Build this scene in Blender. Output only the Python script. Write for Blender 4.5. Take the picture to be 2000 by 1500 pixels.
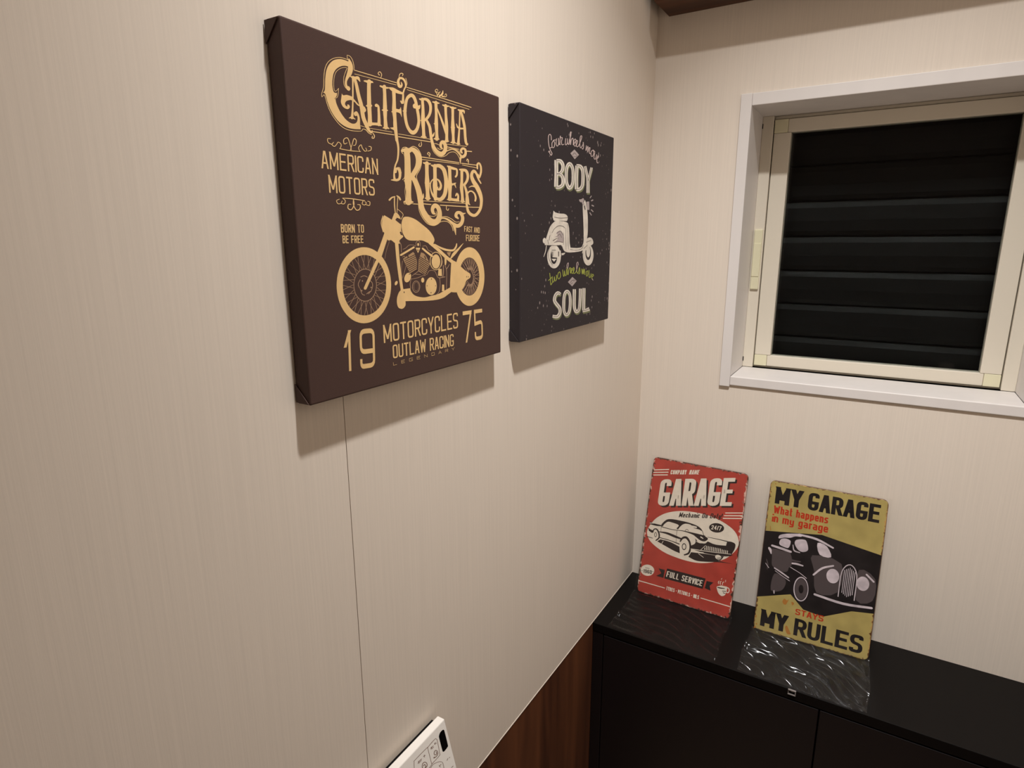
import bpy, bmesh, math, random
from mathutils import Vector, Matrix
from mathutils.geometry import tessellate_polygon

# ------------------------------------------------------------------ clear
for o in list(bpy.data.objects):
    bpy.data.objects.remove(o, do_unlink=True)
scene = bpy.context.scene
COL = scene.collection

# ------------------------------------------------------------------ camera
CAM_LOC = (0.42076, 0.0, 1.48)
YAW, PITCH, ROLL, FPX = 0.54608, 0.22700, -0.00277, 1184.27
cam_data = bpy.data.cameras.new('camera')
cam = bpy.data.objects.new('camera', cam_data)
COL.objects.link(cam)
cam_data.sensor_fit = 'HORIZONTAL'
cam_data.sensor_width = 36.0
cam_data.lens = 36.0 * FPX / 2000.0
cam_data.clip_start = 0.02
fw = Vector((-math.sin(YAW) * math.cos(PITCH), math.cos(YAW) * math.cos(PITCH), -math.sin(PITCH)))
rt = fw.cross(Vector((0, 0, 1))).normalized()
up = rt.cross(fw)
cr, sr = math.cos(ROLL), math.sin(ROLL)
r2 = cr * rt + sr * up
u2 = -sr * rt + cr * up
cam.matrix_world = Matrix((( r2.x, u2.x, -fw.x, CAM_LOC[0]), (r2.y, u2.y, -fw.y, CAM_LOC[1]),
                           (r2.z, u2.z, -fw.z, CAM_LOC[2]), (0, 0, 0, 1)))
scene.camera = cam

# ------------------------------------------------------------------ exposure, world, light
vs = scene.view_settings
vs.view_transform = 'Standard'
vs.look = 'None'
vs.gamma = 1.0
vs.use_curve_mapping = False
vs.exposure = 0.0
world = bpy.data.worlds.new('night')
scene.world = world
world.use_nodes = True
world.node_tree.nodes['Background'].inputs[0].default_value = (0.006, 0.007, 0.010, 1)
world.node_tree.nodes['Background'].inputs[1].default_value = 0.3

CEIL = 2.50
LX, LY, LZ = 0.408, 0.389, 2.482
LAMP_COL = (1.0, 0.99, 0.98)
# one downlight: the open glow of its lens and the narrower beam of its reflector, turned a little to the back wall
for nm_, watts_, tilt_, spread_ in (('downlight_glow', 4.15, 0, 178), ('downlight_beam', 5.3, 15, 80)):
    ld = bpy.data.lights.new(nm_, 'AREA')
    ld.shape = 'DISK'
    ld.size = 0.056
    ld.energy = watts_
    ld.color = LAMP_COL
    ld.spread = math.radians(spread_)
    lamp = bpy.data.objects.new(nm_, ld)
    COL.objects.link(lamp)
    lamp.location = (LX, LY, LZ)
    lamp.rotation_euler = (math.radians(tilt_), 0, 0)

# ------------------------------------------------------------------ helpers
def lin(c):
    return tuple(((v / 255.0) / 12.92 if v / 255.0 <= 0.04045 else ((v / 255.0 + 0.055) / 1.055) ** 2.4) for v in c)

def mat(name, col, rough=0.6, spec=0.4, metal=0.0, bump=None, vary=None, coat=0.0):
    """col = linear rgb.  bump=(scale xyz, strength, dist)  vary=(scale xyz, amount, detail)"""
    m = bpy.data.materials.new(name)
    m.use_nodes = True
    nt = m.node_tree
    b = nt.nodes['Principled BSDF']
    b.inputs['Base Color'].default_value = (*col, 1)
    b.inputs['Roughness'].default_value = rough
    b.inputs['Specular IOR Level'].default_value = spec
    b.inputs['Metallic'].default_value = metal
    b.inputs['Coat Weight'].default_value = coat
    tc = nt.nodes.new('ShaderNodeTexCoord')
    def noise(scale, detail=4.0):
        mp = nt.nodes.new('ShaderNodeMapping')
        mp.inputs['Scale'].default_value = scale
        nt.links.new(tc.outputs['Object'], mp.inputs['Vector'])
        n = nt.nodes.new('ShaderNodeTexNoise')
        n.inputs['Scale'].default_value = 1.0
        n.inputs['Detail'].default_value = detail
        nt.links.new(mp.outputs['Vector'], n.inputs['Vector'])
        return n
    if vary:
        n = noise(vary[0], vary[2])
        mr = nt.nodes.new('ShaderNodeMapRange')
        mr.inputs['From Min'].default_value = 0.3
        mr.inputs['From Max'].default_value = 0.7
        mr.inputs['To Min'].default_value = 1.0 - vary[1]
        mr.inputs['To Max'].default_value = 1.0 + vary[1]
        nt.links.new(n.outputs['Fac'], mr.inputs['Value'])
        mx = nt.nodes.new('ShaderNodeVectorMath')
        mx.operation = 'SCALE'
        mx.inputs[0].default_value = col
        nt.links.new(mr.outputs['Result'], mx.inputs['Scale'])
        nt.links.new(mx.outputs['Vector'], b.inputs['Base Color'])
    if bump:
        n = noise(bump[0], 3.0)
        bp = nt.nodes.new('ShaderNodeBump')
        bp.inputs['Strength'].default_value = bump[1]
        bp.inputs['Distance'].default_value = bump[2]
        nt.links.new(n.outputs['Fac'], bp.inputs['Height'])
        nt.links.new(bp.outputs['Normal'], b.inputs['Normal'])
    return m

def mesh_obj(name, bm, m, parent=None, smooth=False):
    me = bpy.data.meshes.new(name)
    bm.normal_update()
    bm.to_mesh(me)
    bm.free()
    me.materials.append(m)
    if smooth:
        for p in me.polygons:
            p.use_smooth = True
    o = bpy.data.objects.new(name, me)
    COL.objects.link(o)
    if parent is not None:
        o.parent = parent
        o.matrix_parent_inverse = parent.matrix_world.inverted()
    return o

def empty(name, loc=(0, 0, 0), rot=None):
    o = bpy.data.objects.new(name, None)
    COL.objects.link(o)
    o.empty_display_size = 0.05
    mw = Matrix.Translation(loc)
    if rot is not None:
        mw = mw @ rot.to_4x4()
    o.matrix_world = mw
    return o

def thing(o, label, cat, group=None):
    o['label'] = label
    o['category'] = cat
    if group:
        o['group'] = group
    return o

def structure(o, label=None):
    o['kind'] = 'structure'
    if label:
        o['label'] = label
    return o

def add_box(bm, a, b, bev=0.0, seg=2):
    g = bmesh.ops.create_cube(bm, size=1.0)
    vs_ = g['verts']
    for v in vs_:
        v.co = Vector(((a[i] + b[i]) / 2 + v.co[i] * (b[i] - a[i]) for i in range(3)))
    if bev > 0:
        es = list({e for v in vs_ for e in v.link_edges})
        bmesh.ops.bevel(bm, geom=es, offset=bev, segments=seg, profile=0.5, affect='EDGES')
    return bm

def box(name, a, b, m, parent=None, bev=0.0, seg=2):
    bm = bmesh.new()
    a2 = tuple(min(a[i], b[i]) for i in range(3))
    b2 = tuple(max(a[i], b[i]) for i in range(3))
    add_box(bm, a2, b2, bev, seg)
    return mesh_obj(name, bm, m, parent)

def extrude_poly(name, pts, vec, m, parent=None, bev=0.0):
    bm = bmesh.new()
    vs_ = [bm.verts.new(p) for p in pts]
    f = bm.faces.new(vs_)
    r = bmesh.ops.extrude_face_region(bm, geom=[f])
    bmesh.ops.translate(bm, vec=Vector(vec), verts=[v for v in r['geom'] if isinstance(v, bmesh.types.BMVert)])
    bmesh.ops.recalc_face_normals(bm, faces=bm.faces)
    if bev:
        bmesh.ops.bevel(bm, geom=list(bm.edges), offset=bev, segments=3, profile=0.5, affect='EDGES')
    return mesh_obj(name, bm, m, parent)

# ---- flat print: closed outlines ('f') and ink strokes ('r') drawn on a plane, in units of 0.06 mm
UNIT = 6e-5
def decode(s):
    v = [int(t) for t in s.split()]
    x = y = 0
    out = []
    for i in range(0, len(v), 2):
        x += v[i]
        y += v[i + 1]
        out.append((x * UNIT, y * UNIT))
    return out

def ink(name, data, O, U, V, m, parent, level, margin):
    """one part for every patch of print that stands apart from the rest by more than the margin"""
    items = []
    for k, item in enumerate(data.split(';')):
        rings = [decode(r) for r in item[1:].split('|')]
        xs = [p[0] for r in rings for p in r]
        ys = [p[1] for r in rings for p in r]
        items.append((k, item[0], rings, (min(xs) - margin, min(ys) - margin, max(xs) + margin, max(ys) + margin)))
    root = list(range(len(items)))
    def find(i):
        while root[i] != i:
            root[i] = root[root[i]]
            i = root[i]
        return i
    for i in range(len(items)):
        a = items[i][3]
        for j in range(i):
            b = items[j][3]
            if a[0] < b[2] and b[0] < a[2] and a[1] < b[3] and b[1] < a[3]:
                root[find(i)] = find(j)
    groups = {}
    for i, it in enumerate(items):
        groups.setdefault(find(i), []).append(it)
    for g in groups.values():
        ink_patch(name, g, O, U, V, m, parent, level)

def ink_patch(name, items, O, U, V, m, parent, level):
    O, U, V = Vector(O), Vector(U), Vector(V)
    N = U.cross(V).normalized()
    verts, faces = [], []
    for k, kind, rings, _ in items:
        base = len(verts)
        off = N * (3.0e-5 * level + 1.0e-6 * (k % 24))
        for r in rings:
            for i, p in enumerate(r):
                verts.append(O + U * p[0] + V * p[1] + off + N * (4e-6 * i / len(r) if kind == 'r' else 0.0))
        if kind == 'r':
            n = len(rings[0])
            for i in range(n - 1):
                faces.append((base + i, base + i + 1, base + n + i + 1, base + n + i))
        else:
            for t in tessellate_polygon([[Vector((p[0], p[1], 0)) for p in r] for r in rings]):
                faces.append(tuple(base + i for i in t))
    me = bpy.data.meshes.new(name)
    me.from_pydata([tuple(v) for v in verts], [], faces)
    bm = bmesh.new()
    bm.from_mesh(me)
    for f in bm.faces:
        f.normal_update()
    bmesh.ops.delete(bm, geom=[f for f in bm.faces if f.calc_area() < 1e-13], context='FACES_ONLY')
    flip = [f for f in bm.faces if f.normal.dot(N) < 0]
    if flip:
        bmesh.ops.reverse_faces(bm, faces=flip)
    bm.to_mesh(me)
    bm.free()
    me.materials.append(m)
    o = bpy.data.objects.new(name, me)
    COL.objects.link(o)
    o.parent = parent
    o.matrix_parent_inverse = parent.matrix_world.inverted()
    return o

# ------------------------------------------------------------------ materials
M_wall = mat('wall_paper', lin((228, 216, 202)), 0.62, 0.3, bump=((900, 900, 14), 0.12, 0.0006), vary=((420, 420, 5), 0.028, 3.0))
M_wall_dark = mat('wainscot_wood', lin((88, 48, 26)), 0.5, 0.35)
M_white = mat('white_trim', lin((226, 220, 216)), 0.42, 0.4, vary=((30, 30, 6), 0.02, 2.0))
M_cream = mat('cream_vinyl', lin((224, 215, 198)), 0.42, 0.4)
M_ivory = mat('ivory_plastic', lin((226, 220, 188)), 0.45, 0.4)
M_ceil = mat('ceiling_paper', lin((188, 162, 138)), 0.8, 0.2, bump=((150, 150, 150), 0.2, 0.001))
M_floor = mat('floor_vinyl', lin((172, 142, 112)), 0.5, 0.3, vary=((4, 40, 40), 0.25, 4.0))
M_black = mat('black_laminate', lin((13, 10, 9)), 0.45, 0.12)
M_black_door = mat('black_door', lin((22, 17, 18)), 0.38, 0.3)
M_gap = mat('gap_dark', lin((14, 11, 10)), 0.8, 0.1)
M_seam = mat('seam_sealant', lin((190, 168, 140)), 0.7, 0.2)
M_grey_plastic = mat('grey_plastic', lin((120, 112, 108)), 0.35, 0.5)
M_slat = mat('shutter_metal', lin((12, 12, 13)), 0.5, 0.25)
M_remote = mat('remote_plastic', lin((232, 226, 218)), 0.4, 0.4)
M_display = mat('display_black', lin((8, 8, 9)), 0.25, 0.4)
M_remote_ink = mat('remote_ink', lin((120, 92, 80)), 0.5, 0.3)
M_door = mat('door_wood', lin((58, 40, 30)), 0.5, 0.3, vary=((30, 30, 3), 0.2, 4.0))
M_metal = mat('brushed_metal', lin((190, 186, 180)), 0.3, 0.5, 1.0)

def wood(name, c0, c1, axis, rough=0.5, knots=True):
    m = bpy.data.materials.new(name)
    m.use_nodes = True
    nt = m.node_tree
    b = nt.nodes['Principled BSDF']
    b.inputs['Roughness'].default_value = rough
    b.inputs['Specular IOR Level'].default_value = 0.3
    tc = nt.nodes.new('ShaderNodeTexCoord')
    mp = nt.nodes.new('ShaderNodeMapping')
    sc = [34.0, 34.0, 34.0]
    sc[axis] = 2.6
    mp.inputs['Scale'].default_value = sc
    nt.links.new(tc.outputs['Object'], mp.inputs['Vector'])
    n1 = nt.nodes.new('ShaderNodeTexNoise')
    n1.inputs['Scale'].default_value = 1.0
    n1.inputs['Detail'].default_value = 6.0
    n1.inputs['Distortion'].default_value = 0.6
    nt.links.new(mp.outputs['Vector'], n1.inputs['Vector'])
    mp2 = nt.nodes.new('ShaderNodeMapping')
    s2 = [9.0, 9.0, 9.0]
    s2[axis] = 1.3
    mp2.inputs['Scale'].default_value = s2
    nt.links.new(tc.outputs['Object'], mp2.inputs['Vector'])
    n2 = nt.nodes.new('ShaderNodeTexNoise')
    n2.inputs['Scale'].default_value = 1.0
    n2.inputs['Detail'].default_value = 3.0
    nt.links.new(mp2.outputs['Vector'], n2.inputs['Vector'])
    ad = nt.nodes.new('ShaderNodeMath')
    ad.operation = 'ADD'
    nt.links.new(n1.outputs['Fac'], ad.inputs[0])
    nt.links.new(n2.outputs['Fac'], ad.inputs[1])
    cr_ = nt.nodes.new('ShaderNodeValToRGB')
    cr_.color_ramp.elements[0].position = 0.36
    cr_.color_ramp.elements[0].color = (*c0, 1)
    cr_.color_ramp.elements[1].position = 0.64
    cr_.color_ramp.elements[1].color = (*c1, 1)
    hv = nt.nodes.new('ShaderNodeMath')
    hv.operation = 'MULTIPLY'
    hv.inputs[1].default_value = 0.5
    nt.links.new(ad.outputs[0], hv.inputs[0])
    nt.links.new(hv.outputs[0], cr_.inputs['Fac'])
    nt.links.new(cr_.outputs['Color'], b.inputs['Base Color'])
    bp = nt.nodes.new('ShaderNodeBump')
    bp.inputs['Strength'].default_value = 0.15
    bp.inputs['Distance'].default_value = 0.001
    nt.links.new(n1.outputs['Fac'], bp.inputs['Height'])
    nt.links.new(bp.outputs['Normal'], b.inputs['Normal'])
    return m

M_wain = wood('wainscot_wood_grain', lin((70, 40, 26)), lin((112, 68, 42)), 2)
M_beam = wood('beam_wood_grain', lin((40, 22, 15)), lin((96, 58, 36)), 0)

def canvas_mat(name, col, dots=False):
    m = mat(name, col, 0.62, 0.25, bump=((1700, 1700, 1700), 0.25, 0.0004))
    nt = m.node_tree
    b = nt.nodes['Principled BSDF']
    if dots:
        tc = nt.nodes.new('ShaderNodeTexCoord')
        mp = nt.nodes.new('ShaderNodeMapping')
        mp.inputs['Scale'].default_value = (150, 150, 95)
        nt.links.new(tc.outputs['Object'], mp.inputs['Vector'])
        v = nt.nodes.new('ShaderNodeTexVoronoi')
        v.inputs['Scale'].default_value = 1.0
        nt.links.new(mp.outputs['Vector'], v.inputs['Vector'])
        n = nt.nodes.new('ShaderNodeTexNoise')
        n.inputs['Scale'].default_value = 16.0
        nt.links.new(tc.outputs['Object'], n.inputs['Vector'])
        th = nt.nodes.new('ShaderNodeMapRange')
        th.inputs['From Min'].default_value = 0.40
        th.inputs['From Max'].default_value = 0.70
        th.inputs['To Min'].default_value = 0.0
        th.inputs['To Max'].default_value = 0.42
        nt.links.new(n.outputs['Fac'], th.inputs['Value'])
        wn = nt.nodes.new('ShaderNodeMath')
        wn.operation = 'MULTIPLY'
        sep = nt.nodes.new('ShaderNodeSeparateColor')
        nt.links.new(v.outputs['Color'], sep.inputs['Color'])
        nt.links.new(sep.outputs[0], wn.inputs[0])
        nt.links.new(th.outputs['Result'], wn.inputs[1])
        lt = nt.nodes.new('ShaderNodeMath')
        lt.operation = 'SUBTRACT'
        nt.links.new(wn.outputs[0], lt.inputs[0])
        nt.links.new(v.outputs['Distance'], lt.inputs[1])
        mr = nt.nodes.new('ShaderNodeMapRange')
        mr.inputs['From Min'].default_value = -0.05
        mr.inputs['From Max'].default_value = 0.05
        nt.links.new(lt.outputs[0], mr.inputs['Value'])
        mx = nt.nodes.new('ShaderNodeMix')
        mx.data_type = 'RGBA'
        mx.inputs['A'].default_value = (*col, 1)
        mx.inputs['B'].default_value = (*lin((150, 136, 132)), 1)
        nt.links.new(mr.outputs['Result'], mx.inputs['Factor'])
        nt.links.new(mx.outputs['Result'], b.inputs['Base Color'])
    return m

M_canvas_brown = canvas_mat('canvas_brown', lin((74, 54, 48)))
M_canvas_black = canvas_mat('canvas_black', lin((47, 40, 42)), dots=True)
INK = dict(bump=((1700, 1700, 1700), 0.2, 0.0004))
M_tan = mat('ink_tan', lin((228, 190, 132)), 0.6, 0.25, vary=((60, 60, 60), 0.05, 2.0), **INK)
M_tan_dull = mat('ink_tan_dull', lin((176, 142, 112)), 0.6, 0.25, **INK)
M_midbrown = mat('ink_midbrown', lin((172, 138, 100)), 0.6, 0.25, **INK)
M_fin = mat('ink_dark_fin', lin((74, 54, 48)), 0.6, 0.25, **INK)
M_pinkwhite = mat('ink_pinkwhite', lin((200, 178, 172)), 0.6, 0.25, **INK)
M_offwhite = mat('ink_offwhite', lin((222, 212, 198)), 0.6, 0.25, vary=((90, 90, 90), 0.12, 3.0), **INK)
M_greyink = mat('ink_grey', lin((176, 162, 158)), 0.6, 0.25, **INK)
M_olive = mat('ink_olive', lin((120, 122, 86)), 0.6, 0.25, **INK)
M_green = mat('ink_green', lin((166, 172, 78)), 0.6, 0.25, **INK)
M_linedark = mat('ink_line_dark', lin((84, 74, 70)), 0.6, 0.25, **INK)

def tin_mat(name, col, edge, pale, w, h, amount):
    """enamel with worn, rusty edges; object coordinates run 0..w, 0..h over the face"""
    m = bpy.data.materials.new(name)
    m.use_nodes = True
    nt = m.node_tree
    b = nt.nodes['Principled BSDF']
    b.inputs['Roughness'].default_value = 0.4
    b.inputs['Specular IOR Level'].default_value = 0.35
    tc = nt.nodes.new('ShaderNodeTexCoord')
    sx = nt.nodes.new('ShaderNodeSeparateXYZ')
    nt.links.new(tc.outputs['Object'], sx.inputs[0])
    def M(op, a, b_):
        n = nt.nodes.new('ShaderNodeMath')
        n.operation = op
        for i, v in ((0, a), (1, b_)):
            if isinstance(v, (int, float)):
                n.inputs[i].default_value = v
            else:
                nt.links.new(v, n.inputs[i])
        return n.outputs[0]
    dx = M('MINIMUM', sx.outputs[0], M('SUBTRACT', w, sx.outputs[0]))
    dy = M('MINIMUM', sx.outputs[1], M('SUBTRACT', h, sx.outputs[1]))
    d = M('MINIMUM', dx, dy)
    n = nt.nodes.new('ShaderNodeTexNoise')
    n.inputs['Scale'].default_value = 170.0
    n.inputs['Detail'].default_value = 5.0
    nt.links.new(tc.outputs['Object'], n.inputs['Vector'])
    n2 = nt.nodes.new('ShaderNodeTexNoise')
    n2.inputs['Scale'].default_value = 28.0
    nt.links.new(tc.outputs['Object'], n2.inputs['Vector'])
    lim = M('MULTIPLY', M('POWER', n.outputs['Fac'], 3.0), M('MULTIPLY', n2.outputs['Fac'], amount))
    chip = nt.nodes.new('ShaderNodeMapRange')
    chip.inputs['From Min'].default_value = -0.0004
    chip.inputs['From Max'].default_value = 0.0006
    nt.links.new(M('SUBTRACT', lim, d), chip.inputs['Value'])
    tone = nt.nodes.new('ShaderNodeMapRange')
    tone.inputs['From Min'].default_value = 0.3
    tone.inputs['From Max'].default_value = 0.7
    tone.inputs['To Min'].default_value = 0.86
    tone.inputs['To Max'].default_value = 1.12
    nt.links.new(n2.outputs['Fac'], tone.inputs['Value'])
    sc = nt.nodes.new('ShaderNodeVectorMath')
    sc.operation = 'SCALE'
    sc.inputs[0].default_value = col
    nt.links.new(tone.outputs['Result'], sc.inputs['Scale'])
    mx = nt.nodes.new('ShaderNodeMix')
    mx.data_type = 'RGBA'
    ec = nt.nodes.new('ShaderNodeValToRGB')
    ec.color_ramp.elements[0].position = 0.50
    ec.color_ramp.elements[0].color = (*edge, 1)
    ec.color_ramp.elements[1].position = 0.60
    ec.color_ramp.elements[1].color = (*pale, 1)
    n3 = nt.nodes.new('ShaderNodeTexNoise')
    n3.inputs['Scale'].default_value = 75.0
    nt.links.new(tc.outputs['Object'], n3.inputs['Vector'])
    nt.links.new(n3.outputs['Fac'], ec.inputs['Fac'])
    nt.links.new(ec.outputs['Color'], mx.inputs['B'])
    nt.links.new(sc.outputs['Vector'], mx.inputs['A'])
    nt.links.new(chip.outputs['Result'], mx.inputs['Factor'])
    nt.links.new(mx.outputs['Result'], b.inputs['Base Color'])
    return m

SW, SH = 0.195, 0.295
M_red = tin_mat('tin_red', lin((174, 66, 54)), lin((70, 48, 38)), lin((214, 176, 160)), SW, SH, 0.034)
M_yellow = tin_mat('tin_yellow', lin((178, 159, 96)), lin((96, 62, 34)), lin((190, 150, 90)), SW, SH, 0.022)
M_tin_edge = mat('tin_rust_edge', lin((110, 70, 44)), 0.5, 0.4)
M_s_cream = mat('sign_cream', lin((226, 214, 196)), 0.4, 0.35, vary=((80, 80, 80), 0.05, 2.0))
M_s_dark = mat('sign_dark', lin((48, 38, 36)), 0.4, 0.35)
M_s_black = mat('sign_black', lin((36, 31, 31)), 0.4, 0.35, vary=((40, 40, 40), 0.25, 2.0))
M_s_red = mat('sign_red_ink', lin((186, 58, 34)), 0.4, 0.35)
M_s_light = mat('sign_light_grey', lin((206, 192, 196)), 0.4, 0.35, vary=((60, 60, 60), 0.2, 2.0))
M_s_mid = mat('sign_mid_grey', lin((84, 74, 74)), 0.4, 0.35)
M_s_rust = mat('sign_rust_spots', lin((176, 118, 56)), 0.5, 0.3)

def film_mat(name, fac, rough):
    m = bpy.data.materials.new(name)
    m.use_nodes = True
    nt = m.node_tree
    nt.nodes.remove(nt.nodes['Principled BSDF'])
    out = nt.nodes['Material Output']
    tr = nt.nodes.new('ShaderNodeBsdfTransparent')
    tr.inputs[0].default_value = (0.97, 0.97, 0.97, 1)
    gl = nt.nodes.new('ShaderNodeBsdfGlossy')
    gl.inputs['Roughness'].default_value = rough
    lw = nt.nodes.new('ShaderNodeLayerWeight')
    lw.inputs['Blend'].default_value = 0.5
    pw = nt.nodes.new('ShaderNodeMath')
    pw.operation = 'POWER'
    pw.inputs[1].default_value = 4.0
    nt.links.new(lw.outputs['Facing'], pw.inputs[0])
    mu = nt.nodes.new('ShaderNodeMath')
    mu.operation = 'MULTIPLY_ADD'
    mu.inputs[1].default_value = 0.55
    mu.inputs[2].default_value = fac
    mu.use_clamp = True
    nt.links.new(pw.outputs[0], mu.inputs[0])
    mx = nt.nodes.new('ShaderNodeMixShader')
    nt.links.new(mu.outputs[0], mx.inputs[0])
    nt.links.new(tr.outputs[0], mx.inputs[1])
    nt.links.new(gl.outputs[0], mx.inputs[2])
    nt.links.new(mx.outputs[0], out.inputs['Surface'])
    return m
M_film_dull = film_mat('clear_film_low_sheen', 0.014, 0.17)  # same film again, with the dimmer reflection set into the material
M_film = film_mat('clear_film', 0.036, 0.19)
M_film_face = film_mat('clear_film_face', 0.035, 0.22)

def glass_mat():
    m = bpy.data.materials.new('window_glass')
    m.use_nodes = True
    nt = m.node_tree
    b = nt.nodes['Principled BSDF']
    b.inputs['Base Color'].default_value = (0.9, 0.95, 0.93, 1)
    b.inputs['Roughness'].default_value = 0.03
    b.inputs['Transmission Weight'].default_value = 1.0
    b.inputs['IOR'].default_value = 1.45
    return m
M_glass = glass_mat()

def emit_mat():
    m = bpy.data.materials.new('lamp_lens')
    m.use_nodes = True
    b = m.node_tree.nodes['Principled BSDF']
    b.inputs['Base Color'].default_value = (0.9, 0.85, 0.75, 1)
    b.inputs['Emission Color'].default_value = (*LAMP_COL, 1)
    b.inputs['Emission Strength'].default_value = 6.0
    return m
M_lens = emit_mat()

# ------------------------------------------------------------------ room shell
YC = 1.22415       # back wall
ZC = 0.74322       # counter / wainscot height
RW = 0.82          # room width
YF = -0.45         # front wall
SEAM = 0.3879
PT = 0.003         # panel thickness

structure(box('floor', (-0.12, YF - 0.12, -0.06), (RW + 0.12, YC + 0.24, 0.0), M_floor), 'brown vinyl floor of the small room')
structure(box('ceiling', (-0.12, YF - 0.12, CEIL), (RW + 0.12, YC + 0.24, CEIL + 0.06), M_ceil), 'plain pale ceiling of the small room')

wl = structure(box('wall_left', (-0.12, YF - 0.12, 0), (-PT, YC + 0.24, CEIL), M_seam), 'long left wall of pale striped panels over dark wood')
for y0, y1 in ((YF, SEAM - 0.0004), (SEAM + 0.0004, YC)):
    box('wall_panel', (-PT, y0, ZC + 0.0014), (0.0, y1, CEIL), M_wall, wl)
    box('wainscot_panel', (-PT, y0, 0.0), (-0.0006, y1, ZC), M_wain, wl)
box('seam_sealant', (-PT, SEAM - 0.0004, 1.60), (-0.00005, SEAM + 0.0004, CEIL), M_wall, wl)
box('joint_strip', (-PT, YF, ZC), (0.0006, YC, ZC + 0.0014), M_wall, wl)

wr = structure(box('wall_right', (RW, YF - 0.12, 0), (RW + 0.12, YC + 0.24, CEIL), M_wall), 'right wall with pale striped covering')
box('wainscot_panel', (RW - 0.002, YF, 0.0), (RW, YC, ZC), M_wain, wr)

wf = structure(box('wall_front', (0, YF - 0.12, 0), (RW, YF, CEIL), M_wall), 'front wall behind the viewer')
d = structure(empty('door_1', (0.41, YF, 0)), 'unseen brown wooden door in the front wall, kept wide and dark for reflections')
box('door_leaf', (0.03, YF, 0.005), (0.79, YF + 0.012, 2.18), M_door, d, 0.002)  # unseen leaf, made wide and dark so the window glass reflects less light
box('door_frame', (0.002, YF, 0.0), (0.03, YF + 0.02, 2.21), M_door, d, 0.002)
box('door_frame', (0.79, YF, 0.0), (0.818, YF + 0.02, 2.21), M_door, d, 0.002)
box('door_frame', (0.03, YF, 2.18), (0.79, YF + 0.02, 2.21), M_door, d, 0.002)
box('door_handle', (0.66, YF + 0.012, 0.96), (0.71, YF + 0.05, 0.98), M_metal, d, 0.004)

# back wall with the window opening
WX0, WX1, WZ0, WZ1 = 0.1750, 0.645, 1.2140, 1.7270
bm = bmesh.new()
add_box(bm, (0, YC, 0), (WX0, YC + 0.12, CEIL))
add_box(bm, (WX1, YC, 0), (RW, YC + 0.12, CEIL))
add_box(bm, (WX0, YC, 0), (WX1, YC + 0.12, WZ0))
add_box(bm, (WX0, YC, WZ1), (WX1, YC + 0.12, CEIL))
structure(mesh_obj('wall_back', bm, M_wall), 'back wall with pale striped covering around the window')

# ------------------------------------------------------------------ window
win = structure(empty('window_1', (0.41, YC, WZ0)), 'white cased window with cream sash and black night glass')
IX0, IX1, IZ0, IZ1 = 0.1820, 0.638, 1.2252, 1.7198
YI = 1.336
box('casing', (0.1625, YC - 0.006, 1.2042), (IX0, YC, 1.7403), M_white, win, 0.0012)
box('casing', (IX1, YC - 0.006, 1.2042), (0.6575, YC, 1.7403), M_white, win, 0.0012)
box('casing', (IX0, YC - 0.0035, IZ1), (IX1, YC, 1.7403), M_white, win, 0.001)
box('sill', (IX0, YC - 0.0045, 1.2070), (IX1, YI, IZ0), M_white, win, 0.0018, 3)
box('jamb', (WX0, YC - 0.001, IZ0), (IX0, YI + 0.09, IZ1), M_white, win)
box('jamb', (IX1, YC - 0.001, IZ0), (WX1, YI + 0.09, IZ1), M_white, win)
box('jamb', (WX0, YC - 0.001, IZ1), (WX1, YI + 0.09, WZ1), M_white, win)
# fixed frame
box('window_frame', (IX0, YI, IZ0), (0.2025, YI + 0.07, IZ1), M_cream, win, 0.0012)
box('window_frame', (0.6175, YI, IZ0), (IX1, YI + 0.07, IZ1), M_cream, win, 0.0012)
box('window_frame', (0.2025, YI + 0.012, 1.7140), (0.6175, YI + 0.07, IZ1), M_cream, win, 0.0012)
box('window_frame', (0.2025, YI + 0.012, IZ0), (0.6175, YI + 0.07, 1.2290), M_cream, win, 0.0008)
for z in (1.2420, 1.7020):
    box('screw_slot', (0.1822, YI - 0.0006, z - 0.0045), (0.1838, YI + 0.001, z + 0.0045), M_gap, win)
# moving sash
box('sash_stile', (0.2042, YI + 0.004, 1.2526), (0.2350, YI + 0.030, 1.6876), M_cream, win, 0.0012)
box('sash_stile', (0.5850, YI + 0.004, 1.2526), (0.6158, YI + 0.030, 1.6876), M_cream, win, 0.0012)
box('sash_rail', (0.2286, YI + 0.005, 1.2298), (0.5914, YI + 0.030, 1.2526), M_cream, win, 0.0012)
box('sash_rail', (0.2286, YI + 0.005, 1.6880), (0.5914, YI + 0.030, 1.7124), M_cream, win, 0.0012)
for x0, x1 in ((0.2042, 0.2284), (0.5916, 0.6158)):
    box('corner_block', (x0, YI + 0.0038, 1.2298), (x1, YI + 0.030, 1.2523), M_ivory, win, 0.0008)
    box('corner_block', (x0, YI + 0.0038, 1.6879), (x1, YI + 0.030, 1.7124), M_ivory, win, 0.0008)
lk = box('lock_cover', (0.1850, YI - 0.005, 1.3880), (0.2005, YI + 0.002, 1.5070), M_ivory, win, 0.0015)
box('lock_slide', (0.1858, YI - 0.0062, 1.4140), (0.1997, YI - 0.004, 1.4800), M_ivory, lk, 0.0006)
box('glass_pane', (0.2340, YI + 0.014, 1.2520), (0.5860, YI + 0.018, 1.6885), M_glass, win)
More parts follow.
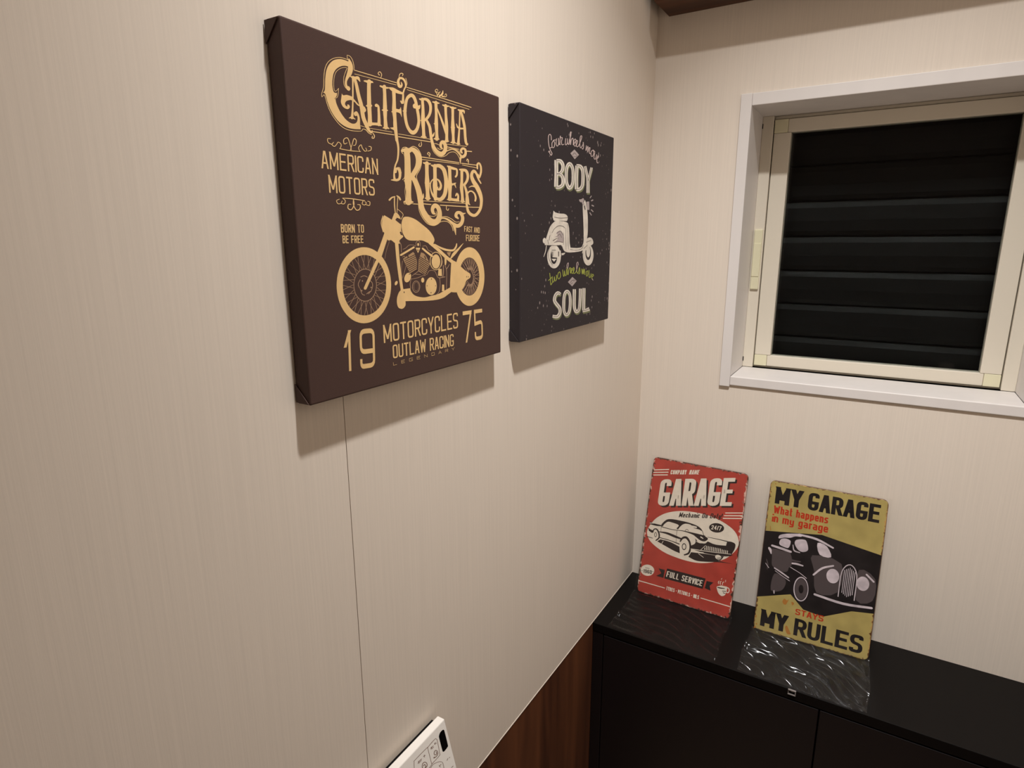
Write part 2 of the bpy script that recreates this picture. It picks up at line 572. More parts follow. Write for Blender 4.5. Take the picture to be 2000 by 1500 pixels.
# shutter outside
for i in range(9):
    z0 = 1.2232 + 0.0675 * i - 0.0675
    bm = bmesh.new()
    prof = [(0.0, 0.0), (-0.004, 0.002), (-0.0075, 0.010), (-0.0085, 0.030), (-0.007, 0.055), (-0.003, 0.0655), (0.0, 0.0675), (0.004, 0.0675), (0.004, 0.0)]
    a_ = [bm.verts.new((0.176, YI + 0.052 + p[0], z0 + p[1])) for p in prof]
    b_ = [bm.verts.new((0.644, YI + 0.052 + p[0], z0 + p[1])) for p in prof]
    n_ = len(prof)
    for j in range(n_):
        bm.faces.new((a_[j], a_[(j + 1) % n_], b_[(j + 1) % n_], b_[j]))
    bm.faces.new(a_[::-1])
    bm.faces.new(b_)
    bmesh.ops.recalc_face_normals(bm, faces=bm.faces)
    mesh_obj('shutter_slat', bm, M_slat, win)

# ------------------------------------------------------------------ ceiling lamp
bm = bmesh.new()
N_ = 40
prof = [(0.036, CEIL - 0.010), (0.040, CEIL - 0.012), (0.050, CEIL - 0.004), (0.050, CEIL), (0.036, CEIL)]
rings = []
for r, z in prof:
    rings.append([bm.verts.new((LX + r * math.cos(2 * math.pi * i / N_), LY + r * math.sin(2 * math.pi * i / N_), z)) for i in range(N_)])
for a_, b_ in zip(rings, rings[1:] + rings[:1]):
    for i in range(N_):
        bm.faces.new((a_[i], a_[(i + 1) % N_], b_[(i + 1) % N_], b_[i]))
bmesh.ops.recalc_face_normals(bm, faces=bm.faces)
dl = thing(empty('ceiling_downlight', (LX, LY, CEIL)), 'small round downlight set in the ceiling', 'lamp')
mesh_obj('trim_ring', bm, M_white, dl, True)
bm = bmesh.new()
bmesh.ops.create_circle(bm, cap_ends=True, segments=40, radius=0.036, matrix=Matrix.Translation((LX, LY, CEIL - 0.004)))
mesh_obj('lens', bm, M_lens, dl)

# ------------------------------------------------------------------ wooden shelf box over the window
sh = thing(empty('wall_shelf', (0.41, YC, 1.8913)), 'dark wooden box shelf high on the wall above the window', 'shelf')
SX0, SX1, SY0 = 0.0215, RW - 0.0215, 1.1372
box('bottom_board', (SX0, SY0, 1.8913), (SX1, YC, 1.9063), M_beam, sh, 0.0008)
box('front_board', (SX0, SY0, 1.9063), (SX1, SY0 + 0.014, 1.9900), M_beam, sh, 0.0008)
for x in (SX0, SX1 - 0.014):
    box('end_board', (x, SY0 + 0.014, 1.9063), (x + 0.014, YC, 1.9900), M_beam, sh, 0.0008)
box('top_board', (SX0 + 0.014, SY0 + 0.014, 1.9780), (SX1 - 0.014, YC, 1.9900), M_beam, sh)

# ------------------------------------------------------------------ black cabinet
cab = thing(empty('low_cabinet', (0.41, 1.11, 0)), 'long black low cabinet against the back wall', 'cabinet')
CY = 1.0001
box('counter_top', (0.0005, CY, ZC - 0.018), (RW - 0.0025, YC - 0.0005, ZC), M_black, cab, 0.001)
box('back_panel', (0.0005, YC - 0.012, 0.0), (RW - 0.0025, YC - 0.0005, ZC - 0.018), M_black_door, cab)
box('side_panel', (0.0005, CY + 0.006, 0.0), (0.016, YC - 0.012, ZC - 0.018), M_black_door, cab)
box('side_panel', (RW - 0.018, CY + 0.006, 0.0), (RW - 0.0025, YC - 0.012, ZC - 0.018), M_black_door, cab)
box('filler_strip', (0.0005, CY + 0.0015, 0.0), (0.022, CY + 0.006, ZC - 0.0195), M_black_door, cab, 0.0006)
box('plinth', (0.016, CY + 0.03, 0.0), (RW - 0.018, CY + 0.04, 0.06), M_black_door, cab)
for x0, x1 in ((0.024, 0.4085), (0.4105, RW - 0.004)):
    box('door', (x0, CY + 0.001, 0.062), (x1, CY + 0.016, ZC - 0.0215), M_black_door, cab, 0.001)
# small catch hanging under the counter edge
bm = bmesh.new()
cx, cz = 0.3662, ZC - 0.0030
add_box(bm, (cx - 0.0062, CY - 0.0030, cz + 0.0022), (cx + 0.0062, CY + 0.0005, cz + 0.0038), 0.0003)
add_box(bm, (cx - 0.0062, CY - 0.0030, cz - 0.0058), (cx + 0.0062, CY + 0.0005, cz - 0.0044), 0.0003)
add_box(bm, (cx + 0.0046, CY - 0.0030, cz - 0.0044), (cx + 0.0062, CY + 0.0005, cz + 0.0022), 0.0003)
add_box(bm, (cx - 0.0062, CY - 0.0018, cz - 0.0044), (cx - 0.0050, CY + 0.0005, cz + 0.0022), 0.0003)
add_box(bm, (cx - 0.0015, CY - 0.0024, cz + 0.0006), (cx + 0.0025, CY + 0.0005, cz + 0.0022), 0.0003)
mesh_obj('door_catch', bm, M_grey_plastic, cab)

# ------------------------------------------------------------------ canvas pictures
def canvas(name, d, y0, y1, z0, z1, m, label, group):
    t = thing(empty(name, (0.0, (y0 + y1) / 2, z0)), label, 'picture', group)
    bm = bmesh.new()
    add_box(bm, (0.0008, y0, z0), (d, y1, z1), 0.0016, 3)
    # the cloth pulls in a little along the near side between its corners
    bmesh.ops.subdivide_edges(bm, edges=[e for e in bm.edges if abs(e.verts[0].co.z - e.verts[1].co.z) > 0.2], cuts=24)
    for v in bm.verts:
        s = (v.co.z - z0) / (z1 - z0)  # backing block coloured black to stand in for shade in the gap
        if v.co.y < y0 + 0.001 and 0.02 < s < 0.98:
            q = min(1.0, (v.co.x) / d)
            v.co.y += 0.0009 * math.sin(math.pi * q) * (0.6 + 0.4 * math.sin(9 * s))
    mesh_obj('wrapped_canvas', bm, m, t)
    for zz, sg in ((z1, -1), (z0, 1)):
        pts = [(0.0012, y0 - 0.0003, zz + sg * 0.0012), (d - 0.0012, y0 - 0.0003, zz + sg * 0.0012), (0.0012, y0 - 0.0003, zz + sg * 0.0175)]
        extrude_poly('folded_corner', pts, (0, -0.0008, 0), m, t, 0.0002)
    return t

# ------------------------------------------------------------------ measured placement of the pictures, signs and remote
C1 = {'d': 0.01758, 'y0': 0.33522, 'y1': 0.63702, 'z0': 1.34675, 'z1': 1.64498}
C2 = {'d': 0.01705, 'y0': 0.68456, 'y1': 0.9869, 'z0': 1.35262, 'z1': 1.64832}
SIGN1 = ((0.03721, 1.15103, 0.74442), (0.99985, -0.01735, 0.0), (0.00402, 0.23196, 0.97272))
SIGN2 = ((0.27824, 1.14379, 0.74442), (0.9998, 0.01978, 0.0), (-0.00383, 0.19347, 0.9811))
REMOTE = ((0.018, 0.5, 0.909), (0.0, 1.0, 0.0), (-0.25955, 0.0, 0.96573))

# ------------------------------------------------------------------ print outlines (delta coded, 0.06 mm)
PRINT_RIDERS = {
    'title': (
        'f1112 4695 -19 2 -20 1 -19 1 -21 0 -23 -1 -24 -2 -24 -4 -25 -6 -27 -8 -29 -11 -27 -12 -26 -14 -22 -16 -21 -17 -19 -19 -18 -19 -15 -20 -13 -20 -12 -21 -10 -22 -9 -25 -7 -27 -6 -27 -'
        '6 -25 -3 -24 -3 -22 -2 -21 -3 -19 -2 -18 -3 -17 -3 -15 -4 -13 -6 -10 -8 -7 -8 -7 -8 -6 33 -8 4 -9 3 -8 4 -9 4 -13 6 -16 5 -19 7 -21 8 -20 8 -19 10 -20 11 -20 12 -19 14 -19 15 -20 1'
        '7 -18 19 -18 21 -18 23 -17 25 -16 26 -14 26 -11 28 -10 28 -8 29 -6 31 -4 31 -2 33 0 34 1 35 2 37 4 38 5 38 5 -2 16 -2 17 -2 17 -1 16 1 17 1 17 2 17 -1 16 -2 17 -4 17 -5 15 -6 14 -7'
        ' 11 -9 10 -10 8 -9 4 -10 2 -10 -2 -10 -4 -9 -5 -9 -5 -8 -8 -7 -8 -2 -7 2 -8 6 -9 7 -7 8 -5 9 0 10 4 10 4 8 0 5 -4 4 -6 3 -9 0 -10 -2 -12 -3 -14 -6 -14 -8 -12 -10 -10 -12 -9 -13 -8 '
        '-15 -5 -16 -4 -17 -2 -19 0 -19 3 -22 5 -23 8 -24 10 -22 11 -20 13 -19 15 -18 15 -17 17 -17 18 -16 19 -15 20 -13 20 -12 21 -10 22 -9 20 -7 16 -4 10 -3 5 -2 4 -2 4 10 8 10 8 9 8 7 9 '
        '6 10 3 12 3 12 3 11 -13 -2 -14 -2 -13 -1 -11 2 -7 5 -6 9 -4 10 -4 12 -2 13 -2 15 -1 15 0 17 2 19 2 20 4 21 5 20 5 19 6 19 8 19 9 18 12 16 12 16 15 15 16 14 19 14 21 13 21 12 21 10 '
        '21 8 21 7 21 5 18 4 16 2 13 0 12 0 13 0;f1112 4695 13 47 11 -8 10 -7 10 -8 9 -9 9 -10 8 -11 6 -11 5 -13 2 -14 0 -16 -1 -17 -4 -17 -6 -17 -9 -19 -10 -18 -11 -17 -13 -14 -15 -12 -14 '
        '-12 -13 -13 -11 -13 -10 -14 -9 -14 -5 -13 -3 -14 0 -13 3 -12 4 -9 6 -4 10 1 10 1 8 -2 7 -4 6 -7 4 -7 2 -7 -3 -9 -6 -9 -7 -8 -8 -5 -9 -2 -10 0 -10 3 -9 3 -7 6 -7 7 -5 9 -5 9 -5 9 -3'
        ' 10 -3 10 -1 12 1 13 2 14 4 15 4 15 6 15 7 15 8 16 7 15 7 15 7 15 6 15 6 15 4 15 4 14 4 15 3 14;r1092 4771 0 -10 -1 -11 0 -10 2 -9 4 -6 6 -5 6 -4 5 -2 2 5 -6 0 -7 1 -10 0 -14 1 -16'
        ' 0 -19 1 -19 -1 -19 -1 -21 -1 -22 -3 -24 -6 -29 -8 -32 -11 -31 -12 -30 -15 -26 -16 -25 -17 -23 -20 -20 -20 -18 -22 -14 -24 -13 -24 -11 -25 -8 -25 -7 -26 -5 -26 -5 -27 -4 -29 -3 -30'
        ' -3 -30 -5 -27 -9 -25 -12 -25 -11 -22 -8 -19 -3 -15 0 -11 0 -9 8 -11 44 40 -2 -8 4 -8 5 -9 5 -13 5 -16 6 -21 6 -21 8 -22 10 -21 10 -22 13 -21 14 -21 15 -20 17 -19 18 -18 20 -18 22 '
        '-19 23 -18 25 -18 25 -14 27 -13 27 -10 28 -8 31 -6 34 -3 35 -1 37 0 36 2 39 3 42 4 38 6 30 7 19 9 8 11 3 8 4 3 11 2 15 1 15 -2 14 -3 13 -6 12 -10 14 -10 14 -8 16 -5 16 -4 16 -3 16 '
        '-3|1099 4773 1 -10 0 -10 1 -10 2 -7 4 -6 5 -4 6 -4 7 -6 -14 -4 -5 0 -7 0 -10 1 -14 0 -17 0 -18 0 -19 0 -19 -1 -19 -2 -21 -2 -24 -5 -27 -8 -31 -11 -31 -12 -28 -14 -25 -15 -24 -17 -2'
        '2 -18 -19 -20 -16 -21 -15 -22 -12 -24 -10 -24 -9 -25 -6 -25 -6 -26 -5 -27 -3 -29 -3 -30 -3 -30 -6 -28 -9 -26 -12 -25 -12 -22 -8 -18 -3 -14 0 -11 1 -9 -7 -9 44 41 12 -9 5 -7 5 -10 6'
        ' -12 5 -18 6 -20 6 -21 8 -21 9 -21 11 -22 12 -21 14 -21 15 -19 17 -19 18 -18 19 -18 22 -18 23 -19 24 -17 26 -14 25 -12 27 -10 28 -8 29 -5 33 -4 35 -1 36 1 36 1 38 3 41 5 37 5 28 6 '
        '13 7 4 7 4 9 11 8 16 4 18 1 17 -1 18 -3 15 -7 13 -10 13 -10 13 -8 14 -5 15 -3 15 -4 16 -3;r1091 4771 1 -2 2 -1 15 1 14 1 14 -1 12 -3 12 -6 11 -10 10 -11 9 -13 7 -15 6 -17 4 -18 3 -'
        '15 0 -13 -1 -12 -2 -11 -1 -12 0 -2 3 -1|1092 4773 2 1 3 1 15 1 15 1 15 0 15 -4 13 -7 11 -10 11 -12 9 -13 7 -15 6 -18 5 -18 2 -16 1 -14 -1 -12 -2 -11 -2 -12 -1 -3 -3 -1;r902 4313 -3'
        ' 0 -2 -2 -13 -12 -14 -14 -12 -11 -10 -6 -8 -2 -6 0 -6 3 -4 8 -4 12 -2 16 0 20 1 19 2 21 4 23 4 22 7 22 7 20 9 20 10 19 13 17 15 16 17 14 19 13 19 12 19 11 21 9 21 8 18 6 16 4 15 2 '
        '14 2 11 3 -11 -16 -11 -18 -11 -18 -10 -18 -9 -17 -9 -17 -8 -17 -6 -19 -4 -22 -2 -23 -1 -23 3 -20 5 -15 9 -11 10 -9 9 -10 2 -1 3 0|903 4312 1 -1 -1 -2 -13 -13 -14 -13 -13 -12 -12 -8'
        ' -12 -4 -10 1 -8 5 -6 8 -4 13 -1 17 -1 19 1 20 2 21 4 23 5 23 6 22 8 21 9 20 10 20 13 18 16 16 19 16 19 13 20 13 20 11 22 9 21 9 20 6 17 5 16 2 14 1 18 0 -12 -20 -11 -18 -10 -18 -1'
        '0 -17 -10 -17 -9 -17 -7 -17 -6 -18 -4 -21 -2 -23 0 -23 2 -19 5 -13 8 -11 10 -9 9 -11 1 -2 -2 -2;r899 4313 -2 -2 -1 -2 -3 -17 -3 -18 -3 -17 -4 -16 -5 -15 -5 -13 -6 -12 -6 -10 -7 -5 '
        '-11 -4 -11 -7 -7 -11 -1 -18 3 -21 6 -22 7 -20 9 -17 10 -14 12 -15 11 -14 2 -1 3 0|901 4313 2 -1 1 -1 -3 -18 -3 -18 -3 -17 -3 -16 -5 -15 -5 -14 -6 -13 -8 -11 -10 -8 -12 -5 -8 -4 -4 '
        '-7 -1 -16 3 -21 6 -22 7 -19 8 -16 11 -15 11 -14 11 -15 0 -2 -1 -2;r1180 4526 -12 -8 -5 -9 -1 -27 0 -25 -1 -28 -2 -33 -3 -40 -4 -47 -4 -48 -4 -43 -5 -39 -4 -35 -5 -34 -5 -32 -7 -30 '
        '-7 -28 -8 -27 -8 -28 4 -12 13 -5|1190 4528 11 -3 3 -8 -4 -27 -4 -26 -5 -29 -4 -33 -4 -41 -3 -47 -4 -47 -4 -44 -3 -39 -4 -35 -4 -34 -3 -32 -2 -30 -2 -28 -2 -27 -2 -27 -8 -13 -16 -8;'
        'r1060 3953 3 -2 5 1 15 3 14 2 11 2 7 0 11 0 16 -1 18 -2 18 -1 3 -1 4 2|1059 3955 2 3 4 3 12 7 13 8 16 8 20 4 19 -3 14 -7 13 -8 13 -7 2 -2 0 -3;r1199 4522 -11 -10 -1 -11 6 -20 6 -18'
        ' 6 -20 7 -25 7 -30 7 -35 7 -37 9 -37 10 -35 11 -35 11 -35 9 -34 7 -36 5 -38 5 -37 8 -33 12 -28 13 -23 13 -19 14 -18 14 -18 16 -19 16 -18 17 -14 18 -11 20 -8 18 -5 19 0 21 11 4 11 1'
        ' 9 0 8 -1 5 -5 2|1211 4527 14 0 9 -7 9 -18 9 -18 10 -20 9 -24 10 -31 9 -35 9 -37 10 -35 12 -34 14 -33 13 -35 11 -36 8 -38 5 -39 5 -36 7 -31 10 -23 12 -19 12 -19 13 -19 10 -21 10 -2'
        '1 9 -19 9 -14 10 -11 11 -9 10 -5 3 -3 -9 -5 2 3 2 9 4 8 3 6 7 3;r1132 4510 0 -5 5 -2 15 -6 15 -6 18 -5 22 -2 25 4 21 7 10 3 0 2 5 0 13 -5 14 -8 15 -8 4 -2 5 1|1135 4514 6 3 7 1 20 '
        '1 20 0 17 1 13 2 9 4 15 7 23 8 30 1 18 -11 6 -15 3 -15 3 -14 1 -3 -3 -4;r1296 4150 1 3 -3 2 -9 4 -9 4 -8 5 -9 4 -8 5 -10 6 -10 7 -11 7 -11 8 -12 8 -12 8 -11 8 -12 2 -13 -4|1295 414'
        '8 -4 -1 -4 0 -12 1 -11 2 -12 2 -12 4 -11 5 -9 7 -10 7 -10 7 -13 5 -14 6 -15 5 -14 6 -6 7 3 9;r1323 4150 -16 -19 3 -18 4 -6 5 -5 4 -6 4 -5 19 -11 28 3|1343 4160 28 3 19 -11 4 -5 4 -'
        '6 5 -5 4 -6 3 -18 -16 -20;f1155 4246 -19 5 -29 3 -30 1 -26 0 -20 -4 -19 -6 -17 -5 -14 -3 -9 2 -7 5 -5 6 -5 6 -4 -15 -4 -15 -4 -15 -4 -15 -4 -15 -4 -14 -4 -14 0 -14 4 -14 7 -14 9 -1'
        '2 10 -10 12 -8 15 -6 15 -4 13 -2 13 -1 12 0 12 1 10 4 10 6 10 8 8 9 5 8 0 8 -4 8 -6 7 -6 5 -8 1 -10 -1 -9 -3 -6 -3 -1 -5 3 -5 3 -6 0 -4 -6 -1 -9 -1 -10 2 -7 3 -6 5 -4 6 -3 8 0 9 4 '
        '8 6 9 9 10 11 8 15 8 19 7 20 7 18 5 15 2 16 -1 13 1 9 3 6 9 2 12 -1 12;r1496 4547 -23 -14 -10 -18 -2 -19 -2 -18 -3 -22 -3 -34 -4 -50 -5 -63 -5 -65 -3 -56 0 -45 2 -38 2 -34 0 -32 -2'
        ' -30 -3 -27 -4 -26 -3 -27 8 -18 24 -7|1515 4550 21 -5 5 -16 -3 -20 -3 -18 -3 -21 -3 -33 -2 -50 -2 -62 -1 -65 -2 -55 -1 -44 -1 -39 0 -35 0 -33 -1 -31 1 -28 0 -25 0 -27 -11 -21 -26 -'
        '15;r1392 4503 3 -5 9 -1 11 -1 11 0 11 0 9 -1 7 -2 10 -4 13 -3 20 0 22 6 17 8 12 7 6 3 2 2 3 1 7 0 8 0 6 0 7 3|1393 4508 7 6 10 3 12 3 12 2 14 3 14 1 15 1 14 0 10 1 4 0 6 1 12 3 16 '
        '4 17 3 15 -1 8 -4 4 -4 3 -4 4 -2 -1 -5;r1409 4176 2 -2 4 0 17 -7 18 -7 18 -6 14 -2 10 3 8 7 6 9 7 8 16 6 10 11|1409 4178 3 3 4 1 19 14 19 14 19 12 15 7 10 1 6 -5 6 -7 5 -6 17 0 8 -'
        '8;r1409 3913 8 -4 13 1 18 4 19 3 16 3 16 3 17 3 17 4 19 3 20 4 20 2 19 1 17 2 16 1 14 1 17 1 19 1 19 0 6 1 6 2|1407 3919 4 8 11 7 17 7 17 9 18 8 21 6 21 5 21 2 21 2 19 2 20 3 21 3 '
        '22 3 22 0 20 -4 15 -7 13 -8 12 -7 5 -2 0 -4;r1673 3940 19 11 8 15 1 25 1 24 0 25 0 25 0 27 -1 28 -1 26 -1 22 -1 17 -1 14 -2 12 -5 12 -11 10 -14 5 -11 3 -8 4 -23 -3 -20 -12|1655 393'
        '7 -18 5 -6 14 4 25 3 25 4 24 2 25 2 27 2 27 1 26 0 22 1 18 1 13 -1 9 -3 5 -3 0 -5 -2 -11 -2 -13 -1 -17 7 -3 15;r1808 4536 -20 -13 -7 -17 1 -23 2 -22 1 -25 0 -34 -4 -50 -5 -61 -6 -6'
        '2 -3 -51 0 -38 2 -28 3 -26 1 -28 -1 -30 -2 -31 -2 -31 -2 -31 9 -16 25 -6|1827 4541 21 -4 8 -13 -1 -24 0 -22 0 -26 0 -35 0 -50 1 -61 1 -61 -1 -51 -3 -38 -4 -30 -4 -27 -2 -28 2 -30 3'
        ' -29 4 -30 3 -30 -8 -20 -25 -15;r1717 4503 2 -7 8 -3 20 -3 20 -3 21 -2 22 -1 24 3 23 4 21 5 22 5 11 4 8 7|1721 4508 9 6 12 2 21 0 22 0 20 0 19 1 18 1 20 1 20 2 22 2 10 0 6 -5;r1745'
        ' 3922 7 -3 9 1 15 3 14 2 11 1 7 0 11 1 14 0 17 1 18 0 10 1 8 4|1743 3927 4 6 8 5 13 6 12 7 17 7 20 4 20 -1 16 -4 14 -5 14 -5 8 -3 1 -6;r1739 4174 3 -2 5 -1 14 -4 14 -6 14 -4 14 -1 '
        '15 4 17 8 17 10 18 8 5 2 4 3|1739 4177 4 3 5 2 16 9 17 10 16 9 17 5 16 -1 15 -5 13 -6 14 -6 5 -1 2 -2;r1917 4517 1 -7 8 -3 13 -6 12 -6 13 -6 18 -5 23 -4 28 -3 30 -2 29 -1 29 0 30 1'
        ' 26 2 20 2 14 1 9 2 6 1 7 2 12 3 10 7|1921 4523 10 6 12 1 19 3 18 2 20 3 22 0 25 -2 26 -4 27 -5 25 -4 24 -2 25 -3 23 -2 19 -2 11 -1 6 -2 4 -1 6 -1 11 -2 3 -6;r2233 4484 12 5 8 8 8 '
        '17 9 18 8 17 9 15 9 13 10 12 11 14 7 15 3 17 -1 18 -3 17 -6 14 -9 13 -12 12 -15 9 -17 7 -21 3 -24 0 -25 -3 -27 -10 -22 -14 -16 -17 -13 -18 -9 -18 -2 -19 1 -19 5 -17 7 -14 13 -11 18'
        ' -5 22 0 25 7 19 13 11 14 7 13 3 13 -3 11 -7 8 -8 7 -7 7 -4 2 -5 -1|2224 4484 -7 5 0 8 10 17 9 18 9 17 10 17 11 15 11 12 9 11 4 10 0 13 -2 14 -5 14 -7 12 -9 9 -10 9 -12 6 -11 3 -13'
        ' 2 -14 0 -13 -2 -6 -2 -5 -5 -9 -9 -7 -12 -4 -11 1 -11 5 -14 6 -13 6 -8 3 -3 2 -1 -1 -1 -7 -3 -1 -2 8 5 8 7 6 7 2 5 -1 8 -3 9 -3 9 0 3 4 4;r2233 4509 -11 -7 -4 -9 -2 -15 -1 -15 -1 -'
        '16 -3 -16 -5 -20 -6 -22 -7 -18 1 -2 30 9 -7 0 -17 4 -17 3 -7 1 -9 -2|2244 4511 10 -3 4 -7 0 -15 0 -15 0 -16 -1 -16 1 -20 1 -22 -2 -21 -12 -23 -49 -13 -17 10 -8 11 -7 10 -4 4 3 5;r2'
        '016 4527 -22 -14 -8 -17 0 -36 1 -35 1 -36 -1 -35 -4 -35 -6 -37 -6 -36 -2 -35 2 -33 5 -31 6 -29 3 -27 0 -23 -2 -21 -2 -21 0 -24 2 -25 4 -26 5 -26 5 -27 4 -27 5 -29 4 -28 4 -29 8 -11'
        ' 19 -4|2036 4532 22 -4 8 -15 -1 -36 -1 -36 -1 -36 -1 -36 0 -37 -1 -35 0 -35 0 -33 0 -32 0 -31 0 -31 0 -28 1 -25 1 -22 1 -19 1 -22 1 -24 1 -26 2 -28 1 -27 2 -28 3 -29 2 -29 3 -30 -5'
        ' -14 -17 -11;r1949 4186 2 -2 5 0 14 -5 13 -4 14 -5 14 -5 34 12 20 22|1949 4189 3 2 4 2 15 9 15 10 15 9 14 10 33 -1 18 -15;r1909 3949 2 -3 6 -1 19 -4 19 -4 19 -4 19 -4 25 5 17 13|19'
        '10 3953 5 3 6 1 23 5 22 5 22 5 23 5 21 -5 8 -13;f2057 4247 15 3 21 0 23 0 18 4 12 7 10 10 7 11 9 11 3 -15 4 -14 3 -16 2 -17 0 -20 0 -22 0 -23 0 -22 -9 14 -8 15 -9 13 -14 10 -21 5 -'
        '27 0 -25 0 -17 4 -8 9 -1 12 4 12;r2157 4704 4 2 2 3 5 12 4 13 4 11 6 9 7 7 7 6 9 4 7 3 9 2 11 1 9 -1 3 0 1 -3 -3 -6 -5 -9 -4 -8 0 -3 3 -2|2154 4704 -3 1 0 2 3 12 3 13 4 12 6 11 8 1'
        '0 11 9 11 6 13 6 14 3 15 1 13 -1 11 -4 0 -9 -5 -9 -6 -9 -5 -8 -3 -3 -5 -2;r2312 4735 -3 -3 0 -2 6 -17 8 -17 6 -16 3 -15 -1 -12 -4 -11 -6 -11 -5 -12 0 -2 3 -2|2315 4736 3 0 2 -2 8 -'
        '16 8 -17 7 -17 3 -15 -1 -15 -6 -12 -6 -11 -6 -12 -2 -2 -4 -2;r2024 3904 -16 -11 -4 -13 4 -20 3 -19 4 -20 5 -21 7 -21 7 -22 8 -21 5 -21 3 -21 2 -20 0 -22 -2 -24 -3 -29 -5 -32 -7 -31'
        ' -9 -29 -12 -24 -16 -23 -17 -24 -14 -25 -11 -28 -9 -29 -8 -28 -5 -27 -4 -26 -2 -27 1 -24 5 -21 16 -14 25 -6 23 0 18 3 19 5 22 7 23 13 17 17 11 22 8 23 4 25 0 22 -5 20 -9 19 -12 16 '
        '-16 13 -23 7 -25 0 -25 -6 -22 -11 -12 -16 -5 -15 -2 -14 -3 -12 2 -11 13 -6|2039 3907 18 -3 8 -10 3 -20 2 -20 3 -20 3 -20 5 -21 5 -22 5 -23 3 -23 2 -22 1 -22 -1 -23 -3 -26 -5 -30 -6'
        ' -32 -9 -34 -10 -31 -15 -27 -18 -24 -16 -23 -13 -23 -11 -26 -8 -27 -7 -28 -3 -25 -1 -25 2 -25 4 -21 6 -13 4 -2 2 1 8 1 11 2 12 3 11 3 8 4 6 7 6 13 5 20 2 20 -1 18 -3 15 -6 15 -7 12'
        ' -6 6 -2 1 -4 0 -4 -1 0 0 -1 -2 -4 -9 -3 -13 -4 -13 -9 -11 -15 -6;r1871 3189 3 -3 6 -1 15 0 14 -1 13 -1 12 -1 13 0 14 0 16 -1 16 0 8 1 6 3|1871 3192 3 4 6 1 15 4 15 4 16 4 17 1 17 '
        '-2 14 -3 14 -5 13 -4 7 -2 1 -5;r2123 3312 2 2 1 3 -6 20 -5 22 -7 19 -9 14 -15 7 -18 0 -16 -2 -15 -2 -4 -1 -3 -2|2120 3312 -4 0 -2 2 -6 21 -5 21 -6 19 -8 12 -11 5 -12 -1 -16 -2 -16 '
        '-1 -4 0 -2 2;r2405 4529 -31 -16 -29 -20 -28 -24 -22 -28 -18 -33 -15 -36 -13 -36 -9 -34 -7 -28 -4 -28 -2 -27 1 -30 5 -35 8 -37 10 -37 13 -33 14 -28 17 -24 19 -20 20 -17 22 -15 26 -1'
        '1 34 -6 42 4 39 16 30 20 24 23 21 25 18 28 15 30 12 31 9 30 4 28 0 27 -2 26 -3 26 -5 27 -7 27 -7 27 -8 26 -7 27 -7 29 -8 27 -9 24 -11 20 -12 18 -14 16 -16 13 -18 9 -23 8 -33 0 -35 '
        '-9|2429 4482 -14 -5 -21 -10 -21 -14 -18 -18 -14 -26 -12 -32 -9 -35 -8 -32 -6 -28 -4 -25 -2 -24 1 -28 4 -33 5 -37 9 -36 10 -30 14 -24 17 -20 18 -17 18 -11 18 -7 17 -2 10 1 2 1 6 1 1'
        '6 7 19 13 19 16 16 21 15 26 13 27 9 26 4 24 0 23 -3 24 -3 25 -5 26 -6 26 -7 26 -7 27 -8 27 -7 27 -8 25 -10 22 -10 17 -11 15 -12 11 -11 7 -12 4 -8 1 -1 -1 -2 -1;f2460 4367 7 10 11 1'
        '1 14 9 15 5 17 -1 19 -6 19 -6 19 -3 18 3 18 6 17 8 17 6 -3 -15 -2 -16 -4 -15 -8 -13 -15 -12 -20 -9 -20 -8 -17 -4 -11 0 -9 4 -8 5 -9 3 -12 0 -14 -1 -13 -1 -10 3 -8 6 -6 10 -3 11;r22'
        '07 4240 2 -1 2 0 13 -4 12 -4 12 -4 13 -4 28 10 17 18|2207 4242 2 1 3 1 13 8 13 9 13 8 13 8 28 0 15 -13;r2693 4522 -18 -11 -6 -15 2 -34 2 -34 2 -35 0 -37 -5 -43 -7 -46 -7 -47 -4 -44'
        ' 2 -40 5 -38 6 -36 4 -33 0 -29 -1 -26 -2 -24 -2 -25 10 -16 26 -5|2710 4526 20 -3 7 -11 3 -35 2 -34 3 -35 2 -39 2 -42 2 -46 1 -45 1 -43 -2 -40 -3 -39 -3 -38 -1 -33 2 -29 3 -26 4 -23'
        ' 3 -24 -8 -19 -25 -14;r2619 4490 2 -6 9 -3 8 -2 9 -2 13 -1 19 1 24 4 25 7 23 5 18 2 13 0 12 -1 11 -2 11 -4 12 -7 13 -8 11 -10 8 -12 7 -13 5 -16 2 -17 0 -18 -3 -19 -6 -20 -8 -20 -10'
        ' -19 -14 -18 -18 -19 -19 -18 -17 -16 -14 -11 -13 -10 -16 -10 -16 -11 -11 -11 0 -11|2622 4495 9 6 11 2 11 1 9 2 8 1 10 3 17 5 24 8 28 8 29 6 26 2 24 0 23 -3 21 -6 19 -9 17 -12 15 -1'
        '4 11 -16 8 -19 4 -20 1 -21 -2 -22 -4 -22 -6 -23 -10 -24 -13 -23 -17 -24 -21 -22 -22 -21 -21 -18 -21 -15 -21 -12 -18 -9 -18 -9 -18 -7 -18 1;r2633 3917 7 -3 11 2 16 2 16 3 11 1 9 1 1'
        '0 0 14 0 18 0 18 0 9 0 9 4|2631 3922 3 6 9 5 14 6 14 7 19 7 22 4 21 -1 17 -5 13 -6 14 -5 7 -3 0 -6;r2777 4210 -10 -11 3 -11 17 -21 17 -21 16 -21 12 -20 8 -23 5 -25 3 -26 5 -24 4 -2'
        '2 3 -20 4 -20 5 -23 8 -26 9 -29 10 -28 13 -27 15 -24 18 -23 21 -21 25 -19 30 -17 37 -16 43 -12 57 -2 59 16 42 24 31 26 23 27 16 27 9 29 3 27 -4 26 -14 23 -20 20 -25 16 -36 10 -50 -'
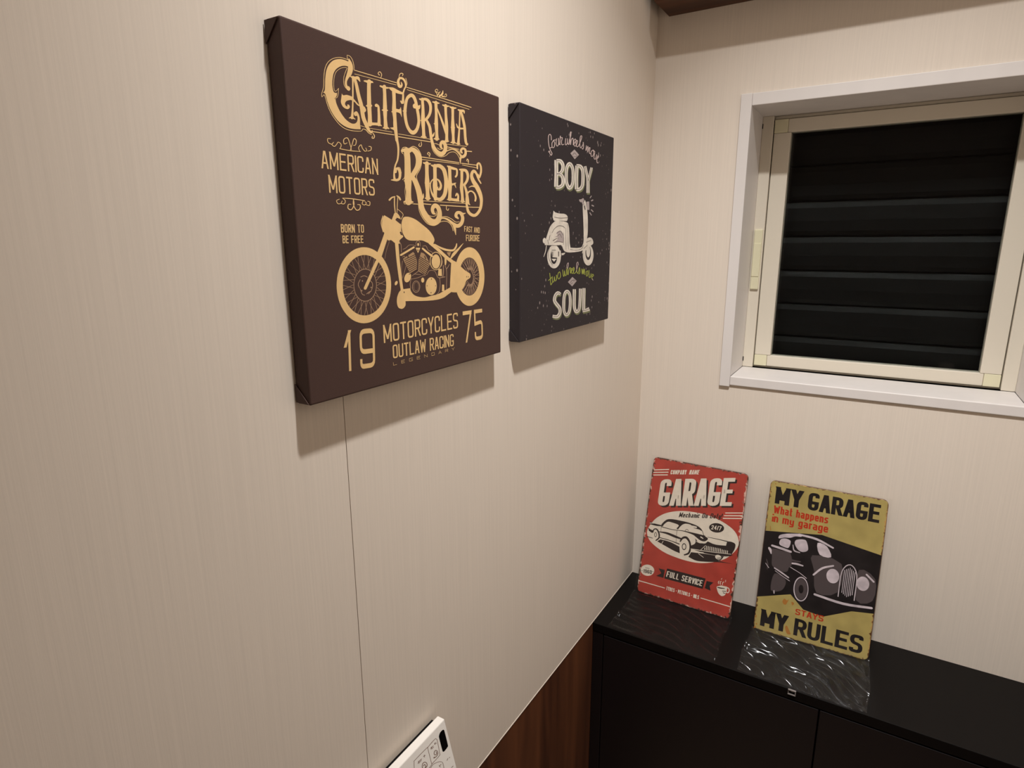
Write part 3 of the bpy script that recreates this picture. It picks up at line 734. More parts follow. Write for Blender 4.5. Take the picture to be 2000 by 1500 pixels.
        '7 -32 -18 -21 -18 -14 -19 -6 -19 0 -18 5 -17 9 -13 15 -10 18 -3 15 -1 13 0 8 -1 7 3|2790 4216 19 1 13 -6 20 -19 21 -20 21 -21 16 -24 12 -26 6 -27 5 -27 4 -24 4 -22 2 -21 2 -19 5 -2'
        '2 9 -24 11 -27 12 -26 15 -23 17 -20 19 -17 21 -15 23 -11 28 -10 31 -8 25 -3 8 0 1 0 17 6 21 12 17 13 11 15 7 19 2 20 -1 16 -6 13 -13 14 -13 10 0 2 16 2 -4 -2 -12 -7 -8 -7 -4 -8 -2 '
        '-12 0 -13 0 -9 -1 -4 3 -5 8 -5 8 -6 5 -3 -1 -5;r2872 3959 11 -6 16 1 14 3 16 2 22 6 22 12 12 16 5 15 2 16 3 14 0 3 -2 1|2870 3965 7 10 15 6 16 5 14 4 7 2 4 2 9 5 13 12 13 14 14 14 '
        '3 2 4 1;r2631 4168 3 -2 4 0 15 -3 15 -4 15 -4 16 -3 30 10 18 18|2632 4170 2 2 4 2 16 8 16 9 16 8 16 9 30 -1 16 -13;r3052 3806 -1 -3 4 -2 16 -5 16 -6 17 -5 21 -1 22 3 23 6 22 6 22 7'
        ' 4 1 1 3|3054 3808 6 2 5 0 16 -5 16 -6 15 -4 16 -1 18 2 20 5 22 6 23 6 4 0 4 -1;r2973 3862 2 -2 4 -1 17 1 16 2 16 0 15 0 16 -2 16 -2 17 -3 17 -3 5 0 4 2|2973 3864 3 2 5 1 16 2 17 2'
        ' 17 1 18 0 17 -2 17 -3 17 -4 16 -3 3 -2 0 -2;r2896 3865 -3 -1 -1 -3 4 -21 3 -22 4 -21 9 -21 13 -19 15 -19 20 -17 23 -15 29 -14 33 -13 36 -9 38 -5 40 3 42 7 41 11 38 13 31 15 27 17 '
        '24 17 26 13 29 11 32 8 32 7 28 3 24 0 21 -2 20 -5 20 -7 19 -11 19 -13 17 -15 14 -14 11 -12 7 -12 6 -11 7 -12 3 -3 6 0|2899 3866 3 0 2 -2 4 -22 3 -21 5 -21 8 -20 13 -19 15 -18 19 -1'
        '6 23 -15 27 -13 32 -12 35 -9 34 -4 37 3 40 7 39 10 35 12 28 14 26 16 25 18 28 14 32 12 34 9 34 7 31 3 27 1 24 -3 22 -6 21 -7 21 -11 20 -15 17 -15 15 -14 11 -13 8 -12 6 -12 7 -12 0 '
        '-3 -3 -3;r3287 3769 7 -2 8 2 22 9 22 9 22 9 23 7 25 8 26 8 25 5 24 3 24 -1 25 -3 25 -6 24 -7 22 -8 22 -10 21 -12 19 -11 15 -12 14 -15 17 -14 28 -10 40 0 34 9 28 12 23 13 19 15 13 1'
        '7 9 18 5 18 0 18 -4 20 -8 18 -14 16 -25 10 -30 5 -31 0 -33 -6 -29 -14 -21 -16 -14 -17 -8 -18 6 -16 14 -9 14 -6 11 -6 13 -4 16 2|3285 3771 1 5 5 4 22 9 21 10 23 9 24 9 26 9 28 8 30 '
        '7 31 5 30 0 31 -3 29 -5 27 -7 27 -8 24 -11 23 -11 23 -10 23 -10 23 -10 18 -5 7 0 0 1 6 3 11 4 10 6 10 6 10 9 9 10 5 10 2 13 0 16 -4 13 -5 7 -8 3 -13 1 -14 0 -4 -1 -4 -2 -11 -9 -9 -'
        '10 -4 -5 -2 -1 4 -5 8 -7 9 -8 5 -8 -7 -9;r3737 3758 -21 -6 -12 -12 -5 -15 -7 -15 -5 -16 -1 -17 3 -16 7 -16 8 -14 7 -15 2 -2 4 -1|3754 3757 14 -7 0 -13 -9 -15 -10 -14 -9 -14 -6 -13 '
        '-4 -15 -2 -15 -1 -16 -1 -16 -1 -3 -4 -2;r3345 3829 3 -2 4 0 36 7 35 7 35 5 35 3 36 -1 37 -4 36 -6 31 -7 24 -8 20 -10 17 -12 20 -11 4 -1 5 1|3345 3831 2 2 4 2 35 7 36 7 37 6 37 3 38'
        ' -1 39 -4 38 -6 32 -7 26 -9 20 -11 18 -12 18 -11 2 -2 -1 -3;r3045 4538 -23 -13 -8 -17 2 -48 2 -48 2 -48 -1 -44 -4 -39 -6 -36 -6 -36 -3 -35 3 -38 5 -37 6 -36 2 -31 -1 -27 -3 -23 -5 '
        '-21 -4 -22 10 -18 27 -6|3065 4542 23 -4 9 -13 -2 -49 -1 -50 -1 -48 -1 -45 1 -40 2 -35 1 -34 1 -34 -1 -37 -1 -39 -2 -37 0 -33 2 -27 3 -22 3 -21 3 -21 -11 -20 -28 -15;r2958 4507 4 -6'
        ' 10 -2 19 -1 20 -2 20 -1 20 0 21 2 21 3 20 4 21 3 11 3 8 6|2961 4512 9 7 12 2 21 2 21 3 21 2 21 1 19 1 18 -1 19 -1 20 -1 9 -1 4 -5;r2968 3934 6 -4 11 0 19 2 18 1 16 2 13 1 10 1 13 '
        '1 14 2 15 1 10 1 9 5|2967 3938 5 7 10 4 17 5 18 6 20 6 20 3 19 0 15 -3 11 -3 12 -4 8 -2 2 -6;r3067 4449 -5 -5 0 -5 24 -39 24 -39 25 -39 25 -41 26 -46 29 -48 26 -47 22 -39 15 -28 11'
        ' -21 9 -19 10 -21 6 -6 13 -1|3073 4452 9 0 5 -3 30 -37 30 -36 31 -38 30 -40 32 -44 33 -47 30 -46 24 -40 12 -31 5 -24 2 -21 3 -23 -2 -8 -10 -7;r3306 4535 -22 -12 -7 -16 2 -35 3 -34 '
        '2 -36 2 -39 1 -43 0 -46 0 -47 1 -44 0 -43 1 -44 0 -40 0 -34 -2 -25 -2 -18 -4 -16 -2 -17 8 -16 26 -6|3326 4539 22 -4 8 -12 -1 -36 -1 -36 -1 -36 2 -38 5 -43 7 -45 7 -46 4 -45 0 -44 -'
        '3 -45 -4 -42 -2 -34 0 -25 1 -18 2 -15 1 -16 -10 -19 -27 -13;r3224 4508 2 -6 8 -3 18 -3 19 -4 20 -3 23 0 25 3 24 5 22 7 22 5 11 4 7 7|3227 4513 10 5 11 2 22 0 21 1 19 1 18 1 17 1 20'
        ' 2 21 1 22 2 11 0 6 -4;r3248 3933 7 -2 9 1 18 2 18 2 14 2 9 0 8 1 11 2 14 0 16 1 9 1 8 4|3247 3937 3 5 8 4 15 7 16 8 18 7 21 5 21 -1 14 -4 11 -5 10 -5 7 -2 1 -5;r2976 4175 2 -2 4 -'
        '1 14 -4 15 -5 15 -5 15 -5 32 8 22 17|2976 4177 3 2 5 1 18 8 18 7 18 8 18 7 29 -3 13 -14;r3512 4532 -21 -12 -9 -15 -1 -40 0 -39 -1 -40 -3 -40 -4 -41 -7 -41 -5 -41 -3 -39 3 -37 7 -36'
        ' 7 -33 4 -31 -1 -28 -3 -25 -4 -24 -3 -24 9 -16 27 -7|3532 4535 21 -4 8 -13 -3 -40 -3 -40 -2 -40 -1 -40 3 -40 4 -39 4 -40 3 -38 -2 -37 -4 -37 -4 -36 -2 -32 2 -28 2 -25 4 -23 3 -24 -'
        '10 -19 -27 -13;r3425 4515 1 -7 8 -3 18 -4 17 -5 21 -3 24 -1 27 3 25 7 23 7 22 6 12 4 6 7|3429 4520 10 5 12 1 21 0 21 0 19 0 16 1 17 1 20 2 22 2 24 3 11 0 7 -4;r3433 3936 6 -4 11 1 '
        '18 1 17 1 15 1 11 1 13 1 16 0 19 1 19 1 11 1 9 4|3432 3940 4 6 10 4 16 6 17 7 19 6 23 3 21 -1 18 -4 16 -5 15 -4 8 -3 2 -5;r3444 4187 2 -2 4 -1 34 3 37 4 32 2 17 -1 0 13 -15 5 -21 5'
        ' -18 6 -33 -8 -22 -17|3445 4189 3 3 5 1 33 1 37 2 31 2 18 2 -6 -13 -19 -7 -25 -9 -22 -8 -30 4 -13 14;r3725 4508 -13 -6 -5 -8 -3 -36 -2 -37 -3 -35 -3 -35 -2 -30 -3 -28 -3 -29 -5 -35'
        ' -9 -47 -11 -55 -11 -53 -10 -43 -7 -29 -6 -20 -6 -17 -6 -18 6 -15 23 -7|3736 4510 11 -2 4 -8 -4 -36 -3 -36 -4 -36 -3 -35 -3 -30 -2 -28 -2 -30 -3 -35 -5 -47 -5 -54 -5 -53 -4 -43 -2 '
        '-28 0 -20 -1 -17 0 -18 -12 -16 -25 -11;r3740 4513 -13 -10 0 -11 11 -25 12 -24 12 -26 12 -28 13 -33 13 -36 12 -37 10 -37 5 -38 3 -39 2 -39 3 -35 4 -31 5 -27 6 -25 9 -20 12 -17 16 -1'
        '2 16 -7 19 -5 34 9 7 11 1 8 1 6 0 5 -5 3|3754 4518 19 0 10 -7 16 -24 16 -23 16 -25 16 -29 15 -33 15 -37 13 -38 11 -39 6 -40 3 -41 2 -38 2 -35 5 -29 4 -27 5 -23 5 -19 5 -13 5 -10 5 '
        '-7 -1 -3 -22 -6 2 1 6 7 7 7 5 4 9 3;r3662 4507 2 -5 8 -3 19 -5 19 -6 21 -4 25 -2 30 4 24 6 14 5 0 2 4 2 7 -6 8 -9 9 -10 3 -2 5 -1|3665 4512 9 5 11 1 25 3 24 2 22 3 16 2 14 2 21 4 2'
        '7 3 30 -4 14 -13 0 -14 -4 -13 -3 -12 -1 -3 -5 -3;r3613 4273 -5 -4 0 -4 6 -14 5 -15 7 -15 14 -13 22 -8 25 -3 26 -2 26 1 28 3 28 5 26 5 26 6 15 4 8 8|3618 4275 7 0 4 -3 11 -12 11 -13'
        ' 10 -11 12 -6 15 -3 18 -1 21 1 22 0 22 2 23 3 26 4 27 3 14 0 9 -5;r3593 3941 4 -5 9 -1 24 0 25 1 24 0 24 1 11 2 8 5|3594 3946 8 5 11 3 24 0 24 1 25 0 24 1 10 -2 4 -5;r3152 4626 4 2'
        ' 0 3 -3 12 -2 12 -4 12 -5 9 -7 7 -10 4 -9 2 -10 2 -10 0 -10 -2 -9 -2 -8 -2 -6 -2 -3 -4|3149 4625 -4 0 -2 2 -3 12 -3 12 -4 11 -5 8 -6 6 -7 3 -8 2 -7 1 -6 -1 -7 -2 -8 -2 -8 -3 -7 0 -'
        '4 2;r3145 4618 13 0 12 6 22 12 23 13 23 14 19 16 9 17 1 15 -3 12 -2 12 -1 3 -3 1|3139 4622 -1 7 8 8 20 14 20 13 17 13 11 9 9 9 9 12 8 13 8 14 2 2 4 2;r3213 4640 4 -6 12 -2 22 3 25 '
        '2 23 3 21 5 17 7 13 8 8 9 5 9 -1 9 -6 9 -7 7 -13 3 -14 -6 -8 -9 -9 -10 -8 -8 -1 -3 2 -2|3216 4646 10 7 13 4 22 -1 22 -1 20 0 15 1 10 3 9 5 6 6 3 5 -1 7 -4 7 -6 7 -2 1 0 -1 -7 -7 -9'
        ' -9 -8 -9 -4 -3 -4 -1;r3102 4616 4 3 0 2 -2 12 -2 13 -3 12 -4 10 -8 7 -9 3 -7 2 -5 3 -4 4 -5 4 -3 4 0 4 5 5 11 8 11 6 6 3 5 -1 7 -4 8 -6 8 -5 3 -1 5 1|3099 4615 -4 1 -2 1 -4 12 -4 '
        '12 -4 11 -5 8 -6 4 -7 2 -8 2 -8 4 -5 5 -4 6 -2 8 3 8 8 9 13 9 14 9 16 5 13 -2 9 -6 7 -6 7 -5 1 -3 -2 -2;r3097 4624 6 1 4 3 14 13 15 14 13 14 11 11 8 8 6 5 4 5 6 6 1 3 -1 2|3094 462'
        '4 -2 3 1 3 14 14 13 14 13 14 11 11 9 8 7 6 7 5 6 5 4 2 4 0;r1210 4607 1 -3 4 0 206 2 214 4 223 3 233 3 5 1 5 3|1211 4610 4 2 4 1 206 4 215 3 223 3 233 4 5 -1 1 -3;r1216 4559 1 -2 2'
        ' 0 204 7 212 7 220 7 230 8 4 1 3 2|1217 4561 2 2 3 1 204 7 212 7 221 8 229 8 4 -1 1 -2;r2319 4603 2 -3 4 -1 204 2 212 3 218 2 220 2 218 1 219 0 224 0 234 1 7 1 6 3|2321 4605 4 4 6 '
        '1 204 2 212 3 218 3 220 2 219 1 219 1 224 0 234 0 6 -1 2 -4;r2332 4571 1 -2 3 -1 377 0 402 0 432 0 463 0 5 1 4 2|2333 4573 3 2 4 1 377 0 403 0 432 1 463 0 4 -1 2 -3;r1280 3887 1 -2'
        ' 3 -1 32 -2 28 -2 38 -2 63 0 98 2 126 4 140 4 137 5 4 1 3 2|1281 3889 3 2 3 1 33 -3 28 -2 37 -2 62 0 99 2 126 4 139 5 138 4 3 0 1 -2;r1519 3842 2 -3 5 -1 111 4 112 5 116 4 117 5 7 '
        '1 4 4|1520 3845 4 3 5 2 111 4 113 5 115 4 118 5 6 -1 2 -3;r2085 3889 1 -2 4 -1 192 7 199 6 205 7 213 7 5 1 3 3|2086 3891 2 2 4 1 193 7 198 6 206 7 213 8 4 -1 2 -2;r2079 3848 2 -4 6'
        ' -1 184 7 191 6 198 7 204 7 7 1 5 4|2080 3851 4 3 6 2 185 6 191 7 198 7 204 7 7 -1 2 -4;r3240 3891 2 -2 4 0 160 10 164 10 168 10 173 11 5 1 4 3|3240 3894 3 2 5 1 160 10 164 11 168 '
        '10 173 11 5 -1 2 -2;r3280 3856 2 -3 5 -1 94 0 96 0 97 0 99 0 6 1 5 3|3281 3858 4 3 6 1 94 0 96 0 97 0 99 1 6 -1 2 -3;r3864 3850 4 -4 8 -1 47 3 47 4 48 3 48 3 9 2 6 5|3865 3853 5 4 '
        '9 2 47 4 47 4 48 3 48 4 9 -1 4 -4;r1748 4609 4 2 2 2 8 15 10 15 8 15 2 14 -5 12 -10 10 -13 8 -14 3 -16 -5 -14 -9 -12 -11 -6 -11 2 -8 8 -5 9 -5 8 -5 5 -1 5 2|1745 4609 -2 2 1 2 7 15'
        ' 8 15 6 14 2 11 -5 9 -8 9 -11 6 -8 2 -5 -2 -11 -6 -9 -9 -3 -5 1 -3 7 -4 9 -4 9 -5 2 -3 -2 -4;r2635 3850 -4 -3 0 -2 2 -11 3 -11 2 -9 -2 -9 -5 -9 -8 -11 -10 -8 -5 -3 -5 1 -10 4 -8 5 '
        '-4 4 1 4 6 6 9 7 8 8 2 3 -1 3|2638 3850 4 0 2 -2 3 -10 5 -11 3 -11 -1 -11 -6 -12 -10 -12 -12 -10 -15 -7 -17 0 -14 5 -11 7 -6 8 3 10 9 8 10 8 8 7 5 2 5 1;r2825 3643 4 0 4 3 9 8 11 1'
        '0 9 10 3 10 -5 10 -11 9 -13 7 -15 3 -16 -6 -8 -9 -6 -9 -7 -8 -1 -3 3 -2|2822 3644 -2 2 1 3 9 9 9 9 6 8 1 6 -4 6 -9 7 -10 6 -5 2 0 -1 -5 -6 -7 -8 -8 -9 -4 -2 -5 -1;r3932 3671 5 0 5 '
        '2 9 8 10 8 10 8 4 9 -7 9 -12 7 -13 5 -16 2 -14 -7 -5 -8 -4 -9 -4 -8 -1 -3 4 -1|3929 3672 -2 2 2 3 8 8 10 8 7 6 1 4 -4 5 -9 5 -11 4 -3 1 1 0 -5 -6 -4 -8 -5 -8 -4 -2 -5 -2;r1521 3825'
        ' -3 -3 2 -3 7 -8 9 -8 7 -8 3 -7 0 -7 -2 -9 -4 -7 -4 -5 -5 -2 -9 -2 -9 0 -2 0 0 0 2 6 5 8 3 8 0 3 -3 2|1524 3827 5 1 3 -2 9 -7 10 -8 9 -8 5 -9 1 -11 -3 -11 -6 -10 -8 -10 -14 -6 -14 '
        '-2 -14 -1 -11 4 -2 8 4 8 5 8 4 8 3 3 5 1;r2240 3706 -35 -23 -9 -30 5 -24 6 -22 5 -24 3 -31 0 -42 -1 -51 -2 -53 -4 -47 -5 -38 -7 -34 -6 -33 -3 -35 4 -38 7 -38 8 -36 4 -34 2 -30 -1 -'
        '28 -3 -26 -3 -24 -4 -23 -6 -19 -6 -20 -6 -19 14 -33 44 -16|2275 3714 41 -7 19 -24 4 -24 4 -24 4 -27 3 -35 1 -45 -1 -53 0 -54 0 -47 3 -39 4 -33 3 -32 1 -33 -3 -37 -6 -40 -7 -39 -4 -'
        '36 -3 -32 -2 -29 -1 -27 0 -24 2 -22 4 -20 3 -19 4 -19 -19 -35 -47 -21;r2136 3638 18 -7 24 3 17 5 17 5 12 2 6 0 6 -2 14 -5 26 -5 40 1 41 13 26 14 12 7 0 0 11 -4 20 -10 19 -14 14 -13'
        ' 10 -15 8 -18 6 -20 3 -22 -1 -22 -4 -25 -8 -26 -10 -23 -14 -22 -18 -22 -22 -23 -22 -24 -20 -22 -21 -22 -21 -21 -21 -22 -11 -23 13 -20|2131 3648 7 15 19 11 16 6 16 7 22 8 28 6 31 2 '
        '23 -2 13 0 1 1 5 2 21 10 38 14 51 8 45 -5 40 -11 39 -15 31 -20 23 -24 15 -28 9 -30 3 -30 -3 -32 -8 -33 -14 -33 -17 -32 -22 -31 -27 -28 -26 -25 -23 -23 -23 -22 -23 -22 -23 -22 -22 -'
        '21 -30 -18 -37 -3;r2142 2877 8 -5 12 -1 26 -1 26 -1 24 -1 22 0 23 1 25 3 28 2 27 2 13 2 9 7|2142 2883 6 8 12 3 25 7 25 8 28 6 29 3 28 -1 27 -5 25 -6 24 -5 12 -3 4 -7;r2357 3297 -15'
        ' -19 6 -19 18 -24 18 -23 17 -23 15 -25 15 -28 14 -31 13 -32 11 -31 9 -31 7 -31 6 -33 7 -32 6 -31 6 -31 8 -32 13 -34 17 -34 21 -34 25 -34 30 -33 35 -30 40 -30 46 -27 55 -21 62 -10 6'
        '5 1 63 11 59 24 41 34 24 38 14 38 7 36 -2 36 -10 37 -15 33 -20 29 -30 23 -37 16 -43 9 -51 -3 -45 -18 -26 -23 -16 -24 -9 -23 -2 -23 6 -22 10 -19 15 -17 24 -11 26 -3 20 1 18 1 10 -1 '
        '8 4|2379 3306 31 2 23 -12 25 -21 25 -21 25 -23 24 -27 21 -31 20 -33 18 -34 14 -35 11 -35 7 -35 5 -33 6 -33 6 -32 4 -30 6 -28 11 -27 17 -28 21 -29 24 -27 27 -24 32 -23 36 -21 34 -17'
        ' 25 -8 19 -2 20 -1 17 2 9 1 13 7 20 19 18 25 11 25 4 24 -3 29 -9 25 -10 17 -12 8 -14 4 -12 1 5 0 5 3 -13 -5 -15 -11 -10 -10 -2 -10 3 -13 5 -13 4 -10 0 -4 5 -6 12 -7 14 -8 7 -4 1 -5'
        ';r2646 3042 -4 -1 -1 -3 -8 -15 -7 -15 -8 -13 -10 -7 -11 -3 -17 -4 -22 -5 -23 -6 -24 -16 -2 -21|2650 3042 3 -1 1 -3 3 -14 4 -16 2 -16 -6 -19 -18 -18 -21 -13 -19 -11 -16 -11 -33 -7 -'
        '29 8;r2183 3613 -9 7 -11 6 -7 6 -3 8 2 12 5 15 9 15 11 11 14 7 19 6 20 3 18 3 14 -2 14 -5 17 -5 24 1 28 9 30 15 30 14 27 7 27 -1 29 -5 27 -9 25 -12 21 -15 19 -20 17 -23 12 -23 7 -2'
        '5 4 -27 0 -28 -3 -28 -7 -28 -10 -28 -14 -29 -16 -29 -24 -29 -30 -29 -27 -31 -15 -32 5 -32 17 -32 22 -32 19 -32 15 -31 15 -32 14 -33 15 -32|2171 3605 -10 7 -10 7 -9 8 -4 11 2 14 6 1'
        '6 10 16 14 14 18 10 22 7 23 4 21 2 19 -2 15 -5 14 -4 16 0 23 8 29 15 32 14 33 9 33 -1 31 -5 30 -10 27 -13 22 -16 21 -21 16 -23 13 -25 8 -26 4 -27 0 -29 -3 -29 -7 -29 -11 -29 -14 -2'
        '9 -17 -30 -25 -30 -30 -30 -26 -29 -14 -29 4 -29 16 -32 21 -32 19 -32 15 -32 15 -32 14 -32 15 -33;r2168 3207 11 -10 11 -8 9 -11 5 -15 -2 -24 -7 -31 -8 -33 -5 -32 1 -34 4 -36 3 -33 -'
        '1 -26 -8 -14 -12 -8 -13 -6 -9 -8 -1 -11 4 -9 7 -9 12 -5 14 1 15 5 13 5 10 2 9 -2 9 -5 12 -6 14 -2 15 4 15 6 13 6 11 4 10 1 11 -1 12 -2 12 -1|2180 3213 10 -10 11 -9 10 -12 5 -18 -3 '
        '-25 -8 -31 -8 -32 -6 -33 1 -33 4 -36 4 -33 -1 -27 -9 -17 -14 -10 -12 -6 -5 -5 0 -7 4 -7 5 -7 6 -2 6 0 12 4 15 5 16 3 14 -3 11 -6 10 -4 8 -2 9 3 13 5 14 7 14 5 15 1 13 -1 12 -2 11 -'
        '1;r2141 3214 3 0 3 1 14 9 14 8 14 11 10 17 6 24 2 28 1 32 2 36 2 42 3 50 2 47 -1 37 -3 22 -5 14 -6 9 -5 11 -2 2 -3 0|2139 3215 -1 2 2 2 13 10 14 7 11 10 9 15 6 22 3 28 2 32 2 36 3 '
        '42 3 50 1 47 0 36 -3 22 -5 13 -6 9 -5 11 0 2 2 2;r2502 2860 4 -28 3 -29 5 -28 10 -28 16 -29 20 -29 24 -29 26 -26 29 -25 32 -25 35 -21 38 -17 42 -11 46 -7 47 -3 46 3 45 12 43 19 41 '
        '20 39 14 37 8 37 5 36 2 33 -1 30 -3 28 -6 25 -9 24 -11 21 -13 19 -16 17 -17 14 -17 10 -16 6 -16 5 -17 6 -17|2516 2861 3 -28 3 -28 5 -28 10 -27 16 -29 20 -28 24 -28 26 -25 29 -25 31'
        ' -23 34 -21 36 -15 40 -11 43 -7 44 -2 42 3 40 11 41 18 41 19 42 15 40 9 40 5 38 3 35 -1 33 -3 31 -7 28 -10 25 -11 23 -15 21 -17 18 -18 14 -17 10 -18 7 -17 4 -17 5 -17;r2687 2768 -1'
        ' -3 0 -2 20 -19 19 -20 20 -19 24 -14 30 -8 34 -5 33 -1 30 2 29 4 27 7 24 10 16 12 5 13 -5 15 -9 14 -6 14 -2 2 -4 0|2690 2769 4 0 3 -2 20 -18 19 -20 20 -18 22 -13 27 -7 31 -4 31 -1 '
        '28 1 26 4 25 7 21 8 13 9 3 9 -4 13 -8 14 -6 14 0 2 3 2;r3038 2646 8 -5 12 -1 32 4 32 4 30 3 29 0 29 -3 30 -6 29 -8 29 -9 28 -14 30 -17 31 -18 32 -17 33 -16 34 -16 41 -14 51 -6 53 6'
        ' 46 14 39 19 32 23 24 28 16 30 10 31 2 30 -9 29 -17 28 -23 25 -30 19 -41 12 -44 3 -42 -3 -40 -11 -30 -19 -18 -22 -8 -22 2 -22 18 -19 25 -11 24 -6 20 -6 16 -4 16 3|3037 2651 5 7 11 '
        '3 31 5 33 5 34 5 36 1 36 -2 35 -5 35 -7 37 -9 37 -13 36 -15 35 -14 33 -12 35 -10 35 -10 27 -5 15 0 13 2 20 6 21 9 18 10 16 16 15 21 10 23 3 19 -4 19 -12 20 -15 17 -12 9 -11 3 -17 1'
        ' -17 -1 -6 -1 -2 -2 -7 -10 -5 -11 -3 -7 -1 -2 7 -8 14 -11 15 -11 8 -9 -3 -9;r3648 2777 3 -15 19 -10 17 -2 19 -4 22 -4 27 0 27 5 22 7 19 8 19 7 5 2 1 3|3658 2787 23 9 26 -2 17 -5 15'
        ' -6 12 -4 10 -3 13 -1 19 0 22 2 22 1 6 0 4 -2;r3453 2586 -21 -13 -2 -17 10 -19 9 -18 10 -19 10 -19 11 -23 12 -24 13 -24 12 -25 2 -3 5 -1|3474 2590 28 -5 15 -14 6 -20 6 -19 6 -20 3 '
        '-23 1 -24 -2 -26 -2 -27 -2 -26 -1 -3 -4 -2;r3103 2681 3 -2 6 -1 37 3 37 3 36 2 36 -1 37 -5 38 -8 37 -10 35 -10 30 -12 27 -14 28 -13 30 -9 32 -3 31 2 30 3 30 2 6 1 3 3|3103 2684 3 3'
        ' 5 1 37 3 37 3 38 3 39 -1 39 -5 40 -9 38 -10 36 -10 32 -13 29 -14 26 -12 26 -8 26 -3 28 1 30 3 30 2 6 -1 3 -2;r2752 3558 -27 -14 -10 -20 -1 -42 0 -43 0 -43 -2 -40 -4 -38 -5 -37 -5 '
        '-35 -2 -36 2 -37 6 -37 6 -36 3 -33 0 -28 -3 -25 -3 -23 -3 -24 13 -21 32 -10|2777 3561 27 -8 9 -18 -3 -43 -3 -44 -2 -42 -1 -41 3 -37 5 -36 5 -34 2 -36 -2 -37 -5 -39 -4 -37 -2 -33 2 '
        '-28 4 -24 5 -23 5 -23 -11 -24 -32 -15;r2664 3524 3 -6 11 -3 19 -3 20 -4 21 -3 23 -1 24 2 24 4 23 4 22 4 12 3 7 7|2666 3530 10 6 12 2 22 1 22 1 21 1 19 0 20 0 21 0 22 -1 22 -1 11 -1'
        ' 5 -5;r2683 2963 8 -4 12 0 17 1 16 1 14 1 10 0 10 1 14 0 16 -1 17 0 10 0 9 4|2682 2968 4 7 10 4 15 5 16 6 18 5 21 3 20 -2 17 -5 13 -6 13 -5 8 -3 2 -6;r2689 3210 2 -2 5 -1 14 -8 15 '
        '-9 13 -7 13 -3 15 4 19 8 21 11 20 9 5 1 3 2|2689 3212 2 2 5 2 15 10 16 12 17 10 19 5 18 -3 17 -9 15 -11 15 -9 5 -1 1 -2;r2965 3537 -26 -13 -10 -19 -1 -47 0 -47 -1 -46 -2 -42 -5 -38'
        ' -7 -34 -6 -33 -3 -32 1 -33 3 -33 5 -31 4 -29 2 -26 1 -24 1 -22 1 -23 10 -16 24 -8|2989 3540 26 -8 9 -17 -1 -46 -2 -48 -1 -46 0 -43 3 -38 4 -34 3 -32 1 -32 -3 -33 -5 -34 -6 -32 -4 '
        '-29 -2 -26 0 -23 0 -23 0 -23 -8 -18 -24 -12;r2869 3507 4 -7 10 -3 18 -5 18 -5 22 -5 30 -1 35 3 33 6 24 3 18 0 21 -5 25 -9 24 -11 18 -14 15 -21 13 -27 11 -31 8 -31 5 -30 3 -29 0 -30'
        ' -3 -33 -6 -37 -8 -39 -11 -38 -14 -30 -19 -25 -23 -21 -23 -17 -18 -10 -10 -4 -12 -3 -20 0 -24 2 -25 3 -25 7 -24 9 -22 12 -20 15 -19 21 -17 22 -13 24 -8 24 -5 27 -1 26 4 22 9 19 15 '
        '17 18 14 18 12 18 8 19 4 19 3 19 0 19 -3 20 -5 18 -8 15 -10 12 -13 11 -17 8 -18 2 -15 -4 -14 -9 -14 -10 -11 -4 -5 0 -1 -9 -2 -12 -2 -3 -2 -1 -3 1 7 5 11 4 10 1 4 -3 2|2872 3513 10 '
        '6 13 1 22 2 21 1 19 3 17 3 21 5 31 8 41 8 46 2 43 -6 40 -12 38 -17 32 -23 24 -29 16 -34 11 -34 9 -34 6 -33 4 -33 -1 -34 -3 -36 -7 -39 -9 -43 -14 -43 -19 -38 -26 -35 -31 -30 -35 -25'
        ' -39 -19 -45 -12 -42 -1 -35 5 -29 7 -30 9 -30 11 -29 14 -24 18 -19 22 -15 25 -11 26 -9 26 -7 27 -4 28 0 28 4 25 12 22 18 21 20 17 22 14 23 11 26 8 27 5 27 1 27 -2 27 -5 27 -9 23 -1'
        '2 19 -16 16 -20 12 -21 7 -21 -2 -21 -8 -21 -13 -20 -21 -17 -33 -10 -31 0 -23 5 -18 10 -1 15 9 11 11 10 10 9 4 3 6 1;r3378 3550 -26 -12 -9 -19 1 -40 2 -42 0 -40 -1 -38 -4 -34 -6 -32'
        ' -7 -32 -3 -33 0 -35 4 -37 4 -35 0 -33 -2 -27 -5 -24 -6 -23 -6 -24 8 -19 28 -10|3401 3553 26 -7 10 -16 -1 -41 0 -42 -1 -41 1 -38 2 -35 4 -32 3 -31 1 -32 -4 -36 -6 -38 -7 -37 -5 -34'
        ' -2 -28 -1 -25 0 -23 -1 -24 -13 -20 -31 -12;r3313 3542 0 -7 8 -5 13 -7 12 -7 16 -7 22 -6 30 -3 34 -2 33 -2 31 -1 27 1 21 2 9 1 4 0 5 -13 1 -21 -2 -22 -5 -18 -5 -9 -6 -6 -11 -7 -11 '
        '-9 -6 -11 7 -9|3317 3547 12 4 12 0 19 -1 18 -1 17 0 19 -1 26 -2 32 -3 33 -3 27 -3 21 -2 22 -1 27 -4 21 -14 8 -21 1 -25 -2 -24 -4 -21 -8 -16 -12 -13 -11 -8 -9 -9 -16 -8 -19 -1;r3321'
        ' 3232 3 -3 6 0 15 -3 16 -4 17 -2 20 0 23 2 26 4 27 6 26 7 21 8 17 9 14 9 14 9 5 4 1 4|3321 3235 4 3 6 2 16 5 16 5 15 4 17 5 21 3 25 3 23 2 20 2 17 3 17 4 18 4 19 5 8 1 6 -1;r3508 3'
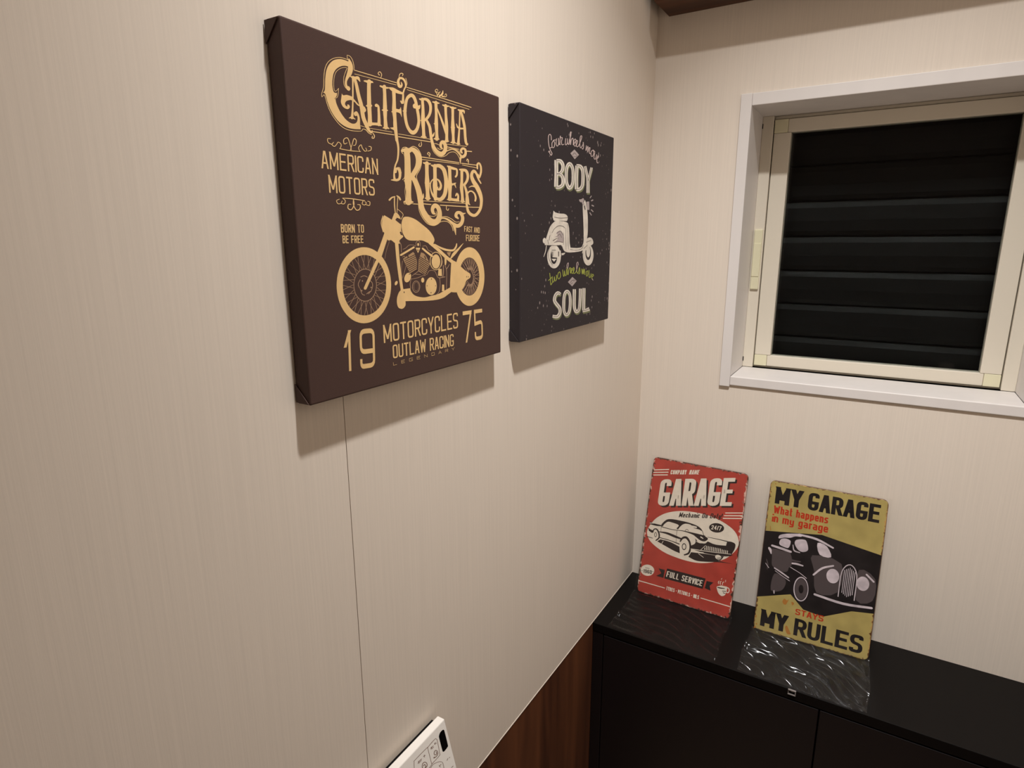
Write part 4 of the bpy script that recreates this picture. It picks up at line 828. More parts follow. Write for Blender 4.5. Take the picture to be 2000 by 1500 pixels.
        '276 -11 -8 0 -9 15 -16 15 -16 15 -16 15 -16 3 -1 3 -1|3519 3280 16 -1 10 -7 6 -18 6 -19 6 -18 5 -19 1 -2 -3 -2;r3288 2979 6 -4 9 0 19 -1 18 -2 16 -2 17 -2 25 -1 31 0 34 0 32 -1 29 '
        '-1 26 0 20 -1 15 0 11 1 14 2 17 0 18 -1 8 -1 7 3|3287 2982 4 5 8 3 16 7 16 8 21 7 28 5 31 0 34 -2 33 -3 28 -1 26 1 25 2 27 1 26 -2 22 -7 13 -10 7 -9 7 -9 5 -3 -1 -5;r3618 2975 21 7'
        ' 10 13 1 17 3 19 1 18 -3 18 -7 15 -12 15 -15 11 -30 6 -30 -12 -10 -14 -6 -13 -7 -12 -2 -7 6 -5|3600 2975 -17 7 -4 13 5 18 7 17 5 16 1 12 -5 11 -8 9 -8 5 10 0 11 4 -8 -7 -12 -12 -11'
        ' -11 -8 -6 -12 -1;r3741 3539 -24 -11 -9 -16 0 -42 0 -43 0 -41 -2 -39 -6 -36 -9 -33 -7 -34 -3 -34 4 -35 9 -35 10 -33 6 -30 1 -27 -2 -25 -3 -24 -2 -25 11 -18 29 -8|3763 3542 24 -7 8 '
        '-15 -2 -42 -3 -43 -3 -43 -2 -40 -1 -36 0 -34 0 -31 0 -32 1 -33 1 -34 1 -34 3 -32 3 -28 5 -25 5 -24 5 -24 -9 -20 -28 -13;r3664 3515 6 -6 13 -3 18 -2 18 -2 18 -3 22 -2 28 0 29 0 21 0'
        ' 12 -3 12 -8 14 -14 11 -17 7 -18 2 -18 -3 -21 -7 -21 -11 -20 -15 -19 -22 -20 -26 -21 -26 -21 -8 -15 9 -12|3666 3521 9 7 15 3 19 3 20 3 21 3 22 2 26 2 33 2 40 -1 39 -9 27 -17 19 -22'
        ' 12 -23 7 -24 0 -25 -4 -26 -10 -26 -15 -26 -21 -25 -26 -24 -27 -21 -25 -21 -20 -11 -26 -1;r3679 2973 5 -5 10 -2 30 0 30 0 30 -1 30 0 11 2 7 5|3680 2977 7 5 11 2 30 0 30 0 30 0 30 0'
        ' 10 -2 5 -5;r3810 3269 -13 -10 0 -11 12 -25 12 -23 11 -24 9 -26 7 -29 5 -32 5 -33 7 -28 9 -24 10 -21 12 -19 13 -16 17 -12 18 -7 16 -3 14 -3 7 -2 8 2|3824 3272 19 -1 12 -8 16 -24 16'
        ' -23 16 -24 14 -27 12 -31 10 -33 9 -32 7 -28 5 -24 2 -21 2 -18 3 -14 4 -9 4 -6 8 -7 9 -8 4 -4 -2 -5;r3673 3209 3 -2 5 -1 13 -4 13 -5 13 -5 13 -5 33 8 18 16|3673 3211 3 3 5 1 14 7 1'
        '3 7 14 7 13 7 32 -3 18 -15;r4161 2993 17 4 9 10 6 14 8 15 5 16 0 19 -6 20 -11 21 -16 20 -20 17 -25 14 -30 12 -33 8 -34 3 -35 -4 -33 -9 -30 -14 -26 -17 -19 -20 -16 -24 -12 -26 -9 -2'
        '8 -5 -33 -1 -36 2 -37 6 -35 7 -35 10 -36 17 -35 30 -30 45 -24 57 -18 65 -10 71 4 63 22 54 32 46 38 37 38 27 41 17 43 11 43 6 41 1 37 -5 35 -10 34 -15 33 -20 34 -26 33 -28 32 -30 30'
        ' -34 28 -36 25 -32 22 -25 21 -21 21 -17 20 -12 19 -5 16 5 18 14 20 15 15 -1 2 -13 -1 13 -3 22 -9 19 -10 14 -11 12 -15 12 -17 12 -16 11 -14 10 -12 11 -11 12 -13 16 -12 18 -13 18 -13'
        ' 18 -13 10 -4 13 1|4147 2994 -13 6 -1 10 5 15 6 13 3 13 0 13 -5 16 -7 19 -11 18 -13 14 -19 11 -23 10 -24 7 -20 2 -18 -3 -22 -6 -20 -10 -17 -13 -14 -15 -12 -20 -9 -24 -5 -26 -2 -30 '
        '2 -34 5 -35 9 -33 12 -32 14 -33 19 -27 23 -19 31 -14 41 -12 39 -6 27 1 31 11 41 23 40 30 32 32 21 33 13 37 8 39 1 36 -5 31 -12 28 -16 28 -19 28 -22 28 -27 29 -28 28 -28 28 -27 25 -'
        '31 25 -30 27 -24 27 -19 27 -13 26 -8 28 0 27 10 29 19 29 26 25 41 22 56 2 34 -12 25 -15 20 -16 15 -17 9 -19 8 -19 8 -15 9 -13 9 -12 10 -11 11 -12 12 -13 15 -13 15 -14 15 -14 3 -7 -'
        '6 -7;r3957 3232 4 -2 6 1 28 7 26 7 26 6 26 2 29 -1 34 -4 37 -5 38 -4 22 1 16 9|3955 3233 1 3 5 3 24 9 25 11 28 10 35 7 38 2 40 -1 40 -2 38 -2 18 -5 6 -10;r4257 3576 12 6 3 7 1 21 0'
        ' 20 2 18 4 11 6 7 7 6 3 3 -3 0 8 -4 13 -11 12 -16 9 -18 3 -21 1 -26 -3 -26 -6 -25 -11 -27 -15 -29 -15 -24 -3 -7 29 0 -7 12 -8 19 -9 17 -7 6 -13 2|4247 3574 -13 3 -5 7 -5 19 -6 20 -'
        '3 20 3 19 15 18 23 14 31 10 35 0 23 -10 20 -15 17 -19 12 -22 6 -25 2 -27 -2 -30 -7 -28 -13 -30 -19 -32 -20 -27 -26 -20 -49 6 -8 18 -4 20 -6 18 2 7 10 7;r2609 3611 3 -4 7 -1 247 5 2'
        '56 4 268 5 279 6 8 1 5 4|2611 3615 5 4 8 1 246 5 256 4 268 5 279 5 7 -1 3 -4;r2624 3573 2 -3 5 -1 244 9 254 9 264 9 276 9 6 2 4 2|2624 3575 4 3 6 1 243 9 254 9 265 9 276 9 5 0 2 -3'
        ';r3743 3628 4 -4 7 -1 116 4 119 4 121 4 123 4 9 1 6 4|3744 3631 5 4 8 2 117 4 119 4 121 3 123 5 8 -2 3 -3;r3759 3603 2 -3 5 -1 113 -2 114 -1 116 -2 119 -1 6 1 5 3|3760 3605 4 3 6 1'
        ' 113 -1 114 -2 116 -1 119 -2 5 -1 3 -3;r2625 2922 2 -2 5 -1 285 5 299 5 314 6 329 6 6 1 4 3|2625 2925 3 2 5 1 286 6 299 5 313 6 330 6 5 -1 3 -2;r2601 2874 3 -4 8 -1 55 0 56 -1 57 0'
        ' 57 0 8 1 5 4|2602 2878 5 4 8 1 55 0 56 0 57 -1 57 0 7 -1 3 -4;r3086 2875 4 -4 8 -1 180 2 186 2 192 3 197 2 8 2 6 4|3086 2879 6 4 8 2 181 2 185 2 192 3 197 2 8 -1 4 -4;r3907 2882 4'
        ' -4 8 -1 93 3 95 3 96 4 98 3 8 2 5 4|3907 2885 5 4 8 2 93 3 95 3 96 4 98 3 8 -1 4 -4;r2372 2860 3 -3 6 -1 28 0 29 1 28 0 29 1 7 1 4 3|2372 2863 4 4 7 1 28 1 28 0 29 1 29 0 6 -1 3 -'
        '3;r2841 3635 5 2 2 3 6 12 7 13 5 13 1 12 -7 9 -11 7 -14 4 -15 1 -15 -5 -12 -9 -9 -9 -5 -10 6 -7 11 -3 11 -3 10 -3 6 0 5 2|2837 3635 -3 2 -1 3 5 13 6 13 4 11 0 8 -5 6 -8 5 -9 3 -5 1'
        ' -5 -2 -9 -6 -7 -7 -2 -4 1 -1 7 -2 11 -3 10 -3 3 -2 0 -4;r3266 2876 -5 -2 -2 -3 -1 -14 -2 -15 0 -15 3 -12 10 -10 14 -7 15 -3 17 0 11 7 6 10 4 9 4 9 0 3 -4 2|3270 2877 5 -2 1 -3 0 -'
        '15 -1 -15 1 -13 3 -9 6 -7 10 -5 10 -2 3 -1 2 2 4 7 5 9 5 9 3 3 5 1;r3962 3644 5 1 2 3 3 14 4 14 2 14 -2 11 -9 9 -13 5 -15 2 -15 -1 -12 -7 -5 -8 -5 -8 -4 -8 -1 -3 3 -2|3958 3643 -4 '
        '2 -1 3 2 13 2 14 1 13 -1 8 -6 5 -9 4 -9 1 -4 1 -2 -2 -4 -5 -5 -9 -5 -7 -4 -3 -5 -1'
    ),
    'flourish': (
        'r843 3522 1 -2 3 -1 50 -2 51 -1 50 -2 51 1 51 2 51 4 50 4 51 4 4 1 3 3|844 3524 2 3 4 0 50 0 51 -1 51 -1 51 1 50 2 49 3 51 3 50 3 4 0 2 -2;r1074 3530 3 3 1 2 -5 20 -5 20 -6 20 -6 1'
        '9 -8 21 -8 23 -10 19 -15 13 -22 1 -24 -8 -22 -12 -15 -14 -7 -16 -1 -18 4 -17 8 -12 15 -1 17 6 16 8 15 7 3 2 1 3|1071 3530 -3 0 -2 2 -6 20 -5 19 -6 20 -7 19 -8 20 -8 22 -10 18 -11 9'
        ' -12 1 -19 -6 -18 -10 -11 -10 -5 -12 -1 -16 3 -16 4 -8 5 0 12 5 16 7 16 7 4 1 3 -1;r1051 3527 4 1 3 3 12 24 12 24 13 24 11 22 10 20 9 20 8 15 6 8 5 0 10 -2 10 -7 5 -7 0 -12 -4 -17 '
        '-6 -17 -7 -12 -6 -5 -7 -2 -11 -1 -11 -2 -4 -1 -2 -3|1048 3527 -2 2 0 3 12 24 12 25 12 23 11 22 9 20 8 20 9 17 11 13 19 4 16 -4 13 -8 7 -12 0 -15 -5 -18 -7 -18 -9 -15 -12 -8 -13 -4 '
        '-12 -1 -10 -1 -4 0 -2 2;r857 3520 4 1 3 3 8 15 9 15 7 15 1 14 -9 12 -15 9 -17 6 -16 2 -15 -7 -10 -11 -9 -12 -9 -10 -9 -9 -9 -8 -9 -7 -7 -2 -9 1 -13 4 -10 5 -4 5 1 4 8 8 11 9 10 9 1'
        ' 2 0 3|855 3520 -2 2 0 3 7 15 9 15 6 14 1 10 -7 9 -13 8 -14 5 -11 1 -5 -3 -8 -9 -9 -11 -9 -11 -10 -9 -11 -10 -11 -8 -14 -5 -15 1 -14 5 -13 7 -6 9 3 10 10 10 12 9 10 8 3 2 4 0;r715 '
        '3562 0 3 -3 1 -17 4 -17 2 -15 4 -10 5 -6 10 -3 13 0 12 3 8 4 2 11 1 15 0 15 1 4 1 3 3|714 3559 -4 -2 -4 0 -17 3 -17 3 -17 4 -12 7 -8 12 -4 15 0 14 5 12 13 7 16 2 15 0 14 1 4 -1 2 -'
        '2;r1240 3528 2 3 0 2 -6 13 -8 13 -5 12 0 11 8 12 14 14 15 11 7 3 2 -2 3 -10 4 -14 7 -12 10 -12 13 -11 13 -11 13 -6 16 -1 16 4 13 6 8 9 0 9 -6 9 -7 8 -5 9 -3 1 -4 0|1237 3527 -4 0 -'
        '3 2 -7 13 -8 12 -6 14 0 14 10 15 15 16 18 13 18 6 12 -6 5 -12 4 -13 6 -11 9 -11 12 -11 12 -9 10 -6 9 0 11 2 9 4 4 4 0 4 -5 7 -7 9 -6 8 -1 3 3 3;r1394 3553 3 -1 4 0 17 5 19 4 18 6 1'
        '5 9 9 12 4 14 0 13 -4 10 -11 5 -14 1 -14 -1 -13 -1 -4 -1 -3 -2|1393 3555 2 3 3 2 18 5 18 5 16 5 9 6 6 8 3 12 0 11 -2 7 -5 2 -10 0 -13 -1 -13 0 -4 1 -2 2;r847 2860 2 -2 4 -1 43 0 43'
        ' 0 45 0 50 -1 56 -2 61 -3 64 -3 64 -3 5 1 4 3|847 2863 3 2 5 1 43 1 43 2 46 0 50 0 56 -2 62 -4 64 -4 63 -4 5 -1 1 -3;r1052 2860 -4 -3 -1 -3 2 -19 3 -19 2 -17 -3 -17 -10 -19 -14 -20'
        ' -15 -17 -14 -9 -11 -3 -16 3 -14 6 -9 6 -3 9 1 14 4 14 5 9 5 3 11 2 15 0 14 1 4 1 3 2|1056 2861 5 -1 2 -4 2 -18 4 -19 1 -19 -3 -20 -10 -20 -15 -22 -17 -19 -18 -13 -22 -5 -22 4 -18 '
        '7 -13 10 -5 14 2 16 5 16 8 13 15 7 15 2 15 -1 14 0 4 0 2 -3;r1054 2861 -5 -3 -2 -3 -3 -19 -4 -19 -2 -19 3 -19 9 -22 14 -22 16 -19 18 -13 22 -3 23 5 20 9 15 12 10 14 5 17 0 16 -4 13'
        ' -13 7 -15 0 -16 -1 -14 0 -4 -1 -2 -2|1058 2861 4 -2 1 -4 -3 -19 -4 -18 -2 -18 3 -18 8 -19 14 -21 16 -18 14 -10 12 -1 16 4 15 7 11 8 7 10 5 15 1 14 -2 9 -4 2 -11 1 -15 0 -14 0 -4 1'
        ' -2 2;r842 2863 -1 -3 2 -3 13 -8 14 -7 12 -8 5 -7 0 -9 -5 -12 -8 -10 -7 -6 -10 -2 -15 -1 -13 2 -7 2 0 3 5 8 7 10 6 9 1 3 -2 2|844 2865 5 1 4 -1 13 -8 14 -7 13 -9 8 -10 0 -13 -6 -14'
        ' -9 -13 -12 -10 -16 -4 -19 0 -17 2 -11 6 -1 10 6 10 7 10 7 9 3 2 3 1;r819 2791 -3 2 -4 0 -16 -4 -16 -4 -13 -2 -9 1 -9 6 -8 10 -5 11 0 8 5 4 12 6 17 5 15 6 3 2 1 3|820 2788 -2 -3 -4'
        ' -2 -16 -3 -16 -4 -16 -3 -15 2 -13 8 -9 12 -6 13 0 13 11 9 15 7 17 5 15 5 4 1 3 -2;r1251 2854 -5 -1 -3 -3 -8 -12 -9 -12 -7 -12 -1 -12 8 -9 14 -6 17 -4 16 1 15 6 14 9 11 11 6 10 -3 '
        '8 -10 5 -10 3 -8 4 -4 0 -4 -1|1254 2853 3 -3 -1 -3 -8 -12 -9 -12 -6 -11 -1 -6 5 -5 11 -5 13 -2 9 0 10 4 11 7 10 9 4 6 -1 2 -6 3 -9 3 -9 4 -2 2 0 3;r1300 2793 1 -3 4 -2 18 -2 18 -4 '
        '19 -2 18 4 11 12 5 15 1 15 -2 12 -9 7 -13 3 -13 1 -12 2 -4 0 -4 -2|1301 2796 4 2 5 1 18 -3 18 -4 15 -1 8 1 6 6 4 13 1 13 -1 9 -4 4 -9 2 -13 1 -11 2 -4 2 -1 2'
    ),
    'lettering': (
        'r498 3230 48 231 38 0 44 -229|525 3231 43 207 -6 0 39 -207;r517 3315 94 1|517 3293 94 0;r651 3232 2 230|677 3232 2 230;r676 3462 67 -187|648 3462 67 -187;r715 3275 71 188|743 3275 '
        '71 188;r809 3463 -2 -230|782 3463 -2 -230;r957 3442 -97 -1 -2 -184 97 1|957 3465 -123 -1 -2 -230 123 1;r835 3364 109 1|835 3341 109 1;r982 3235 2 230 81 1 18 -2 15 -9 8 -15 3 -17 -'
        '1 -46 -2 -17 -9 -15 -15 -9 -19 -3 -79 -1|1008 3236 2 206 52 1 10 -1 5 -3 4 -6 1 -11 0 -44 -2 -11 -3 -6 -5 -3 -11 -2 -76 -1;r1064 3345 49 -108|1036 3345 49 -109;r1126 3237 2 230|115'
        '3 3237 2 230;r1272 3395 0 30 -1 11 -3 5 -5 3 -10 1 -33 0 -10 -2 -5 -3 -3 -6 -2 -11 -1 -141 1 -11 4 -6 4 -3 11 -1 33 0 9 1 5 3 3 6 2 10 0 31|1298 3395 1 32 -3 16 -8 14 -15 9 -17 2 -'
        '38 -1 -18 -2 -15 -10 -9 -14 -2 -17 -2 -144 2 -17 9 -14 15 -9 18 -2 38 0 17 3 15 9 9 14 2 16 1 32;r1319 3239 48 230 38 0 44 -229|1346 3239 43 207 -6 0 40 -206;r1338 3324 94 1|1338 3'
        '301 94 1;r1472 3240 2 230|1498 3241 2 229;r1496 3470 107 -228|1467 3470 108 -229;r1570 3241 3 230|1597 3242 2 229;r606 2919 1 236|633 2919 1 237;r631 3155 66 -191|602 3155 67 -191;'
        'r669 2964 69 193|697 2964 69 194;r762 3158 -2 -236|735 3157 -2 -236;r830 2923 -18 2 -16 9 -8 15 -3 17 1 148 3 17 9 15 15 10 19 3 32 0 19 -2 16 -9 8 -15 3 -17 -1 -148 -3 -17 -9 -15 '
        '-16 -10 -18 -3 -33 0|833 2946 -11 2 -5 3 -3 5 -2 12 1 145 2 12 4 5 5 4 10 1 28 1 10 -2 5 -3 4 -5 1 -12 0 -145 -2 -12 -4 -5 -5 -4 -10 -1 -28 -1;r936 3161 120 1|936 3137 120 2;r1010 '
        '3162 -2 -236|983 3161 -2 -236;r1127 2928 -19 2 -15 9 -9 15 -2 17 1 148 2 17 9 15 16 10 18 3 33 0 18 -2 16 -9 9 -15 2 -17 -1 -148 -2 -17 -9 -15 -16 -10 -19 -3 -32 0|1129 2951 -10 2 '
        '-5 2 -4 6 -1 12 1 145 1 11 4 6 5 3 10 2 29 1 10 -2 5 -3 3 -5 2 -12 -1 -145 -2 -12 -3 -6 -5 -3 -11 -1 -28 -1;r1230 2929 1 236 78 2 19 -3 15 -9 9 -14 2 -18 0 -48 -2 -17 -9 -15 -16 -1'
        '0 -19 -3 -76 -1|1257 2930 1 212 49 1 10 -1 5 -3 4 -6 1 -12 0 -45 -2 -11 -3 -6 -5 -3 -11 -2 -74 -1;r1311 3042 48 -111|1282 3042 48 -111;r1475 3115 1 21 -1 6 -2 2 -1 1 -5 1 -40 -1 -1'
        '0 -2 -5 -3 -4 -6 -2 -11 0 -31 2 -12 4 -7 5 -4 11 -3 31 -3 18 -5 14 -10 9 -15 2 -18 0 -37 -3 -17 -9 -15 -16 -10 -18 -3 -44 -1 -14 2 -12 7 -6 11 -2 12 0 22|1503 3116 0 22 -2 12 -7 11'
        ' -11 7 -14 1 -44 0 -19 -3 -15 -10 -9 -15 -3 -17 0 -33 2 -18 8 -15 15 -10 18 -5 31 -3 10 -3 6 -5 4 -7 2 -12 0 -34 -2 -12 -4 -6 -5 -3 -10 -1 -40 -1 -5 1 -2 0 -1 2 -1 7 0 20;r777 2386'
        ' 1 117|795 2386 1 118;r779 2503 31 1 9 -2 9 -5 5 -8 1 -9 0 -18 -1 -8 -5 -7 -7 -4 -8 -2 -34 0|779 2488 29 0 5 0 1 -1 2 -2 0 -6 0 -16 0 -4 -1 -1 -1 -1 -3 0 -32 -1;r795 2457 21 0 8 -1'
        ' 7 -5 4 -6 1 -8 0 -27 -1 -9 -5 -8 -9 -5 -10 -2 -33 0|795 2441 19 0 3 0 0 0 1 -1 1 -4 -1 -25 0 -6 -2 -2 -1 -1 -5 -1 -31 0;r872 2387 -10 1 -8 5 -5 8 -1 9 0 70 1 9 5 8 9 6 10 1 9 0 10'
        ' -1 9 -5 4 -8 2 -9 -1 -71 -1 -9 -5 -8 -8 -5 -10 -1 -10 0|874 2402 -5 1 -2 1 -1 2 -1 5 1 69 1 5 1 2 2 1 4 1 7 0 4 -1 2 -1 1 -2 1 -5 0 -69 -1 -5 -1 -2 -2 -1 -5 -1 -6 0;r918 2387 1 11'
        '7 34 1 9 -2 9 -5 5 -8 1 -9 0 -22 -1 -9 -5 -8 -9 -5 -10 -2 -33 0|936 2387 0 102 15 0 5 0 1 -1 2 -2 0 -6 0 -20 -1 -6 -1 -2 -2 -1 -4 -1 -32 0;r959 2443 21 -56|940 2443 21 -56;r988 238'
        '7 1 118|1006 2388 0 117;r1004 2505 46 -117|985 2505 47 -117;r1029 2388 1 117|1047 2388 0 117;r1104 2506 56 0|1104 2491 56 0;r1141 2506 0 -117|1124 2506 -1 -118;r1197 2389 -10 1 -8 '
        '5 -5 8 -1 9 0 71 2 9 4 8 9 5 10 1 9 1 10 -2 9 -5 5 -8 1 -9 -1 -70 -1 -9 -5 -8 -8 -5 -10 -2 -10 0|1199 2404 -5 1 -1 1 -2 2 -1 5 1 69 1 5 1 2 2 2 4 0 7 0 4 0 2 -1 1 -3 1 -5 0 -68 -1 '
        '-6 -1 -2 -2 -1 -5 -1 -6 0;r795 2236 2 109|812 2236 1 109;r798 2345 28 0 9 -1 8 -5 4 -7 1 -8 0 -18 -2 -7 -3 -6 -7 -4 -8 -1 -31 -1|798 2331 26 0 4 0 2 -1 1 -2 1 -5 -1 -16 0 -3 -1 -1 '
        '0 -1 -3 0 -30 -1;r812 2302 19 0 7 -1 7 -4 4 -6 0 -7 0 -26 -1 -8 -5 -7 -8 -5 -9 -1 -30 -1|812 2287 18 1 2 -1 0 0 1 -1 0 -3 0 -24 -1 -5 -1 -2 -2 -1 -4 0 -28 -1;r913 2332 -36 0 -1 -81'
        ' 36 1|913 2346 -52 0 -2 -109 53 0;r861 2300 47 1|861 2286 47 1;r1017 2333 -36 0 -1 -95|1017 2347 -52 0 -2 -109;r965 2299 46 1|965 2285 46 1;r1027 2239 2 108 31 1 9 -2 8 -4 4 -8 1 -'
        '8 0 -21 -1 -8 -5 -7 -8 -5 -9 -2 -30 0|1044 2239 1 94 14 0 4 0 1 -1 1 -2 1 -5 0 -19 -1 -5 -1 -2 -2 -1 -4 0 -29 -1;r1065 2291 19 -52|1048 2290 19 -51;r1145 2334 -36 0 -1 -80 36 0|114'
        '5 2348 -52 0 -2 -109 53 1;r1094 2303 46 0|1093 2288 47 1;r1209 2335 -36 0 -1 -81 36 1|1209 2349 -52 0 -1 -109 52 1;r1158 2303 46 1|1157 2289 47 1;r3847 2529 -41 2 -1 -88|3847 2542 '
        '-56 2 -1 -100;r3791 2501 49 -2|3791 2488 49 -2;r3856 2441 21 100 20 -1 20 -101|3872 2441 18 86 -6 1 17 -88;r3865 2480 43 -1|3865 2467 43 -1;r3968 2514 0 8 0 2 0 0 0 0 -2 1 -18 0 -4'
        ' 0 -1 -1 -2 -2 0 -4 0 -12 0 -4 2 -3 2 -1 4 -2 14 -2 8 -3 7 -5 4 -7 1 -8 0 -14 -1 -8 -4 -7 -8 -4 -8 -1 -21 1 -6 1 -6 4 -3 5 0 6 0 9|3983 2513 0 9 -1 6 -3 5 -5 4 -7 1 -20 0 -9 0 -7 -'
        '5 -4 -6 -1 -8 0 -13 1 -8 4 -7 6 -5 8 -2 15 -3 4 -1 2 -1 1 -3 1 -5 0 -13 -1 -4 -1 -2 -1 -1 -4 0 -19 0 -1 1 0 -1 0 1 0 2 0 8;r3994 2537 56 -2|3994 2524 56 -3;r4030 2535 -1 -100|4015 '
        '2536 -1 -101;r4101 2432 21 100 19 -1 20 -101|4116 2432 18 86 -6 1 18 -88;r4110 2471 43 -1|4110 2458 43 -2;r4170 2430 0 100|4185 2429 0 100;r4183 2530 48 -103|4167 2530 48 -102;r421'
        '2 2428 1 100|4227 2427 1 101;r4238 2427 0 100 36 -1 9 -1 7 -5 4 -7 1 -8 0 -60 -1 -8 -4 -6 -8 -4 -8 -1 -36 1|4253 2440 0 74 20 -1 4 -1 1 -1 2 -2 0 -4 0 -59 -1 -4 -1 -2 -1 -1 -4 0 -2'
        '0 1;r3903 2374 -46 1 0 -100|3904 2389 -64 1 0 -115;r3841 2340 55 0|3841 2325 55 0;r3933 2389 0 -90 1 -6 1 -2 2 -1 4 0 14 -1 4 1 2 1 1 2 1 5 1 91|3916 2389 0 -91 1 -9 5 -8 8 -5 9 -1'
        ' 17 0 10 1 8 5 5 8 1 8 1 92;r3992 2274 0 115 41 -1 9 -1 9 -5 4 -8 2 -9 -1 -21 -1 -9 -5 -8 -8 -5 -10 -1 -39 0|4009 2274 0 100 22 0 5 -1 1 -1 2 -2 0 -6 0 -19 0 -6 -2 -2 -1 -1 -5 0 -3'
        '8 0;r4036 2328 24 -54|4017 2328 25 -54;r4091 2274 -9 1 -8 5 -5 8 -1 9 0 68 1 9 5 8 9 5 9 1 17 0 9 -1 9 -6 4 -7 2 -9 -1 -69 -1 -8 -5 -8 -8 -5 -10 -1 -17 0|4093 2289 -4 0 -2 1 -1 2 -'
        '1 6 0 66 1 5 1 3 2 1 4 0 14 0 5 -1 1 -1 2 -2 0 -5 0 -66 -1 -6 -1 -2 -2 -1 -4 0 -14 0;r4144 2273 0 115 41 -1 9 -1 9 -5 4 -8 2 -9 -1 -21 -1 -9 -5 -8 -8 -5 -10 -1 -39 0|4161 2273 0 10'
        '0 22 0 5 -1 1 -1 2 -2 0 -5 0 -20 0 -5 -2 -3 -1 -1 -5 0 -38 0;r4188 2327 24 -54|4169 2327 25 -54;r4283 2372 -46 0 0 -84 46 -1|4284 2387 -64 0 0 -114 63 0;r4221 2340 57 -1|4221 2325 '
        '57 -1;r1534 684 0 290|1568 684 -1 290;r1563 974 83 -236|1528 974 83 -236;r1611 738 82 236|1646 738 82 237;r1722 974 1 -290|1689 974 0 -290;r1809 685 -23 3 -19 11 -11 19 -3 21 0 181'
        ' 3 22 10 18 20 12 22 3 39 0 23 -3 19 -12 11 -18 3 -21 0 -182 -3 -21 -11 -18 -19 -12 -23 -3 -38 0|1811 714 -12 2 -7 3 -4 7 -2 15 0 178 2 14 4 7 6 4 13 2 33 0 13 -2 6 -3 5 -8 2 -14 0'
        ' -178 -2 -14 -4 -7 -7 -4 -12 -2 -34 0;r1935 975 147 1|1935 946 147 1;r2025 976 0 -290|1992 976 0 -290;r2170 686 -23 4 -19 11 -11 18 -3 21 0 182 3 21 11 19 19 11 23 4 39 0 22 -3 20 '
        '-12 11 -18 3 -21 0 -182 -3 -21 -11 -18 -19 -12 -23 -3 -39 -1|2173 715 -13 2 -6 4 -4 7 -3 14 0 178 2 15 5 7 6 4 13 2 33 0 13 -2 6 -4 4 -7 2 -14 0 -178 -2 -15 -4 -7 -6 -3 -13 -2 -33 '
        '-1;r2295 687 0 290 94 1 23 -4 19 -11 11 -18 3 -21 0 -59 -3 -22 -11 -18 -19 -11 -22 -4 -93 0|2328 687 0 261 59 0 12 -1 7 -4 4 -7 2 -14 0 -56 -2 -14 -4 -7 -7 -4 -12 -2 -90 0;r2394 82'
        '5 59 -137|2358 825 59 -137;r2593 886 0 38 -2 14 -4 6 -6 4 -12 1 -35 0 -13 -2 -6 -3 -4 -8 -2 -14 0 -178 2 -14 4 -7 7 -4 12 -2 35 0 12 2 6 4 4 6 2 14 0 38|2626 886 0 40 -3 20 -11 18 '
        '-18 11 -22 3 -41 0 -22 -3 -20 -12 -11 -18 -3 -21 1 -182 3 -21 11 -18 19 -12 23 -3 40 0 22 4 19 11 10 18 3 20 0 40;r2685 979 63 -163 0 -127|2650 979 65 -168 0 -122;r2813 979 -64 -16'
        '6|2778 979 -64 -166;r2954 887 0 39 -2 13 -4 7 -6 3 -12 2 -34 0 -13 -2 -6 -4 -5 -7 -2 -14 0 -178 2 -15 5 -7 6 -3 13 -2 35 0 12 2 5 3 4 7 2 14 0 38|2988 887 0 40 -3 21 -11 18 -19 11 '
        '-22 3 -40 0 -23 -4 -19 -11 -11 -18 -3 -22 0 -181 3 -22 11 -18 19 -11 23 -3 40 0 22 3 19 12 11 17 3 21 0 40;r3051 980 0 -261 115 1|3018 980 0 -290 148 1;r3347 953 -115 -1 0 -232 115'
        ' 1|3347 982 -149 -1 1 -290 148 1;r3201 856 132 0|3201 827 132 0;r3496 916 0 25 -1 8 -1 3 -2 1 -6 0 -48 0 -13 -2 -6 -3 -5 -8 -2 -14 0 -37 3 -15 4 -9 8 -5 13 -4 37 -4 22 -6 18 -13 10'
        ' -19 3 -21 0 -46 -3 -21 -11 -19 -19 -11 -23 -4 -53 0 -17 2 -14 9 -9 14 -2 15 0 27|3530 916 0 27 -2 15 -9 13 -14 9 -17 2 -53 0 -23 -3 -19 -12 -11 -18 -3 -21 0 -41 3 -21 10 -19 18 -1'
        '3 22 -6 37 -5 13 -3 8 -6 4 -8 2 -15 1 -43 -3 -14 -4 -7 -6 -4 -13 -2 -48 0 -6 1 -2 1 -1 3 -1 8 0 25;r1775 401 -19 3 -15 9 -9 15 -2 17 -1 138 3 16 8 15 16 9 18 2 27 0 19 -3 15 -10 9 '
        '-14 2 -17 0 -138 -2 -17 -9 -14 -15 -9 -18 -3 -27 1|1777 426 -9 1 -4 3 -4 5 -1 11 0 135 1 11 3 5 4 2 10 1 22 0 9 -1 4 -3 3 -5 2 -11 0 -135 -1 -11 -3 -5 -5 -3 -9 -1 -22 1;r1896 623 1'
        ' -180 1 -10 3 -6 4 -2 10 -2 22 0 9 1 4 3 3 5 2 11 0 179|1867 624 0 -182 3 -16 9 -15 15 -9 18 -3 27 -1 19 3 15 9 9 14 2 17 0 181;r2007 622 112 -2|2007 597 112 -2;r2078 621 0 -225|20'
        '48 621 1 -224;r2172 619 0 -200 85 -1|2142 620 1 -225 114 -2;r2278 393 41 224 39 -1 42 -225|2308 393 36 199 -11 0 37 -200;r2295 477 87 -1|2295 453 88 -2;r2445 615 32 -225|2416 615 3'
